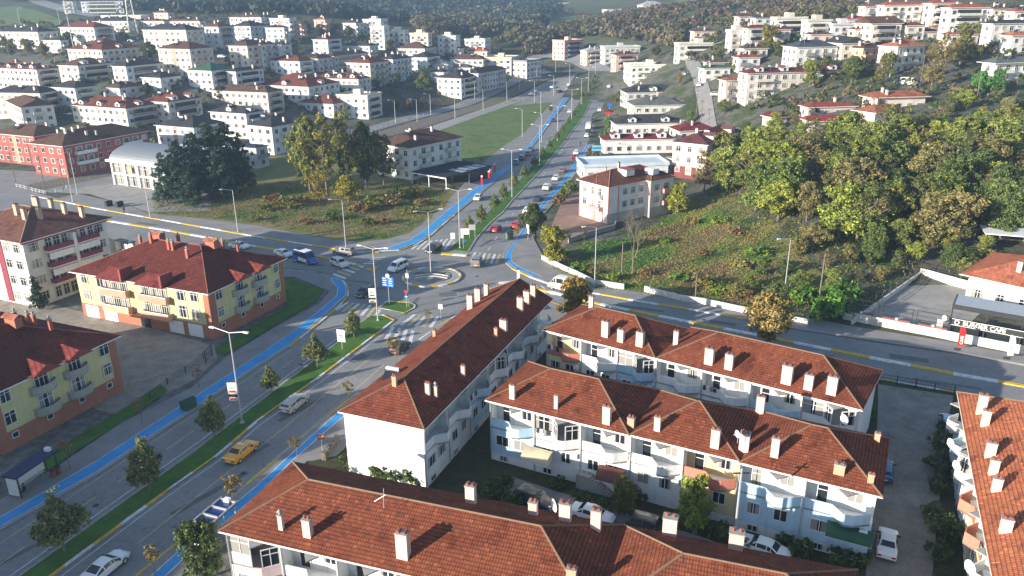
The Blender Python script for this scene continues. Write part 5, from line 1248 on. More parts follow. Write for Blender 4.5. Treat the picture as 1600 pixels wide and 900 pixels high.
# young street trees
row_of('sparse', [(110,735,4.2),(222,664,3.9),(312,607,3.6)], 'thin half bare street tree left of the boulevard', 'half bare street trees', ends='from the bottom edge')
row_of('young', [(368,797,4.3),(464,718,3.2),(546,632,3.4),(617,570,4.6),(668,508,2.8)], 'young street tree right of the boulevard', 'street trees right of the boulevard', ends='from the bottom edge')
tree('young', G(244,900), 3.6, 'young brown leaved tree beside the cycle lane at the bottom edge near the white coupe')
row_of('young', [(694,336,3.6),(730,272,3.4),(752,260,3.2),(808,378,3.6),(673,352,2.6)], 'small yellowing street tree near the upper boulevard', 'small yellowing street trees', ends='in walking order', color=(.16,.11,.03))
tree('young', G(913,377), 3.0, 'small dark green tree beside the gate of the brick yard', color=(.06,.08,.03))
# individual trees
G1 = 'trees on the vacant lot'
tree('broad', G(318,905), 6.2, 'dark green tree behind the bus shelter at the bottom edge', wide=1.0, color=(.045,.065,.025))
for x, y, hh, k_, c, wd, lab in ((485,300,22,'broad',(.10,.115,.035),.65,'tall yellow green tree on the vacant lot, leftmost of the cluster'),(512,306,23,'loose',(.10,.11,.035),.75,'tall airy yellow green tree on the vacant lot, second of the cluster'),(540,300,23,'loose',(.085,.10,.03),.75,'tall yellow green tree on the vacant lot, third of the cluster'),
    (572,296,20,'broad',(.06,.07,.03),.65,'tall darker olive tree on the vacant lot, fourth of the cluster'),(600,290,15,'loose',(.08,.085,.035),.8,'darker olive tree on the vacant lot, rightmost of the cluster'),(500,318,9,'loose',(.17,.15,.04),1.1,'lower yellowing tree at the foot of the tall cluster, left one'),(545,318,8,'broad',(.16,.15,.03),1.2,'lower yellowing tree at the foot of the tall cluster, right one')):
    tree(k_, G(x, y), hh, lab, G1, c, wide=wd)
for i, (x, y, hh, wd) in enumerate(((262,318,13,1.15),(285,316,16,1.15),(312,312,17.5,1.2),(338,306,19,1.15),(362,300,19,1.15),(300,322,9,1.4),(380,296,15,1.1),(350,312,14,1.2))):
    tree('conifer', G(x, y), hh, f'tall dark conifer in the clump beside the showroom, {ORD[i]} planted', 'dark conifers beside the showroom', wide=wd, color=(.026,.045,.028))
tree('broad', G(297,158), 13, 'large round dark tree in the middle of the left town', wide=1.0, color=(.045,.06,.03))
tree('conifer', G(62,484), 6, 'small dark conifer beside the cream flats at the left edge')
tree('broad', G(864,412), 8.2, 'yellow green round tree on the pavement corner by the low wall', color=(.14,.14,.03))
tree('broad', G(833,372), 8.5, 'dark green tree beside the boulevard at the brick yard', color=(.05,.07,.028), wide=.8)
tree('broad', G(1056,335), 8.0, 'round yellow leaved tree right of the pink trimmed house', color=(.17,.18,.035), wide=1.05)
tree('broad', G(898,500), 7.8, 'orange yellow tree at the left end of the terraced blocks', color=(.16,.12,.035), wide=1.0)
tree('broad', G(1196,545), 10.0, 'golden brown tree on the kerb of the east road', color=(.16,.125,.055), wide=1.0)
tree('broad', G(1082,828), 6.6, 'yellow green tree in the garden before the middle terrace', color=(.13,.17,.035), wide=.8)
tree('broad', G(976,805), 4.6, 'small olive tree in the garden before the middle terrace', color=(.09,.09,.03), wide=.9)
for i, (x, y, hh, k_) in enumerate(((598,746,2.2,'bush'),(632,752,2.6,'bush'),(546,726,1.8,'bush'),(652,756,1.6,'bush'))):
    tree(k_, G(x, y), hh, f'dark garden shrub against the white gable wall, {ORD[i]} planted', 'shrubs by the white gable', color=(.04,.06,.02), wide=1.3)
sh = [(770,778,2.4),(800,795,2.0),(826,706,2.6),(840,722,2.2),(910,790,2.0),(940,800,1.8),(1020,850,2.2),(1120,840,2.0),(1180,860,1.8),(1250,870,2.2),(1310,880,2.0),(745,800,2.0),(870,762,1.6),(1000,780,1.8),(790,760,1.7),(1225,850,1.4)]
for i, (x, y, hh) in enumerate(sh): tree('bush', G(x, y), hh, f'garden shrub in the court of the middle terrace, {ORD[i]} of many', 'garden shrubs in the court', color=(.045,.07,.022))
for i, (x, y, hh) in enumerate(((1478,680,2.4),(1470,705,2.6),(1462,735,2.4),(1468,770,2.2),(1475,840,3.0),(1458,810,2.0),(1336,830,2.2),(1340,800,2.0),(1348,880,1.8),(1354,655,1.8),(1466,870,2))):
    tree('bush', G(x, y), hh, f'garden shrub along the paved alley, {ORD[i]} of many', 'garden shrubs along the alley', color=(.05,.07,.03))
for i, (x, y, hh) in enumerate(((1285,502,4.5),(1258,478,4.5),(1305,490,4.5),(1320,470,4))):
    tree('bush', G(x, y), hh, f'bright green bush left of the parking court wall, {ORD[i]} of four', 'bushes left of the parking court', color=(.06,.13,.025), wide=1.1)
# bare trees
for i, (x, y, s, lab) in enumerate(((988,430,1.35,'tall bare tree with pale trunk on the meadow'), (983,372,.8,'slender reddish bare tree beside the pink trimmed house'), (1575,210,1.3,'grey bare tree at the right edge above the wood'))):
    P = GT(x, y); r = empty('bare_tree', P, i, lab, 'tree'); r.scale = (s*.8, s*.8, s); link('branches', BARE[i], r)
# the wood on the right slope
wood = []
rg = random.Random(5)
WC = [(.09,.115,.035), (.07,.095,.035), (.12,.14,.045), (.105,.10,.05), (.145,.165,.04), (.05,.072,.03), (.10,.12,.04), (.08,.11,.038), (.125,.15,.038), (.06,.085,.035), (.11,.10,.055)]
spec = [(1100,300),(1135,300),(1165,285),(1125,265),(1180,255),(1205,300),(1215,262),(1240,322),(1250,285),(1270,245),(1180,330),(1215,345),(1260,345),(1290,310),(1300,270),(1320,240),(1350,250),(1345,290),(1330,335),(1310,372),(1350,368),(1385,330),(1390,285),(1400,245),(1430,262),(1445,300),(1435,345),(1405,385),(1450,385),(1475,330),(1480,285),(1460,240),(1500,255),(1520,290),(1490,375),(1270,390),(1245,402),(1290,420),(1325,412),(1360,415),(1300,450),(1340,445),(1375,440),(1250,450),(1225,432),(1190,432),(1170,450),(1150,470),(1210,470),(1245,480),(1400,420),(1430,410),(1540,240),(1560,265),(1585,235),(1500,215),(1530,205),(1410,215),(1370,225),(1330,225),(1290,222),(1250,225),(1215,230),(1180,225),(1150,232),(1440,210),(1470,205),(1210,205),(1240,200),(1555,205),(1590,290),(1545,330),(1575,325),(1590,200),(1570,180),(1480,180),(1510,170)]
rq = random.Random(77)
while len(spec) < 138:
    x, y = rq.uniform(1130, 1598), rq.uniform(212, 425)
    if y > 215+(x-1130)*.02 and y < 300+(x-1130)*.40 and not (1345 < x < 1450 and y < 225): spec.append((x, y))
spec.sort(key=lambda p: p[0])
for i, (x, y) in enumerate(spec):
    P = GT(x, y); hh = rg.uniform(8.5, 13) if y < 380 else rg.uniform(3.4, 6.0)
    if y < 236: hh = rg.uniform(4.5, 7)
    if y > 430: hh = rg.uniform(3, 4.6)
    kd = rg.choice(['broad', 'broad', 'loose']) if y < 400 else rg.choice(['broad', 'loose', 'broad'])
    c = WC[(i*7+int(y)) % len(WC)]; 
    nm_c = 'yellow green' if c[1] > .13 else ('dark green' if c[0] < .06 else ('brownish' if c[0] > c[1] else 'olive green'))
    wood.append((x, nm_c, tree(kd, P, hh, '', 'trees of the wood on the right slope', c, wide=rg.uniform(.95, 1.3))))
cnt = {}
for x, nmc, r in wood:
    cnt[nmc] = cnt.get(nmc, 0)+1; k = cnt[nmc]
    r['label'] = f"{nmc} tree in the wood on the right slope, {ORD[k-1]} such from the left"
for i, (x, y, hh, c, lab) in enumerate(((1265,135,10,(.10,.115,.03),'large yellow green tree in front of the very long maroon roofed block'),(1330,128,10,(.07,.09,.03),'dark green tree right of the very long maroon roofed block'),(1375,132,9,(.12,.12,.04),'olive tree above the old orange roofed house'),(1385,120,9,(.08,.09,.03),'green tree below the white orange roofed house'),
    (1470,118,15,(.12,.11,.055),'huge brownish tree right of the white orange roofed house'),(1500,100,15,(.10,.10,.045),'tall olive tree behind the huge brownish one'),(1455,140,13,(.13,.12,.06),'wide brownish tree below the huge one'),(1530,150,8,(.05,.14,.045),'bright green tree before the large white villa'),(1555,148,8,(.05,.13,.045),'second bright green tree before the large white villa'),
    (1200,78,11,(.10,.10,.03),'tall olive tree at the edge of the white apartment rows'),(1130,178,6,(.08,.10,.03),'green tree at the foot of the hill street'),(1150,110,5,(.07,.09,.03),'small tree beside the green roofed house'),(1078,192,5,(.08,.13,.03),'bright green bush like tree beside the prayer hall'),(1062,135,6,(.14,.12,.05),'yellow brown tree beside the white office building'),
    (664,143,13,(.06,.08,.03),'large dark tree right of the grassy plot in the left town'),(620,138,8,(.05,.07,.03),'dark tree on the grassy plot in the left town'),(590,140,7,(.05,.07,.03),'smaller dark tree on the grassy plot in the left town'),(975,165,5,(.13,.09,.06),'reddish brown tree left of the prayer hall'),(950,205,6,(.09,.15,.07),'pale green willow like tree beside the boulevard shops'),
    (1500,440,5,(.12,.15,.06),'pale reed like bush behind the parking court'),(1545,420,4,(.14,.14,.04),'yellowish bush beside the cream house'),(1575,290,6,(.09,.12,.03),'green tree at the right edge below the wires'),(1180,24,8,(.06,.08,.03),'dark tree on the hill crest'),(990,32,9,(.04,.06,.03),'dark conifer like tree by the farm buildings'),
    (470,280,5,(.10,.10,.04),'bushy tree at the left of the vacant lot trees'),(232,150,6,(.04,.05,.025),'dark tree between the left town rows'),(300,205,7,(.05,.07,.03),'dark green tree behind the white villa'),(440,205,6,(.06,.07,.03),'dark tree behind the black roofed house'),(600,275,6,(.13,.13,.03),'yellow tree beside the restaurant building'))):
    tree('loose' if c[0] > .11 else 'broad', GT(x, y), hh, lab, None, c, wide=.95)
for i, (x, y, hh, c) in enumerate([(20,82,8,(.10,.10,.05)),(45,86,9,(.11,.10,.05)),(70,90,8,(.10,.09,.045)),(8,75,7,(.08,.08,.04)),(110,75,9,(.04,.055,.03)),(235,95,10,(.035,.05,.03)),(275,80,7,(.06,.07,.03)),(345,155,6,(.04,.055,.03)),(178,140,5,(.04,.055,.03)),(130,135,6,(.04,.055,.03)),(190,195,7,(.05,.065,.035)),(220,215,6,(.05,.065,.035)),
    (65,175,7,(.05,.065,.035)),(80,172,6,(.05,.065,.035)),(480,55,9,(.035,.05,.03)),(500,58,9,(.035,.05,.03)),(520,56,9,(.035,.05,.03)),(545,60,9,(.08,.08,.045)),(565,65,8,(.08,.08,.045)),(610,80,7,(.07,.07,.04)),(690,62,8,(.10,.09,.05)),(665,60,8,(.10,.09,.05)),(820,95,7,(.06,.06,.04)),(775,75,9,(.09,.08,.045)),(800,70,11,(.11,.10,.06)),(640,170,5,(.09,.07,.04)),(620,172,5,(.09,.07,.04)),(660,168,5,(.09,.07,.04)),(590,170,5,(.07,.07,.04)),
    (1025,90,7,(.05,.06,.035)),(1045,55,7,(.08,.08,.04)),(1215,90,7,(.07,.08,.035)),(1140,70,6,(.10,.09,.05)),(1290,110,6,(.06,.07,.03)),(1360,60,6,(.07,.08,.035)),(1440,42,8,(.09,.10,.05)),(1530,60,7,(.08,.09,.04)),(1300,60,6,(.07,.08,.035)),(860,175,3,(.1,.09,.04)),(1175,100,6,(.10,.11,.04))]):
    tree('broad', GT(x, y), hh, f'background tree among the far houses, {ORD[i % 30]} {"of the first" if i < 30 else "of the second"} thirty', 'background trees among the far houses', c, wide=1.05)
for i, (x, y) in enumerate([(1005,145),(970,190),(968,150),(960,160),(948,178),(943,215),(935,235),(925,245),(890,298),(880,310),(872,320),(905,150)]):
    tree('bush', GT(x, y), 3.2, f'roadside bush along the right of the upper boulevard, {ORD[i]} of twelve', 'roadside bushes', color=[(.09,.1,.03),(.12,.08,.05),(.07,.1,.03)][i % 3])

# undergrowth, weeds and far woods: leafy stuff nobody could count
def stuff_leaves(name, pts, size, colors, seed, hz, label=None, per=1, rad=.5):
    rg = np.random.default_rng(seed); P = np.repeat(np.array(pts), per, 0); n = len(P)
    off = rg.normal(size=(n, 3))*np.array([rad, rad, hz*.35]); off[:, 2] = np.abs(off[:, 2])
    P = P+off; up_ = np.zeros((n, 3)); up_[:, 2] = .8; up_ += rg.normal(size=(n, 3))*.5
    V, Fq = leaves(P, up_, size, rg, .35 if per > 4 else .7)
    Q = np.repeat(np.array(pts), per, 0); q = (np.sin(Q[:, 0]*.19+seed)+np.sin(Q[:, 1]*.23+Q[:, 0]*.07)+np.sin(Q[:, 0]*.53-Q[:, 1]*.41))/3*.8+.5
    ci = np.clip(((q+np.repeat(rg.normal(size=n//per), per)*.07)*len(colors)).astype(int), 0, len(colors)-1); c = np.array(colors)[ci]*(.8+.4*rg.random((n, 1)))
    o = link(name, mesh_np(name, V, Fq, np.repeat(c, 4, 0), [LEAF])); o['kind'] = 'stuff'; o.color = (1, 1, 1, 1)
    if label: o['label'] = label; o['category'] = name.replace('_', ' ')
    return o
def px_scatter(poly, n, seed):
    rg = random.Random(seed); xs = [p[0] for p in poly]; ys = [p[1] for p in poly]; out = []
    def inside(x, y):
        c = False; j = len(poly)-1
        for i in range(len(poly)):
            (xi, yi), (xj, yj) = poly[i], poly[j]
            if (yi > y) != (yj > y) and x < (xj-xi)*(y-yi)/(yj-yi)+xi: c = not c
            j = i
        return c
    W = [GT(x, y) for x, y in poly]; wx = [p.x for p in W]; wy = [p.y for p in W]; t = 0
    while len(out) < n and t < n*20:
        t += 1; x, y = rg.uniform(min(wx), max(wx)), rg.uniform(min(wy), max(wy)); z = T(x, y)
        q = PX((x, y, z))
        if inside(*q): out.append((x, y, z))
    return out
stuff_leaves('meadow_grass', px_scatter([(935,452),(860,420),(915,380),(990,372),(1100,310),(1190,360),(1200,420),(1180,485),(1050,463),(1000,455)], 9500, 1), .19, [(.08,.19,.035),(.12,.22,.045),(.18,.23,.05),(.26,.25,.07),(.27,.21,.09),(.24,.16,.09)], 1, .6, 'tall green yellow and rusty weeds on the sloping meadow', 6, .5)
stuff_leaves('undergrowth', px_scatter([(1100,305),(1180,225),(1330,205),(1480,200),(1595,210),(1595,340),(1440,420),(1325,500),(1240,495),(1160,480),(1190,400)], 5200, 2), .26, [(.07,.11,.03),(.11,.14,.04),(.17,.15,.06),(.20,.21,.04),(.07,.12,.03)], 2, 1.7, 'dense undergrowth beneath the wood on the slope', 7, .7)
stuff_leaves('weeds', px_scatter([(235,335),(330,342),(420,352),(500,368),(600,374),(645,360),(700,305),(640,290),(440,285),(250,300)], 3300, 3), .20, [(.06,.11,.025),(.09,.17,.03),(.18,.16,.05),(.24,.16,.08),(.22,.13,.07),(.07,.13,.03)], 3, .8, 'rusty and green weeds on the vacant lot', 7, .5)
stuff_leaves('field_growth', px_scatter([(660,232),(700,200),(775,155),(850,155),(862,165),(830,200),(770,258)], 2600, 12), .16, [(.10,.19,.04),(.13,.22,.05),(.09,.16,.04),(.18,.20,.07)], 12, .4, 'young green growth on the field between the roads', 5, .3)
stuff_leaves('weeds', px_scatter([(590,185),(690,165),(700,148),(600,160)], 500, 9), .3, [(.07,.06,.035),(.09,.07,.04)], 9, 1.4, 'dark brown scrub on the plot beside the canal', 7, .8)
stuff_leaves('lawn_grass', px_scatter(MEDL + MEDR[::-1][1:], 3000, 4), .07, [(.05,.12,.02),(.08,.16,.03),(.06,.13,.02)], 4, .08, 'short mown grass on the lower median', 4, .2)
stuff_leaves('fallen_leaves', px_scatter([(835,400),(850,408),(884,432),(905,440),(880,425)], 260, 11), .07, [(.3,.14,.03),(.22,.1,.03)], 11, .02, 'fallen orange leaves on the pavement by the low wall', 2, .3)
def wood_mass(name, poly, n, seed, colors, label, h=(5, 9), leaf=.8, nl=46):
    pts = px_scatter(poly, n, seed); rg = np.random.default_rng(seed); Cs, Ns, Ts = [], [], []
    for (x, y, z) in pts:
        r = rg.uniform(*h)*.45; hh = r*2; d = rg.normal(size=(nl, 3)); d[:, 2] = np.abs(d[:, 2]); d /= np.linalg.norm(d, axis=1)[:, None]
        Cs.append(d*np.array([r, r, r*1.2])*(.7+.35*rg.random((nl, 1)))+np.array([x, y, z+hh*.35])); Ns.append(d)
        c = np.array(colors[rg.integers(len(colors))]); Ts.append(c*(.7+.6*rg.random((nl, 1))))
    V, Fq = leaves(np.concatenate(Cs), np.concatenate(Ns), leaf, rg, .8)
    o = link(name, mesh_np(name, V, Fq, np.repeat(np.concatenate(Ts), 4, 0), [LEAF])); o['kind'] = 'stuff'; o.color = (1, 1, 1, 1); o['label'] = label; o['category'] = 'wood'
DKG = [(.03,.055,.035), (.045,.065,.04), (.06,.07,.045), (.035,.06,.04)]
AUT = [(.13,.115,.06), (.10,.10,.05), (.16,.13,.07), (.08,.085,.045), (.11,.09,.06)]
wood_mass('far_wood', [(205,20),(400,6),(560,-8),(860,-8),(880,20),(845,45),(700,52),(600,34),(450,26),(205,24)], 1500, 21, DKG, 'dark blue-green wood on the far hills behind the left town', (8, 14), 1.7, 46)
wood_mass('far_wood', [(640,36),(715,30),(800,20),(850,50),(830,80),(780,72),(720,58),(660,60)], 330, 22, AUT, 'autumn coloured trees along the far valley floor', (8, 15), 1.4, 60)
wood_mass('far_wood', [(820,60),(860,52),(930,42),(1010,60),(1060,52),(1060,80),(990,66),(950,62),(920,60),(860,66),(850,85),(825,90)], 420, 23, AUT, 'autumn wood on the rise behind the pink apartment building', (6, 11), 1.2, 60)
wood_mass('hill_scrub', [(870,18),(930,26),(990,16),(1080,8),(1200,4),(1340,4),(1330,14),(1200,36),(1100,44),(1010,48),(930,40)], 900, 24, [(.13,.10,.065), (.16,.12,.08), (.10,.095,.05), (.12,.09,.06)], 'brown scrub on the sunlit far hillside', (3, 6), .9, 34)
wood_mass('far_wood', [(100,14),(230,12),(400,12),(400,18),(300,22),(200,18)], 160, 25, AUT, 'autumn trees along the highway', (6, 10), 1.2, 50)
wood_mass('far_wood', [(0,-6),(120,-8),(700,-10),(1600,-12),(1600,0),(1200,2),(700,0),(300,6),(0,2)], 420, 26, AUT, 'dark wood along the hill crests', (10, 16), 2.0, 40)

# scrub and small trees filling the ground between the far houses
TOWN = [(.07,.085,.04), (.09,.09,.045), (.05,.07,.035), (.12,.11,.06)]
wood_mass('town_greenery', [(0,40),(200,30),(420,22),(600,45),(760,60),(800,85),(640,110),(680,150),(560,150),(480,210),(300,200),(240,240),(0,180)], 750, 31, TOWN, 'scattered shrubs and small trees between the houses of the left town', (2.0, 5), .5, 46)
wood_mass('town_greenery', [(1020,100),(1100,60),(1300,20),(1600,10),(1600,200),(1480,215),(1330,200),(1180,215),(1150,120),(1060,95)], 520, 32, [(.09,.11,.04), (.12,.12,.05), (.06,.085,.03), (.15,.12,.07)], 'scattered shrubs and small trees between the houses of the right hillside', (2.0, 5), .5, 46)
wood_mass('hill_scrub', [(1100,40),(1200,30),(1340,8),(1340,22),(1230,40),(1160,50)], 200, 33, [(.12,.12,.05), (.14,.12,.06)], 'olive scrub on the slope above the white rows', (3, 6), .7, 40)

for i, (x, y, hh) in enumerate(((430,318,3.0),(452,326,3.4),(470,318,2.8),(415,330,2.2),(560,332,3.0),(585,326,3.2),(610,322,3.6),(628,312,3.2),(650,306,2.8),(640,335,2.4),(600,350,2.2),(520,345,2.4),(480,350,1.8),(400,345,1.8),(660,322,2.6),(575,352,2.0))):
    tree('bush', G(x, y), hh, f'wild shrub on the vacant lot, {ORD[i]} of sixteen', 'wild shrubs on the vacant lot', color=[(.13,.085,.045),(.09,.10,.03),(.15,.11,.06),(.07,.09,.025)][i % 4], wide=1.5)
for i, (x, y, hh) in enumerate(((900,425,2),(925,430,1.6),(960,438,1.8),(1010,430,1.6),(1060,440,2.2),(1100,450,2.6),(1130,462,2.8),(1165,468,2.6),(1040,380,1.8),(1080,352,2.2),(1120,350,2.4),(1150,368,2.2),(1180,400,2.6),(1160,420,2.2),(880,400,2.2),(1100,400,1.6))):
    tree('bush', GT(x, y), hh, f'wild bush on the sloping meadow, {ORD[i]} of sixteen', 'wild bushes on the meadow', color=[(.07,.12,.03),(.13,.12,.05),(.10,.14,.03),(.14,.09,.06)][i % 4], wide=1.5)
# ---------------------------------------------------------------- vehicles
def car_parts(kindn):
    """side profile stations (x, z_bottom, z_belt, z_top, half width low, half width top); x from rear to front"""
    if kindn == 'sedan':   L_, Wd, P, cab = 4.5, .88, [(-2.25,.42,.78,.80,.74,.70),(-2.1,.24,.93,.98,.84,.76),(-1.35,.22,.96,1.02,.88,.74),(-.75,.22,.96,1.40,.88,.60),(.2,.22,.95,1.44,.88,.62),(.55,.22,.94,1.36,.88,.62),(1.15,.22,.90,.96,.88,.72),(1.95,.22,.80,.84,.84,.70),(2.22,.36,.60,.64,.72,.62)], (2, 6)
    elif kindn == 'coupe': L_, Wd, P, cab = 4.5, .88, [(-2.25,.42,.74,.78,.74,.70),(-2.1,.24,.88,.95,.84,.76),(-1.6,.22,.90,1.0,.88,.74),(-.7,.22,.90,1.30,.88,.58),(.1,.22,.88,1.33,.88,.58),(.4,.22,.87,1.26,.88,.60),(1.1,.22,.82,.88,.88,.72),(1.95,.22,.72,.76,.84,.66),(2.25,.34,.52,.56,.70,.55)], (2, 6)
    elif kindn == 'hatch': L_, Wd, P, cab = 4.1, .87, [(-2.05,.40,.86,.92,.76,.72),(-1.95,.24,.95,1.10,.85,.70),(-1.6,.22,.96,1.38,.87,.62),(-.6,.22,.96,1.47,.87,.62),(.25,.22,.95,1.48,.87,.62),(.6,.22,.94,1.38,.87,.63),(1.2,.22,.90,.96,.87,.72),(1.8,.22,.80,.84,.84,.70),(2.05,.36,.60,.64,.72,.62)], (1, 6)
    elif kindn == 'wagon': L_, Wd, P, cab = 4.5, .85, [(-2.25,.40,.84,.90,.76,.72),(-2.15,.24,.92,1.05,.84,.70),(-1.9,.22,.93,1.36,.85,.66),(-.7,.22,.93,1.42,.85,.66),(.2,.22,.92,1.42,.85,.66),(.5,.22,.91,1.36,.85,.66),(1.0,.22,.88,.93,.85,.76),(2.0,.22,.82,.85,.83,.76),(2.22,.36,.66,.70,.76,.70)], (1, 6)
    elif kindn == 'suv':   L_, Wd, P, cab = 4.5, .93, [(-2.25,.48,.98,1.02,.80,.76),(-2.15,.30,1.06,1.25,.90,.72),(-1.8,.28,1.07,1.58,.93,.68),(-.6,.28,1.07,1.68,.93,.68),(.3,.28,1.06,1.68,.93,.68),(.6,.28,1.05,1.58,.93,.70),(1.15,.28,1.02,1.08,.93,.80),(2.0,.28,.94,.98,.90,.78),(2.22,.42,.72,.76,.80,.70)], (1, 6)
    elif kindn == 'mpv':   L_, Wd, P, cab = 4.4, .92, [(-2.2,.42,1.0,1.04,.84,.80),(-2.14,.26,1.08,1.60,.90,.76),(-1.9,.24,1.08,1.80,.92,.76),(-.6,.24,1.07,1.84,.92,.76),(.4,.24,1.06,1.82,.92,.76),(.8,.24,1.05,1.68,.92,.76),(1.4,.24,1.0,1.06,.92,.80),(2.0,.24,.88,.92,.88,.76),(2.2,.38,.64,.68,.76,.68)], (1, 6)
    else:                  L_, Wd, P, cab = 5.6, 1.0, [(-2.8,.45,1.2,1.24,.94,.92),(-2.76,.30,1.25,2.25,.98,.88),(-2.5,.28,1.25,2.42,1.0,.88),(-.6,.28,1.25,2.48,1.0,.88),(1.0,.28,1.25,2.46,1.0,.88),(1.4,.28,1.2,2.30,1.0,.86),(2.1,.28,1.15,1.22,1.0,.90),(2.6,.28,.98,1.02,.96,.84),(2.8,.42,.70,.74,.86,.76)], (1, 6)
    b = MB(); g = MB(); c0, c1 = cab
    rings = []
    for (x, zb, zm, zt, wl, wt) in P:
        rings.append([(x,-wl*.9,zb),(x,-wl,zb+.14),(x,-wl*1.0,(zb+zm)/2),(x,-wl*.95,zm),(x,-wt,zt-.03),(x,-wt*.8,zt),(x,0,zt+.02),(x,wt*.8,zt),(x,wt,zt-.03),(x,wl*.95,zm),(x,wl*1.0,(zb+zm)/2),(x,wl,zb+.14),(x,wl*.9,zb)])
    for i in range(len(rings)-1):
        r0, r1 = rings[i], rings[i+1]
        for k in range(12): b.poly([r0[k], r1[k], r1[k+1], r0[k+1]], 0)
        b.poly([r0[12], r1[12], r1[0], r0[0]], 1)
    b.poly(rings[0][::-1], 0); b.poly(rings[-1], 0)
    # glass sits 6 mm proud of the body sides and screens
    def out(p, s=.012): return (p[0], p[1]*(1+s/abs(p[1])) if abs(p[1]) > .01 else p[1], p[2]+.004)
    def lerp(p, q, t): return tuple(p[i]+(q[i]-p[i])*t for i in range(3))
    for i in range(c0, c1):
        r0, r1 = rings[i], rings[i+1]; edge0, edge1 = (i == c0), (i == c1-1)
        for lo, hi in ((3, 4), (9, 8)):
            A, B, C, D = r0[lo], r1[lo], r1[hi], r0[hi]
            if min(r0[4][2]-r0[3][2], r1[4][2]-r1[3][2]) < -.1: continue
            t0, t1 = .06, .94
            if not edge0 or kindn != 'x':
                q = [lerp(lerp(A, D, .12), lerp(B, C, .12), t0), lerp(lerp(A, D, .12), lerp(B, C, .12), t1), lerp(lerp(A, D, .88), lerp(B, C, .88), t1), lerp(lerp(A, D, .88), lerp(B, C, .88), t0)]
                g.poly([out(p) for p in (q if lo == 3 else q[::-1])])
    def screen(i0, i1):          # windscreen or rear window between two stations
        r0, r1 = rings[i0], rings[i1]
        q = [(lerp(r0[5], r1[5], .08)), (lerp(r0[7], r1[7], .08)), lerp(r0[7], r1[7], .90), lerp(r0[5], r1[5], .90)]
        n = Vector((r1[6][2]-r0[6][2], 0, -(r1[6][0]-r0[6][0]))).normalized(); n = -n if n.z < 0 else n
        g.poly([(p[0]+n.x*.02, p[1]*1.05, p[2]+n.z*.02) for p in q])
    screen(c1-1, c1); screen(c0, c0+1) if kindn in ('sedan', 'coupe') else screen(c0, c0+1)
    body = data_of(b, 'body', [PAINT, DARKMET], True); glass = data_of(g, 'windows', DARKGLASS)
    wr = .31 if kindn in ('sedan', 'coupe', 'hatch', 'wagon') else .35
    wm = MB(); wm.tube((0, -.11, 0), (0, .11, 0), wr, wr, 14, 0); tyre = data_of(wm, 'tyre', RUBBER)
    rm = MB(); rm.tube((0, -.125, 0), (0, .125, 0), wr*.62, wr*.62, 10, 0); rim = data_of(rm, 'rim', METAL)
    hl = data_of(MB().box((0, -.18, -.06), (.06, .18, .06)), 'headlight', LAMPW); tl = data_of(MB().box((-.06, -.16, -.08), (0, .16, .08)), 'tail_light', LAMPR)
    pl = data_of(MB().box((-.03, -.26, -.06), (0, .26, .06)), 'number_plate', SIGNW); mi = data_of(MB().box((-.07, -.1, -.06), (.07, .1, .07)), 'mirror', DARKMET)
    return dict(body=body, glass=glass, tyre=tyre, rim=rim, hl=hl, tl=tl, pl=pl, mi=mi, L=L_, W=Wd, wr=wr, P=P)
CP = {}
def car(kindn, px, py, a, c, colr, label, group=None, z=.02, name='car', cat='car', small=False):
    if kindn not in CP: CP[kindn] = car_parts(kindn)
    K = CP[kindn]; p0, p1 = GT(*a), GT(*c); P = GT(px, py); ang = math.atan2(p1.y-p0.y, p1.x-p0.x)
    r = empty(name, (P.x, P.y, P.z+z), ang, label, cat, group)
    link('body', K['body'], r, color=colr); link('windows', K['glass'], r)
    x0 = K['L']*.31
    for sx in (-1, 1):
        for sy in (-1, 1):
            w_ = link('wheel', K['tyre'], r, (sx*x0, sy*(K['W']-.09), K['wr'])); link('rim', K['rim'], w_)
    if not small:
        F = K['P'][-1]; B = K['P'][0]
        for sy in (-1, 1):
            link('headlight', K['hl'], r, (F[0]-.045, sy*F[4]*.74, (F[1]+F[3])/2+.08)); link('tail_light', K['tl'], r, (B[0]+.03, sy*B[4]*.78, B[2]-.1)); link('mirror', K['mi'], r, (K['L']*.18, sy*(K['W']+.06), K['P'][5][2]+.04))
        link('number_plate', K['pl'], r, (B[0]+.01, 0, B[1]+.18)); link('number_plate', K['pl'], r, (F[0]+.02, 0, F[1]+.1))
    return r
WH, SV, BK, RD, BLU = (.78,.78,.77), (.42,.43,.44), (.025,.027,.03), (.42,.02,.03), (.03,.08,.2)
UP1 = ((300,800), (400,715))      # direction of travel on the lower right carriageway
t = car('sedan', 378, 712, *UP1, (.80,.36,.01), 'orange yellow taxi driving up the lower boulevard', cat='taxi', name='taxi')
MB().box((-.12, -.35, 1.45), (.12, .35, 1.60)).build('roof_sign', SIGNW, t)
car('coupe', 166, 893, *UP1, WH, 'white coupe leaving the bottom edge on the lower boulevard')
car('wagon', 461, 636, *UP1, (.40,.40,.36), 'old silver estate car with roof rack in the right lower carriageway')
car('hatch', 626, 548, *UP1, BK, 'dark car under the small tree beside the long white block')
car('hatch', 571, 461, (582,452), (560,465), BK, 'black hatchback coming off the roundabout into the lower left carriageway')
car('mpv', 622, 422, (637,414), (607,427), WH, 'white people carrier on the roundabout')
car('suv', 531, 416, (512,407), (549,423), (.62,.63,.62), 'silver white off-roader waiting at the west crossing')
v = car('van', 478, 410, (455,402), (503,417), (.03,.09,.35), 'blue and white minibus with solar roof panel waiting at the west crossing', cat='minibus', name='minibus')
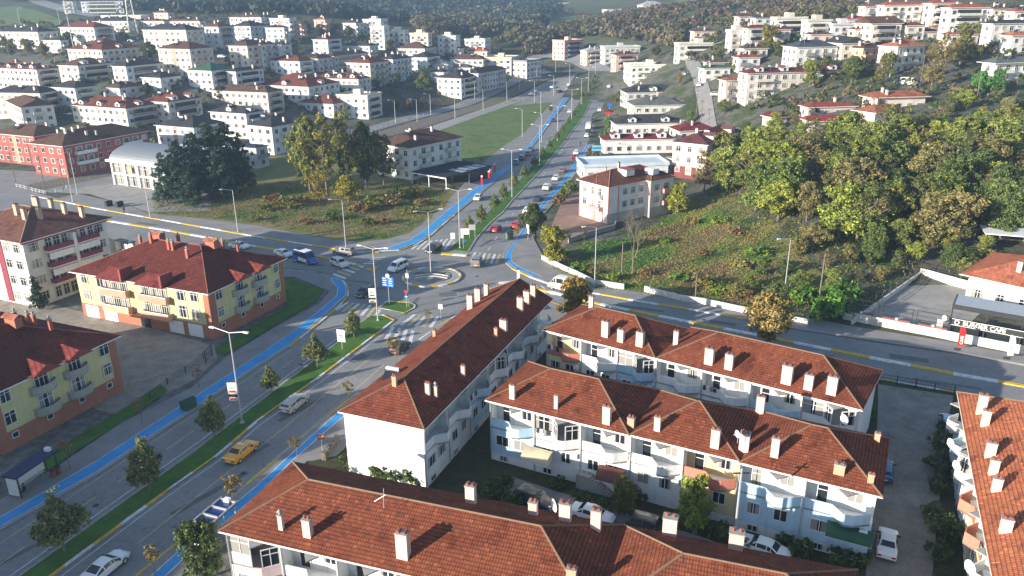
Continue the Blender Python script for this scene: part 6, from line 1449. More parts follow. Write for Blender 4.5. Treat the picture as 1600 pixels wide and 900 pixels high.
MB().box((-2.3, -.8, 2.5), (-.9, .8, 2.62)).build('roof_panel', DARKMET, v); MB().box((-2.2, -.86, 2.43), (1.2, .86, 2.497)).build('white_roof', SIGNW, v); MB().box((-1.0, -1.015, .5), (1.6, -1.002, 1.2)).build('white_stripe', SIGNW, v)
car('sedan', 443, 400, (425,394), (460,405), WH, 'white car behind the blue and white minibus')
car('suv', 538, 398, (553,400), (521,397), (.22,.21,.20), 'dark grey off-roader turning west at the junction')
car('sedan', 374, 388, (360,386), (390,390), WH, 'white car on the west road behind the red roofed flats')
car('suv', 678, 393, (690,386), (666,400), BK, 'black off-roader entering the roundabout from the boulevard')
car('mpv', 745, 414, (741,424), (750,402), (.22,.20,.19), 'brown grey people carrier entering the upper boulevard')
car('hatch', 747, 312, (757,303), (737,322), (.60,.58,.54), 'pale silver car on the upper left carriageway')
car('hatch', 775, 361, (768,367), (783,353), RD, 'red car driving up the upper boulevard')
car('hatch', 807, 355, (800,360), (815,346), (.36,.03,.03), 'red car parked at the kerb by the dumpster')
car('van', 880, 453, (897,457), (864,449), WH, 'white delivery van at the corner of the east road', cat='van', name='van')
sm = dict(small=True)
D_ = [('hatch',806,257,(811,250),(800,264),(.05,.12,.2),'blue car, nearest of four in the upper left carriageway'),('hatch',815,250,(820,244),(809,256),BK,'black car, second of four in the upper left carriageway'),('hatch',825,243,(830,237),(820,249),RD,'red car, third of four in the upper left carriageway'),('hatch',829,236,(834,230),(824,242),(.05,.12,.25),'blue car, farthest of four in the upper left carriageway'),
('hatch',825,332,(818,338),(833,322),WH,'white car at the right kerb, nearest the corner tree'),('sedan',841,313,(834,320),(849,305),(.03,.04,.06),'dark blue car in the upper right carriageway'),('suv',855,296,(848,303),(863,288),(.6,.6,.6),'silver off-roader in the upper right carriageway'),('sedan',869,281,(862,288),(876,273),WH,'white car ahead of the silver off-roader'),('hatch',879,269,(873,275),(886,262),(.18,.10,.07),'brown car under the kerb tree'),('hatch',899,248,(893,254),(905,241),(.2,.02,.03),'dark red car parked by the warehouse'),('hatch',901,241,(896,247),(907,235),WH,'white car parked by the warehouse'),
('hatch',917,214,(912,220),(922,207),WH,'white car parked farther up beside the shops'),('suv',919,208,(914,214),(924,202),BK,'dark car parked between the white car and the white van'),('van',920,201,(915,207),(925,194),WH,'small white van parked beside the shops'),('suv',928,190,(923,196),(932,184),BK,'black car parked behind the bush by the shops'),('hatch',937,174,(933,180),(941,167),WH,'white car parked near the blue shop sign'),('hatch',865,190,(869,184),(861,196),(.05,.06,.08),'dark car far up the left carriageway'),('hatch',890,176,(894,170),(887,182),WH,'white car far up beside the median'),
('hatch',952,137,(949,142),(955,131),WH,'white car at the far end of the parked row'),('suv',874,145,(870,147),(879,143),BK,'black car at the far car park'),('hatch',864,138,(860,140),(869,136),WH,'white car at the far car park'),('sedan',831,149,(825,150),(838,148),WH,'white car left of the far car park'),('hatch',891,134,(886,136),(896,132),WH,'white car crossing at the far bend'),
('suv',1119,150,(1113,151),(1125,149),(.5,.5,.5),'grey pickup parked on the hill street'),('hatch',1091,135,(1092,140),(1090,130),WH,'white car parked on the hill street'),('hatch',1068,118,(1069,123),(1067,113),(.6,.6,.6),'silver car parked at the top of the hill street'),('hatch',1065,110,(1066,115),(1064,105),BK,'dark car parked at the top of the hill street'),
('hatch',106,180,(100,178),(112,181),WH,'white car in the lane of the left town'),('van',1420,133,(1414,133),(1427,133),WH,'white van below the white orange roofed house'),('hatch',205,66,(200,66),(210,67),WH,'white car among the upper left houses'),('hatch',347,90,(342,90),(352,91),WH,'white car between the beige blocks')]
for kd, x, y, a, c, cc, lab in D_: car(kd, x, y, a, c, cc, lab, **sm)
car('sedan', 1385, 857, (1383,885), (1387,830), WH, 'white saloon parked in the paved alley', z=.06)
car('hatch', 1381, 742, (1383,772), (1384,715), (.04,.10,.28), 'blue car half hidden behind the middle terrace', z=.06)
car('hatch', 1480, 668, (1485,690), (1478,640), (.35,.5,.65), 'pale blue car beside the right edge block', z=.06)
car('sedan', 925, 812, (900,806), (950,822), WH, 'white saloon parked behind the nearest block, left of two white cars', z=.06)
car('suv', 836, 790, (815,782), (860,800), BK, 'black off-roader parked behind the nearest block', z=.06)
car('suv', 1016, 832, (995,826), (1040,840), (.05,.05,.045), 'dark off-roader half hidden behind the nearest block', z=.06)
car('sedan', 1196, 866, (1170,858), (1220,876), WH, 'white car parked behind the nearest block, right of two white cars', z=.06)

# ---------------------------------------------------------------- lamps, poles, wires
def street_lamp(px, py, h, arms, label, group='street lamps', ang=None, P=None, banner=False):
    P = P or GT(px, py); r = empty('street_lamp', P, 0, label, 'street lamp', group)
    b = MB().tube((0, 0, 0), (0, 0, h), .11, .06, 8); b.box((-.22, -.22, 0), (.22, .22, .25)); b.build('pole', METAL, r)
    for a in arms:
        d = Vector((math.cos(R(a)), math.sin(R(a)), 0)); e = d*2.0+Vector((0, 0, h+.35))
        MB().tube((0, 0, h-.03), e, .045, .04, 6).build('arm', METAL, r)
        b = MB(); q = e+d*.7; sd_ = Vector((-d.y, d.x, 0))*.16
        b.prism([(e-sd_*.6)[:2], (q-sd_)[:2], (q+sd_)[:2], (e+sd_*.6)[:2]], e.z-.08, e.z+.08); b.build('lamp_head', SIGNW, r)
    if banner:
        for zz, hh, m in ((4.6, 1.9, SIGNW), (3.6, .8, PVC)):
            bb = MB().box((-1.15, -.03, zz-hh/2), (-.1, .03, zz+hh/2), 0); bb.box((-1.0, -.045, zz-.35), (-.25, -.031, zz-.1), 1); bb.box((-1.0, -.045, zz+.2), (-.25, -.031, zz+.3), 2); bb.build('banner', [SIGNW, SIGNR, GRASS], r)
    return r
street_lamp(378.5, 662, 12, (160, -20), 'tall double armed street lamp with banner on the lower median, at its lower end', banner=True)
street_lamp(590.5, 501.5, 12, (160, -20), 'tall double armed street lamp with banner at the tip of the lower median', banner=True)
street_lamp(673.4, 429.5, 12, (200, 20), 'tall street lamp standing in the roundabout')
street_lamp(718.7, 388, 12, (160, 0), 'tall double armed street lamp at the lower tip of the upper median')
street_lamp(800, 308, 12, (170, -10), 'tall double armed street lamp on the upper median, second from the roundabout')
for i, (x, y) in enumerate(((843,258),(871,220),(893,186),(908,163),(919,143),(930,118))): street_lamp(x, y, 12, (170, -10), f'tall double armed street lamp on the upper median, {ORD[i+2]} from the roundabout')
for i, (x, y, h, a) in enumerate(((372,363,9.5,(200,)),(541,391,10.5,(200,)),(235,341,9.5,(200,)),(114,316,9,(200,)),(121,303,11,(200,)),(929,449,11,(200,)),(1225,462,10,(200,)))): street_lamp(x, y, h, a, ['single armed street lamp on the kerb before the dark conifers','single armed street lamp on the kerb of the west junction','single armed street lamp left of the dark conifers','street lamp on the yellow kerb behind the left edge flats','taller pole lamp in the showroom forecourt','slim street lamp on the kerb before the meadow','slim street lamp among the bushes above the golden tree'][i], 'street lamps along the cross road')
for i, (x, y) in enumerate(((618,192),(652,190),(673,180),(711,184),(742,155),(755,172),(792,158),(760,147),(812,140),(838,132),(820,128),(850,120),(868,112))): street_lamp(x, y, 9, (200,), f'street lamp along the side road and canal, {ORD[i]} from the left', 'street lamps along the side road')
for i, (x, y) in enumerate(((816,214),(845,180),(846,222),(865,150),(890,130),(835,160))): street_lamp(x, y, 10, (170,), f'thin lamp along the edge of the green field, {ORD[i]} nearest', 'lamps along the green field')
for i, (x, y) in enumerate(((32,39),(94,40),(154,26),(170,18),(189,21),(120,16))): street_lamp(x, y, 10, (0,), f'lamp along the far highway, {ORD[i]} from the left', 'lamps along the far highway')
poles = []
for i, (x, y, h, lab) in enumerate(((25,287,9,'wooden power pole on the grass behind the left edge flats'),(52,266,9,'second wooden power pole beside the red blocks'),(70,293,9,'power pole left of the showroom'),(100,292,8,'thin power pole beside the white rails'),(1484,300,10,'wooden power pole in the wood with wires'),(1437,135,10,'wooden power pole above the old orange roofed house'),(1525,160,8,'lamp pole at the right edge below the villa'),(1095,195,9,'power pole at the foot of the hill street'),(1088,178,9,'power pole half way up the hill street'),(1073,128,9,'power pole near the white office building'),(1107,245-50,6,'short pole by the maroon roofed annex'),(1050,435,7,'leaning pole in the meadow'),(1035,470,5,'white wooden stake in the meadow'),(1278,480,9,'thin pole in the bushes left of the parking court'),(1390,120,8,'pole near the old orange roofed house'),(1142,890,10.5,'tall concrete pole in the garden of the middle terrace'))):
    if lab.startswith('leaning'): x, y = 971, 435
    if lab.startswith('white wooden'): x, y = 1086, 470
    P = GT(x, y); r = empty('utility_pole', P, 0, lab, 'pole'); MB().tube((0, 0, -.3), (0, 0, h), .13, .09, 7).build('pole', METAL if i > 13 else BARK, r); MB().box((-.7, -.05, h-.5), (.7, .05, h-.38)).build('cross_arm', DARKMET, r); poles.append((P, h))
def wire(a, c, label, sag=1.0, n=10):
    b = MB(); a, c = Vector(a), Vector(c); pr = a
    for k in range(1, n+1):
        t_ = k/n; q = a.lerp(c, t_)-Vector((0, 0, sag*4*t_*(1-t_))); b.tube(pr, q, .025, .025, 3); pr = q
    tag(b.build('overhead_wire', DARKMET), label, 'wire', 'overhead wires')
P, h = poles[4]; e = GT(1640, 330)
for k in range(3): wire(P+Vector((.3*k-.3, 0, h-.4-k*.5)), e+Vector((0, 0, 9-k*.6)), f'overhead wire from the pole in the wood, {["top","middle","bottom"][k]} of three')
P2, h2 = poles[5]
for k in range(2): wire(P2+Vector((0, 0, h2-.3-k*.5)), poles[6][0]+Vector((0, 0, 7.5-k*.5)), f'overhead wire above the old houses, {["upper","lower"][k]} of two')
wire(poles[7][0]+Vector((0, 0, 8.5)), GT(1040,245)+Vector((0, 0, 6)), 'overhead wire over the maroon roofs')
# lattice pylon
P = GT(210, 60); r = empty('lattice_pylon', P, R(20), 'tall steel lattice pylon rising over the left town', 'pylon'); b = MB(); Hh = 34
for sx in (-1, 1):
    for sy in (-1, 1): b.tube((sx*2.4, sy*2.4, -.5), (sx*.5, sy*.5, Hh), .12, .08, 4)
for k in range(11):
    z0, z1 = Hh*k/11, Hh*(k+1)/11; w0, w1 = 2.4-1.9*k/11, 2.4-1.9*(k+1)/11
    for s in (-1, 1):
        b.tube((-w0, s*w0, z0), (w1, s*w1, z1), .05, .05, 3); b.tube((w0, s*w0, z0), (-w1, s*w1, z1), .05, .05, 3); b.tube((s*w0, -w0, z0), (s*w1, w1, z1), .05, .05, 3); b.tube((-w0, s*w0, z0), (w0, s*w0, z0), .05, .05, 3)
b.build('lattice', METAL, r)
P = GT(118, 88); r = empty('lattice_mast', P, 0, 'slim grey mast left of the lattice pylon', 'mast'); MB().tube((0, 0, -.5), (-.5, 0, 30), .25, .12, 6).build('pole', METAL, r); MB().box((-1.5, -.1, 27), (.5, .1, 27.3)).build('cross_arm', METAL, r)

# ---------------------------------------------------------------- signs and street furniture
def sign(px, py, parts, label, h=3, rz=-20, cat='sign', name='road_sign', P=None, two_posts=0):
    P = P or G(px, py, .12); r = empty(name, P, R(rz), label, cat)
    b = MB()
    for s in ((-1, 1) if two_posts else (0,)): MB().tube((s*two_posts, 0, 0), (s*two_posts, 0, h), .05, .05, 6).build('sign_post', METAL, r)
    for kd, x, z, w_, hh, m, tx in parts:
        if kd == 'r':
            f = MB().box((x-w_/2, -.08, z-hh/2), (x+w_/2, -.05, z+hh/2)).build('panel', m, r)
            if tx: text_mesh(tx[0], tx[1], tx[2], f, (x, -.09, z-tx[1]*.35))
        elif kd == 'c':
            f = MB().tube((x, -.05, z), (x, -.09, z), w_/2, w_/2, 16).build('disc', m, r)
            if tx: MB().box((x-w_*.3, -.11, z-.05), (x+w_*.3, -.09, z+.05)).build('arrow', tx, f)
        elif kd == 't':
            MB().prism([(0, 0)]*3, 0, 0) if 0 else None
            b = MB(); b.poly([(x-w_/2, -.09, z+w_*.4), (x, -.09, z-w_*.45), (x+w_/2, -.09, z+w_*.4)]); b.poly([(x-w_/2, -.06, z+w_*.4), (x+w_/2, -.06, z+w_*.4), (x, -.06, z-w_*.45)]); b.build('panel', m, r)
    return r
sign(608.5, 475.5, [('r',-.55,4.0,1.0,1.7,SIGNB,None),('r',.55,4.0,1.0,1.7,SIGNB,None),('c',0,5.1,.7,.7,SIGNW,None)], 'pole with two blue direction panels and white disc on the splitter island', h=5.0, name='direction_sign')
for o in [o for o in bpy.data.objects if o.name.startswith('panel') and o.parent and o.parent.name.startswith('direction_sign')]:
    b = MB()
    xs = [v.co.x for v in o.data.vertices]; x = (min(xs)+max(xs))/2
    for k in range(4): b.box((x-.38, -.1, 3.4+k*.38), (x+.3-.1*(k % 2), -.081, 3.5+k*.38))
    b.build('arrow_marks', SIGNW, o)
sign(639, 479.5, [('r',0,5.5,.6,.8,METAL,None)], 'camera pole on the right tip of the splitter island', h=6.5, name='camera_pole', cat='pole')
sign(636, 480, [('t',0,2.6,.8,.8,SIGNR,None),('c',0,1.9,.7,.7,SIGNB,SIGNW)], 'give way sign above a blue disc beside the camera pole', h=3)
sign(535, 546, [('r',0,2.2,1.25,1.9,SIGNW,('SIFIR\nATIK',.30,DARKMET))], 'white advertising panel with dark lettering on the lower median', h=1.2, name='advertising_sign', rz=-15)
sign(724, 388, [('r',.4,3.6,1.7,1.3,SIGNW,None),('r',.4,4.35,1.7,.25,SIGNR,None),('r',-.2,2.5,.6,.6,SIGNW,None),('r',.3,1.6,.5,.5,SIGNB,None)], 'white information board with red top edge at the tip of the upper median', h=4.4, name='information_board', rz=0)
sign(708, 386, [('r',0,2.4,.9,1.3,SIGNW,None)], 'small white panel left of the information board', h=2, rz=0)
sign(738, 372, [('r',0,2.4,1.4,1.2,METAL,None)], 'framed display board among the upper median trees', h=2, rz=0, two_posts=.6, name='display_board')
sign(689, 498, [('r',0,2.1,.7,.8,SIGNW,None)], 'small white sign on the pavement beside the long white block', h=2.4, rz=-15)
sign(504, 706, [('r',0,2.0,.8,.7,BRICKR,('STOP',.24,SIGNW))], 'small red brown sign on the pavement above the bottom block', h=2.3, rz=10)
sign(810, 452, [('r',0,2.8,.5,1.6,SIGNW,None),('r',0,3.8,.4,.3,DARKMET,None)], 'tall white pole sign at the start of the east road', h=4, rz=0)
sign(835, 368, [('r',.2,2.0,1.4,1.7,(SIGNR),None)], 'red and white board by the corner tree', h=1.4, rz=20, name='advertising_sign')
sign(825, 375, [('r',0,2.4,1.0,2.0,SIGNW,None)], 'tall white advertising screen by the red parked car', h=3.4, rz=-60, name='advertising_screen')
sign(952, 160+16, [('r',0,3.4,1.8,1.5,SIGNB,None)], 'blue shop sign above the parked cars', h=3, P=GT(952,177), rz=0, name='shop_sign')
sign(952, 186, [('r',0,2.4,2.2,1.0,SIGNR,None)], 'red shop sign below the blue one', h=2.2, P=GT(950,186), rz=0, name='shop_sign')
sign(930, 245, [('r',0,3.4,3.2,1.8,once('paleblue', lambda: plain('pale_blue_sign', (.15,.42,.62), .5)),None),('r',0,3.4,2.8,.3,SIGNW,None)], 'pale blue board standing before the warehouse', h=3.4, P=GT(932,248), rz=0, name='shop_sign', two_posts=1.4)
for i, (x, y) in enumerate(((753,292),(764,284),(766,281),(773,272))): sign(x, y, [('r',0,1.6,.5,2.2,SIGNR,None),('r',0,2.9,.5,.5,SIGNW,None)], f'red and white flag banner beside the cycle lane, {ORD[i]} from the roundabout', h=3, rz=0, name='banner_flag', cat='flag')
# dumpsters and bins
def dumpster(px, py, rz, label, c=(.03,.10,.06), s=1.0):
    P = G(px, py, .14); r = empty('dumpster', P, R(rz), label, 'dumpster'); r.scale = (s, s, s); b = MB()
    b.prism([(-.85, -.5), (.85, -.5), (.85, .5), (-.85, .5)], .15, 1.15); b.build('body', TRIM, r, color=c)
    b = MB(); b.poly([(-.9, -.55, 1.17), (.9, -.55, 1.17), (.9, 0, 1.4), (-.9, 0, 1.4)]); b.poly([(-.9, 0, 1.4), (.9, 0, 1.4), (.9, .55, 1.17), (-.9, .55, 1.17)]); b.poly([(-.9, -.55, 1.17), (-.9, 0, 1.4), (-.9, .55, 1.17)]); b.poly([(.9, -.55, 1.17), (.9, .55, 1.17), (.9, 0, 1.4)]); b.build('lid', TRIM, r, color=tuple(x*.7 for x in c))
    for sx in (-.7, .7):
        for sy in (-.4, .4): MB().tube((sx-.04, sy, .1), (sx+.04, sy, .1), .1, .1, 8).build('wheel', RUBBER, r)
dumpster(295, 638, 55, 'dark green dumpster on the blue cycle lane')
dumpster(795, 373, 60, 'grey green dumpster at the kerb by the red parked car', (.12,.16,.11), 1.15)
dumpster(170, 322, 60, 'dark dumpster on the pavement below the showroom forecourt, left one', (.03,.035,.04))
dumpster(187, 323, 60, 'dark dumpster on the pavement below the showroom forecourt, right one', (.03,.035,.04))
# bus shelters
def shelter(org, tgt, label, roofm=SIGNB, bars=False, glassy=True, P0=None, wd=1.7, ln=None):
    P, Q = G(*org, .14), G(*tgt, .14); L_ = ln or (Q-P).length; ang = math.atan2(Q.y-P.y, Q.x-P.x); r = empty('bus_shelter', P, ang, label, 'bus shelter')
    MB().box((-.2, -wd/2-.1, 2.45), (L_+.2, wd/2+.1, 2.6)).build('roof', roofm, r)
    b = MB()
    for x in (.1, L_-.1):
        for y in (-wd/2+.1, wd/2-.1): b.box((x-.05, y-.05, 0), (x+.05, y+.05, 2.44))
    if bars:
        for k in range(5): b.box((k*L_/4-.08, -wd/2-.15, 2.6), (k*L_/4+.08, wd/2+.15, 2.75))
        for y in (-wd/2-.14, wd/2+.06): b.box((-.2, y, 2.6), (L_+.2, y+.1, 2.75))
    b.build('frame', METAL if bars else DARKMET, r)
    MB().box((.3, wd/2-.06, .4), (L_-.3, wd/2-.03, 2.1)).build('back_panel', SIGNW if not bars else GLASS, r)
    MB().box((-.02, -wd/2+.2, .3), (.04, wd/2-.2, 2.3)).build('end_panel', SIGNW, r)
    MB().box((.8, wd/2-.55, .42), (L_-.8, wd/2-.15, .5)).box((.9, wd/2-.4, 0), (1, wd/2-.3, .42)).box((L_-1, wd/2-.4, 0), (L_-.9, wd/2-.3, .42)).build('bench', METAL, r)
    MB().box((L_-.3, -.3, 2.62), (L_+.1, .3, 3.0)).build('route_box', SIGNW, r)
    return r
shelter((24,778), (84,736), 'bus shelter with dark blue roof on the pavement left of the boulevard', plain('navy_roof', (.012,.02,.09), .4))
shelter((306,868), (362,818), 'bus shelter with blue roof panels and white bars at the bottom block', plain('navy_panels', (.012,.03,.16), .3), True)
shelter((186,393), (208,398), 'dark bus shelter on the west road behind the red roofed flats', DARKMET)
# litter bins
for i, (x, y) in enumerate(((92,740),(84,745))):
    P = G(x, y, .14); r = empty('litter_bin', P, 0, f'brown litter bin beside the left bus shelter, {["right","left"][i]} one', 'bin'); MB().tube((0, 0, .1), (0, 0, .8), .25, .28, 10).build('body', BRICKR, r); MB().tube((0, 0, .8), (0, 0, .84), .30, .30, 10).build('rim', DARKMET, r)
# satellite dishes
def dish(px, py, z, label, s=.5, az=200, group='satellite dishes'):
    P = G(px, py, z); s *= .75; r = empty('satellite_dish', P, R(az), label, 'satellite dish', group); b = MB(); n = 14
    for k in range(n):
        a0, a1 = 2*math.pi*k/n, 2*math.pi*(k+1)/n
        f = lambda a, q: (.25*q*q*s, q*s*math.cos(a), .35+q*s*math.sin(a))
        for q0, q1 in ((0, .5), (.5, 1)): b.poly([f(a0, q0), f(a0, q1), f(a1, q1), f(a1, q0)])
    b.build('bowl', SIGNW, r); MB().tube((0, 0, -.6), (-.02, 0, .3), .03, .03, 5).tube((0, 0, .1), (.55*s+.2, 0, .35), .015, .015, 4).box((.55*s+.15, -.05, .3), (.55*s+.27, .05, .4)).build('mount', METAL, r)
dish(868, 795, 9.0, 'satellite dish at the back eave of the nearest block', .75)
dish(1153, 683, 9.6, 'satellite dish beside the tall chimney of the middle block', .5)
dish(1320, 660, 8.6, 'satellite dish behind the ridge of the middle block, left one', .7)
dish(1486, 697, 6.2, 'satellite dish on a balcony of the right edge block, upper one', .65, 190)
dish(1495, 732, 6.2, 'satellite dish on a balcony of the right edge block, middle one', .65, 190)
dish(1517, 892, 6.0, 'satellite dish on a balcony of the right edge block, lower one', .8, 190)
dish(1476, 500, 3.2, 'satellite dish on the corner of the café', .55, 200)
# roof aerial and solar heater
P = G(599, 785, 10.6); r = empty('tv_aerial', P, 0, 'thin television aerial on the ridge of the nearest block', 'aerial'); MB().tube((0, 0, -.5), (.1, 0, 1.3), .03, .03, 5).tube((-.7, 0, .1), (.2, 0, .7), .03, .03, 4).build('mast', METAL, r)
P = G(611, 592, 8.3); r = empty('solar_heater', P, R(-20), 'small solar water heater on the roof of the long white block', 'solar heater'); b = MB(); b.poly([(-.9, -.6, 0), (.9, -.6, 0), (.9, .5, .8), (-.9, .5, .8)]); b.poly([(-.9, -.57, -.05), (-.9, .53, .75), (.9, .53, .75), (.9, -.57, -.05)]); b.build('panel', DARKGLASS, r); MB().tube((-.8, .6, 1.0), (.8, .6, 1.0), .25, .25, 10).box((-.7, .4, -.8), (-.6, .6, .8)).box((.6, .4, -.8), (.7, .6, .8)).build('tank', METAL, r)
# walls and fences
def wall_run(name, pts, h, wd, m, label, z0=0, cat='wall', terr=False):
    P = [(GT(x, y) if terr else G(x, y)) for x, y in pts]; b = MB()
    for p, q in zip(P, P[1:]):
        d_ = (q-p).normalized(); s = Vector((-d_.y, d_.x, 0))*wd/2; z = min(p.z, q.z)
        for k in range(1):
            A = [(p-s), (q-s), (q+s), (p+s)]
            lo = [(v_.x, v_.y, v_.z-.5+z0) for v_ in A]; hi = [(v_.x, v_.y, v_.z+h+z0) for v_ in A]
            b.poly(hi); b.poly([lo[0], lo[1], hi[1], hi[0]]); b.poly([lo[1], lo[2], hi[2], hi[1]]); b.poly([lo[2], lo[3], hi[3], hi[2]]); b.poly([lo[3], lo[0], hi[0], hi[3]])
    return tag(b.build(name, m), label, cat)
wall_run('garden_wall', [(847,406),(862,414),(880,423),(899,431),(928,446),(950,449),(975,453)], 1.1, .3, WHITEW, 'weathered white low wall curving round the meadow corner')
wall_run('garden_wall', [(1007,456),(1030,462),(1056,468)], 1.1, .3, WHITEW, 'short white wall before the meadow, left of two pieces')
wall_run('garden_wall', [(1056,468.5),(1100,475),(1165,489),(1240,504),(1262,508)], 1.0, .3, WHITEW, 'long peeling white wall before the meadow, right of two pieces')
wall_run('yard_wall', [(888,380),(905,374),(960,358),(962,352)], 1.1, .25, CONC, 'grey wall along the lower side of the brick yard')
wall_run('retaining_wall', [(506,720),(528,690)], 1.0, .5, STONE, 'rough stone retaining wall left of the white gable')
def rail_fence(pts, h, label, m=DARKMET, step=2.2, nrails=3, name='fence', bars=False, terr=False):
    P = [(GT(x, y) if terr else G(x, y, .1)) for x, y in pts]; r = empty(name, P[0], 0, label, 'fence'); O = P[0]
    po, ra = MB(), MB()
    for p, q in zip(P, P[1:]):
        ln = (q-p).length; n = max(1, int(ln/step)); d_ = (q-p)/ln
        for k in range(n+1): a = p+d_*ln*k/n-O; po.box((a.x-.05, a.y-.05, a.z), (a.x+.05, a.y+.05, a.z+h))
        for k in range(nrails):
            zz = Vector((0, 0, h*(k+.6)/(nrails))); ra.tube(p-O+zz, q-O+zz, .03, .03, 4)
        if bars:
            for k in range(int(ln/.25)): a = p+d_*.25*k-O; ra.box((a.x-.012, a.y-.012, a.z+.1), (a.x+.012, a.y+.012, a.z+h))
    po.build('posts', m, r); ra.build('rails', m, r); return r
rail_fence([(1372,596),(1430,606),(1490,618)], 1.3, 'dark iron railing between the alley and the east road', bars=True)
rail_fence([(26,292),(45,297),(74,304)], 1.0, 'low white fence along the canal at the left', PVC, 1.8, 2)
rail_fence([(74,304),(100,298),(104,294)], 1.0, 'short white bridge rail beside the canal', PVC, 1.8, 3)
rail_fence([(235,625),(262,600),(290,582),(318,560)], .9, 'low dark fence along the gravel yard', step=3)
rail_fence([(570,208),(640,187),(700,170),(770,148),(850,114)], 1.0, 'long blue grey rail beside the side road', METAL, 4, 2, terr=True)
g_ = rail_fence([(322,568),(332,556)], 2.0, 'black iron gate of the gravel yard', bars=True, name='gate'); g_['category'] = 'gate'
# rails of the garden stairs on the middle terrace
def stairs(px, py, rz, label, n=9, wd=1.1, m=CONC):
    P = G(px, py, 0); r = empty('garden_stairs', P, R(rz), label, 'stairs', 'garden stairs of the middle terrace'); b = MB()
    for k in range(n): b.box((k*.28, -wd/2, 0), (k*.28+.28, wd/2, 1.75-(k+1)*.19))
    b.box((-1.6, -wd/2, 0), (0, wd/2, 1.75)); b.build('steps', m, r)
    rr = MB()
    for s in (-wd/2, wd/2):
        rr.tube((-1.6, s, 2.6), (0, s, 2.6), .03, .03, 4); rr.tube((0, s, 2.6), (n*.28, s, .95), .03, .03, 4)
        for k in range(8): x = -1.6+k*(n*.28+1.6)/7; zt = 2.6 if x < 0 else 2.6-1.65*x/(n*.28); rr.tube((x, s, zt-.9), (x, s, zt), .018, .018, 4)
    rr.build('handrail', PVC, r)
for i, (x, y) in enumerate(((864,732),(925,765),(1012,770),(1195,815),(1275,850))): stairs(x, y, -27, f'outside stair with handrail before the middle terrace, {ORD[i]} from the left')
def awning(px, py, z, wd, dp, colr, label, rz=-27):
    P = G(px, py, z); r = empty('awning', P, R(rz), label, 'awning'); b = MB(); n = 6
    for k in range(n):
        t0, t1 = R(90*k/n), R(90*(k+1)/n); f = lambda t_: (-dp*math.sin(t_), .9*math.cos(t_))
        (y0, z0), (y1, z1) = f(t0), f(t1); b.poly([(-wd/2, y0, z0), (-wd/2, y1, z1), (wd/2, y1, z1), (wd/2, y0, z0)]); 
        for s in (-1, 1): b.poly([(s*wd/2, 0, 0), (s*wd/2, y0, z0), (s*wd/2, y1, z1)])
    b.build('canopy', TRIM, r, color=colr)
    MB().tube((-wd/2, -dp, 0), (wd/2, -dp, 0), .03, .03, 4).tube((-wd/2, 0, -.02), (-wd/2, -dp, -.02), .03, .03, 4).tube((wd/2, 0, -.02), (wd/2, -dp, -.02), .03, .03, 4).build('frame', METAL, r)
awning(843, 712, 2.6, 3.0, 1.6, (.50,.44,.31), 'cream cloth awning before the middle terrace')
awning(1327, 832, 2.7, 3.8, 1.5, (.03,.09,.05), 'dark green awning at the right end of the middle terrace')
awning(957, 742, 2.5, 2.6, 1.6, (.14,.05,.04), 'dark brown porch roof before the middle terrace')
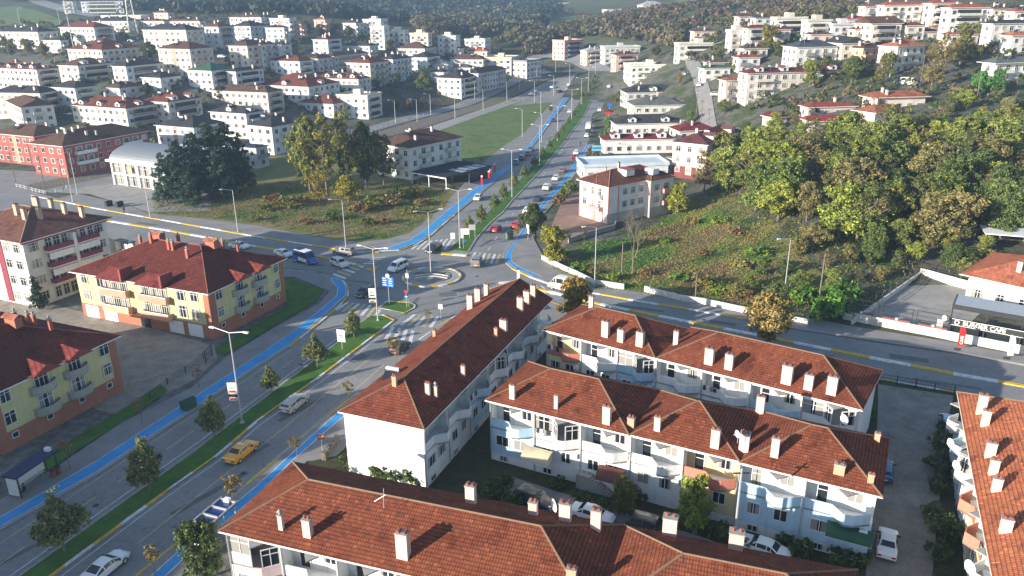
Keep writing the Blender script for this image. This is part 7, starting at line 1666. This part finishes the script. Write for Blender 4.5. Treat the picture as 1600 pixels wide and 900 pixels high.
# people
def person(px, py, label, colr, leg=(.03,.03,.04), h=1.74, rz=0, z=.14, seated=False, P=None):
    P = P or G(px, py, z); r = empty('person', P, R(rz), label, 'person'); s = h/1.74
    hip = .45 if seated else .92
    J = {'p':(0,0,hip),'w':(0,0,hip+.18),'c':(0,0,hip+.42),'n':(0,0,hip+.58),'h':(0,-.01,hip+.72)}
    if seated: K = {'hl':(-.09,0,hip),'kl':(-.10,-.42,hip+.02),'al':(-.10,-.42,.06),'fl':(-.1,-.58,.04),'hr':(.09,0,hip),'kr':(.10,-.42,hip+.02),'ar':(.10,-.42,.06),'fr':(.1,-.58,.04)}
    else: K = {'hl':(-.09,0,hip-.04),'kl':(-.10,-.06,.5),'al':(-.10,.06,.07),'fl':(-.1,-.1,.04),'hr':(.09,0,hip-.04),'kr':(.10,.03,.5),'ar':(.10,.2,.09),'fr':(.1,.06,.04)}
    A = {'sl':(-.19,0,hip+.50),'el':(-.25,.03,hip+.24),'hdl':(-.24,-.10,hip+.02),'sr':(.19,0,hip+.50),'er':(.25,.0,hip+.24),'hdr':(.24,-.14,hip+.04)}
    J.update(K); J.update(A); E_ = [('p','w'),('w','c'),('c','n'),('n','h'),('p','hl'),('hl','kl'),('kl','al'),('al','fl'),('p','hr'),('hr','kr'),('kr','ar'),('ar','fr'),('c','sl'),('sl','el'),('el','hdl'),('c','sr'),('sr','er'),('er','hdr')]
    rad = dict(p=.14,w=.13,c=.15,n=.06,h=.105,hl=.1,kl=.065,al=.045,fl=.045,hr=.1,kr=.065,ar=.045,fr=.045,sl=.075,el=.05,hdl=.035,sr=.075,er=.05,hdr=.035)
    ks = list(J); me = bpy.data.meshes.new('body'); me.from_pydata([tuple(c*s for c in J[k]) for k in ks], [(ks.index(a), ks.index(b_)) for a, b_ in E_], [])
    o = bpy.data.objects.new('body', me); col.objects.link(o); md = o.modifiers.new('skin', 'SKIN'); 
    for i, k in enumerate(ks): me.skin_vertices[0].data[i].radius = (rad[k]*s, rad[k]*s)
    me.skin_vertices[0].data[0].use_root = True; o.modifiers.new('sub', 'SUBSURF').levels = 1
    dg = bpy.context.evaluated_depsgraph_get(); m2 = bpy.data.meshes.new_from_object(o.evaluated_get(dg)); bpy.data.objects.remove(o)
    m2.materials.clear()
    for x in (TRIM, once('skinmat', lambda: plain('skin', (.5,.3,.2), .6)), once(('lm',)+leg, lambda: plain('trousers', leg, .9)), once('hair', lambda: plain('hair', (.02,.015,.01), .8))): m2.materials.append(x)
    for pl_ in m2.polygons:
        c = pl_.center; zz = c.z/s
        pl_.material_index = 1 if zz > hip+.60 or (abs(c.x)/s > .2 and zz < hip+.1 and zz > hip-.08) else (2 if zz < hip+.02 else 0); pl_.use_smooth = True
    link('body', m2, r, color=colr)
    b = MB(); cz_ = (hip+.755)*s
    for i in range(5):
        for j in range(10):
            f = lambda a, e_: (.112*s*math.cos(a)*math.cos(e_), .015+.112*s*math.sin(a)*math.cos(e_), cz_+.115*s*math.sin(e_))
            a0, a1, e0, e1 = 2*math.pi*j/10, 2*math.pi*(j+1)/10, R(8+82*i/5), R(8+82*(i+1)/5); b.poly([f(a0, e0), f(a1, e0), f(a1, e1), f(a0, e1)])
    b.build('hair', once('hair', lambda: None), r)
person(194.5, 333, 'person in dark clothes walking on the pavement below the showroom', (.03,.03,.035), rz=60)
person(40, 772, 'person in black sitting on the bench of the left bus shelter', (.02,.02,.025), seated=True, rz=-30)
person(1085, 140, 'person in dark clothes on the hill street', (.03,.03,.05), P=GT(1085,140))
person(900, 236, 'person in dark clothes on the pavement by the warehouse', (.03,.03,.05), P=GT(907,228))
person(1557, 462, 'person in a bright green top beside the cream house', (.45,.6,.05), P=G(1558,461,1.2))
# blocks outside the frame at the lower left whose shadows lie on the boulevard
YAW3 = R(-22.6); u3, v3 = frame_from(None, YAW3)
for i, (cx, cy, A_, B_, Hh) in enumerate(((-69,47,22,15.5,13),(-77,28,20,14,14.5),(-52,6,20,16,14.5))):
    O = Vector((cx, cy, Hh)); pz = PX(O); flats(['green flats just outside the lower left corner, nearest the frame','green flats outside the lower left, middle one','green flats outside the lower left, farthest one'][i], pz, -22.6, A_, B_, Hh, 3)

# ---------------------------------------------------------------- the air
HM = bpy.data.materials.new('haze_air'); HM.use_nodes = True; n_ = HM.node_tree; n_.nodes.clear()
ho = n_.nodes.new('ShaderNodeOutputMaterial'); hv = n_.nodes.new('ShaderNodeVolumePrincipled'); hv.inputs['Color'].default_value = (.46, .68, 1, 1); hv.inputs['Density'].default_value = HAZE; hv.inputs['Anisotropy'].default_value = .2
n_.links.new(hv.outputs[0], ho.inputs['Volume'])
hzo = MB().box((-3000, -150, -2.5), (3000, 2700, 215)).build('haze', HM); hzo['kind'] = 'stuff'; hzo['label'] = 'thin blue morning haze in the air over the town'; hzo['category'] = 'haze'
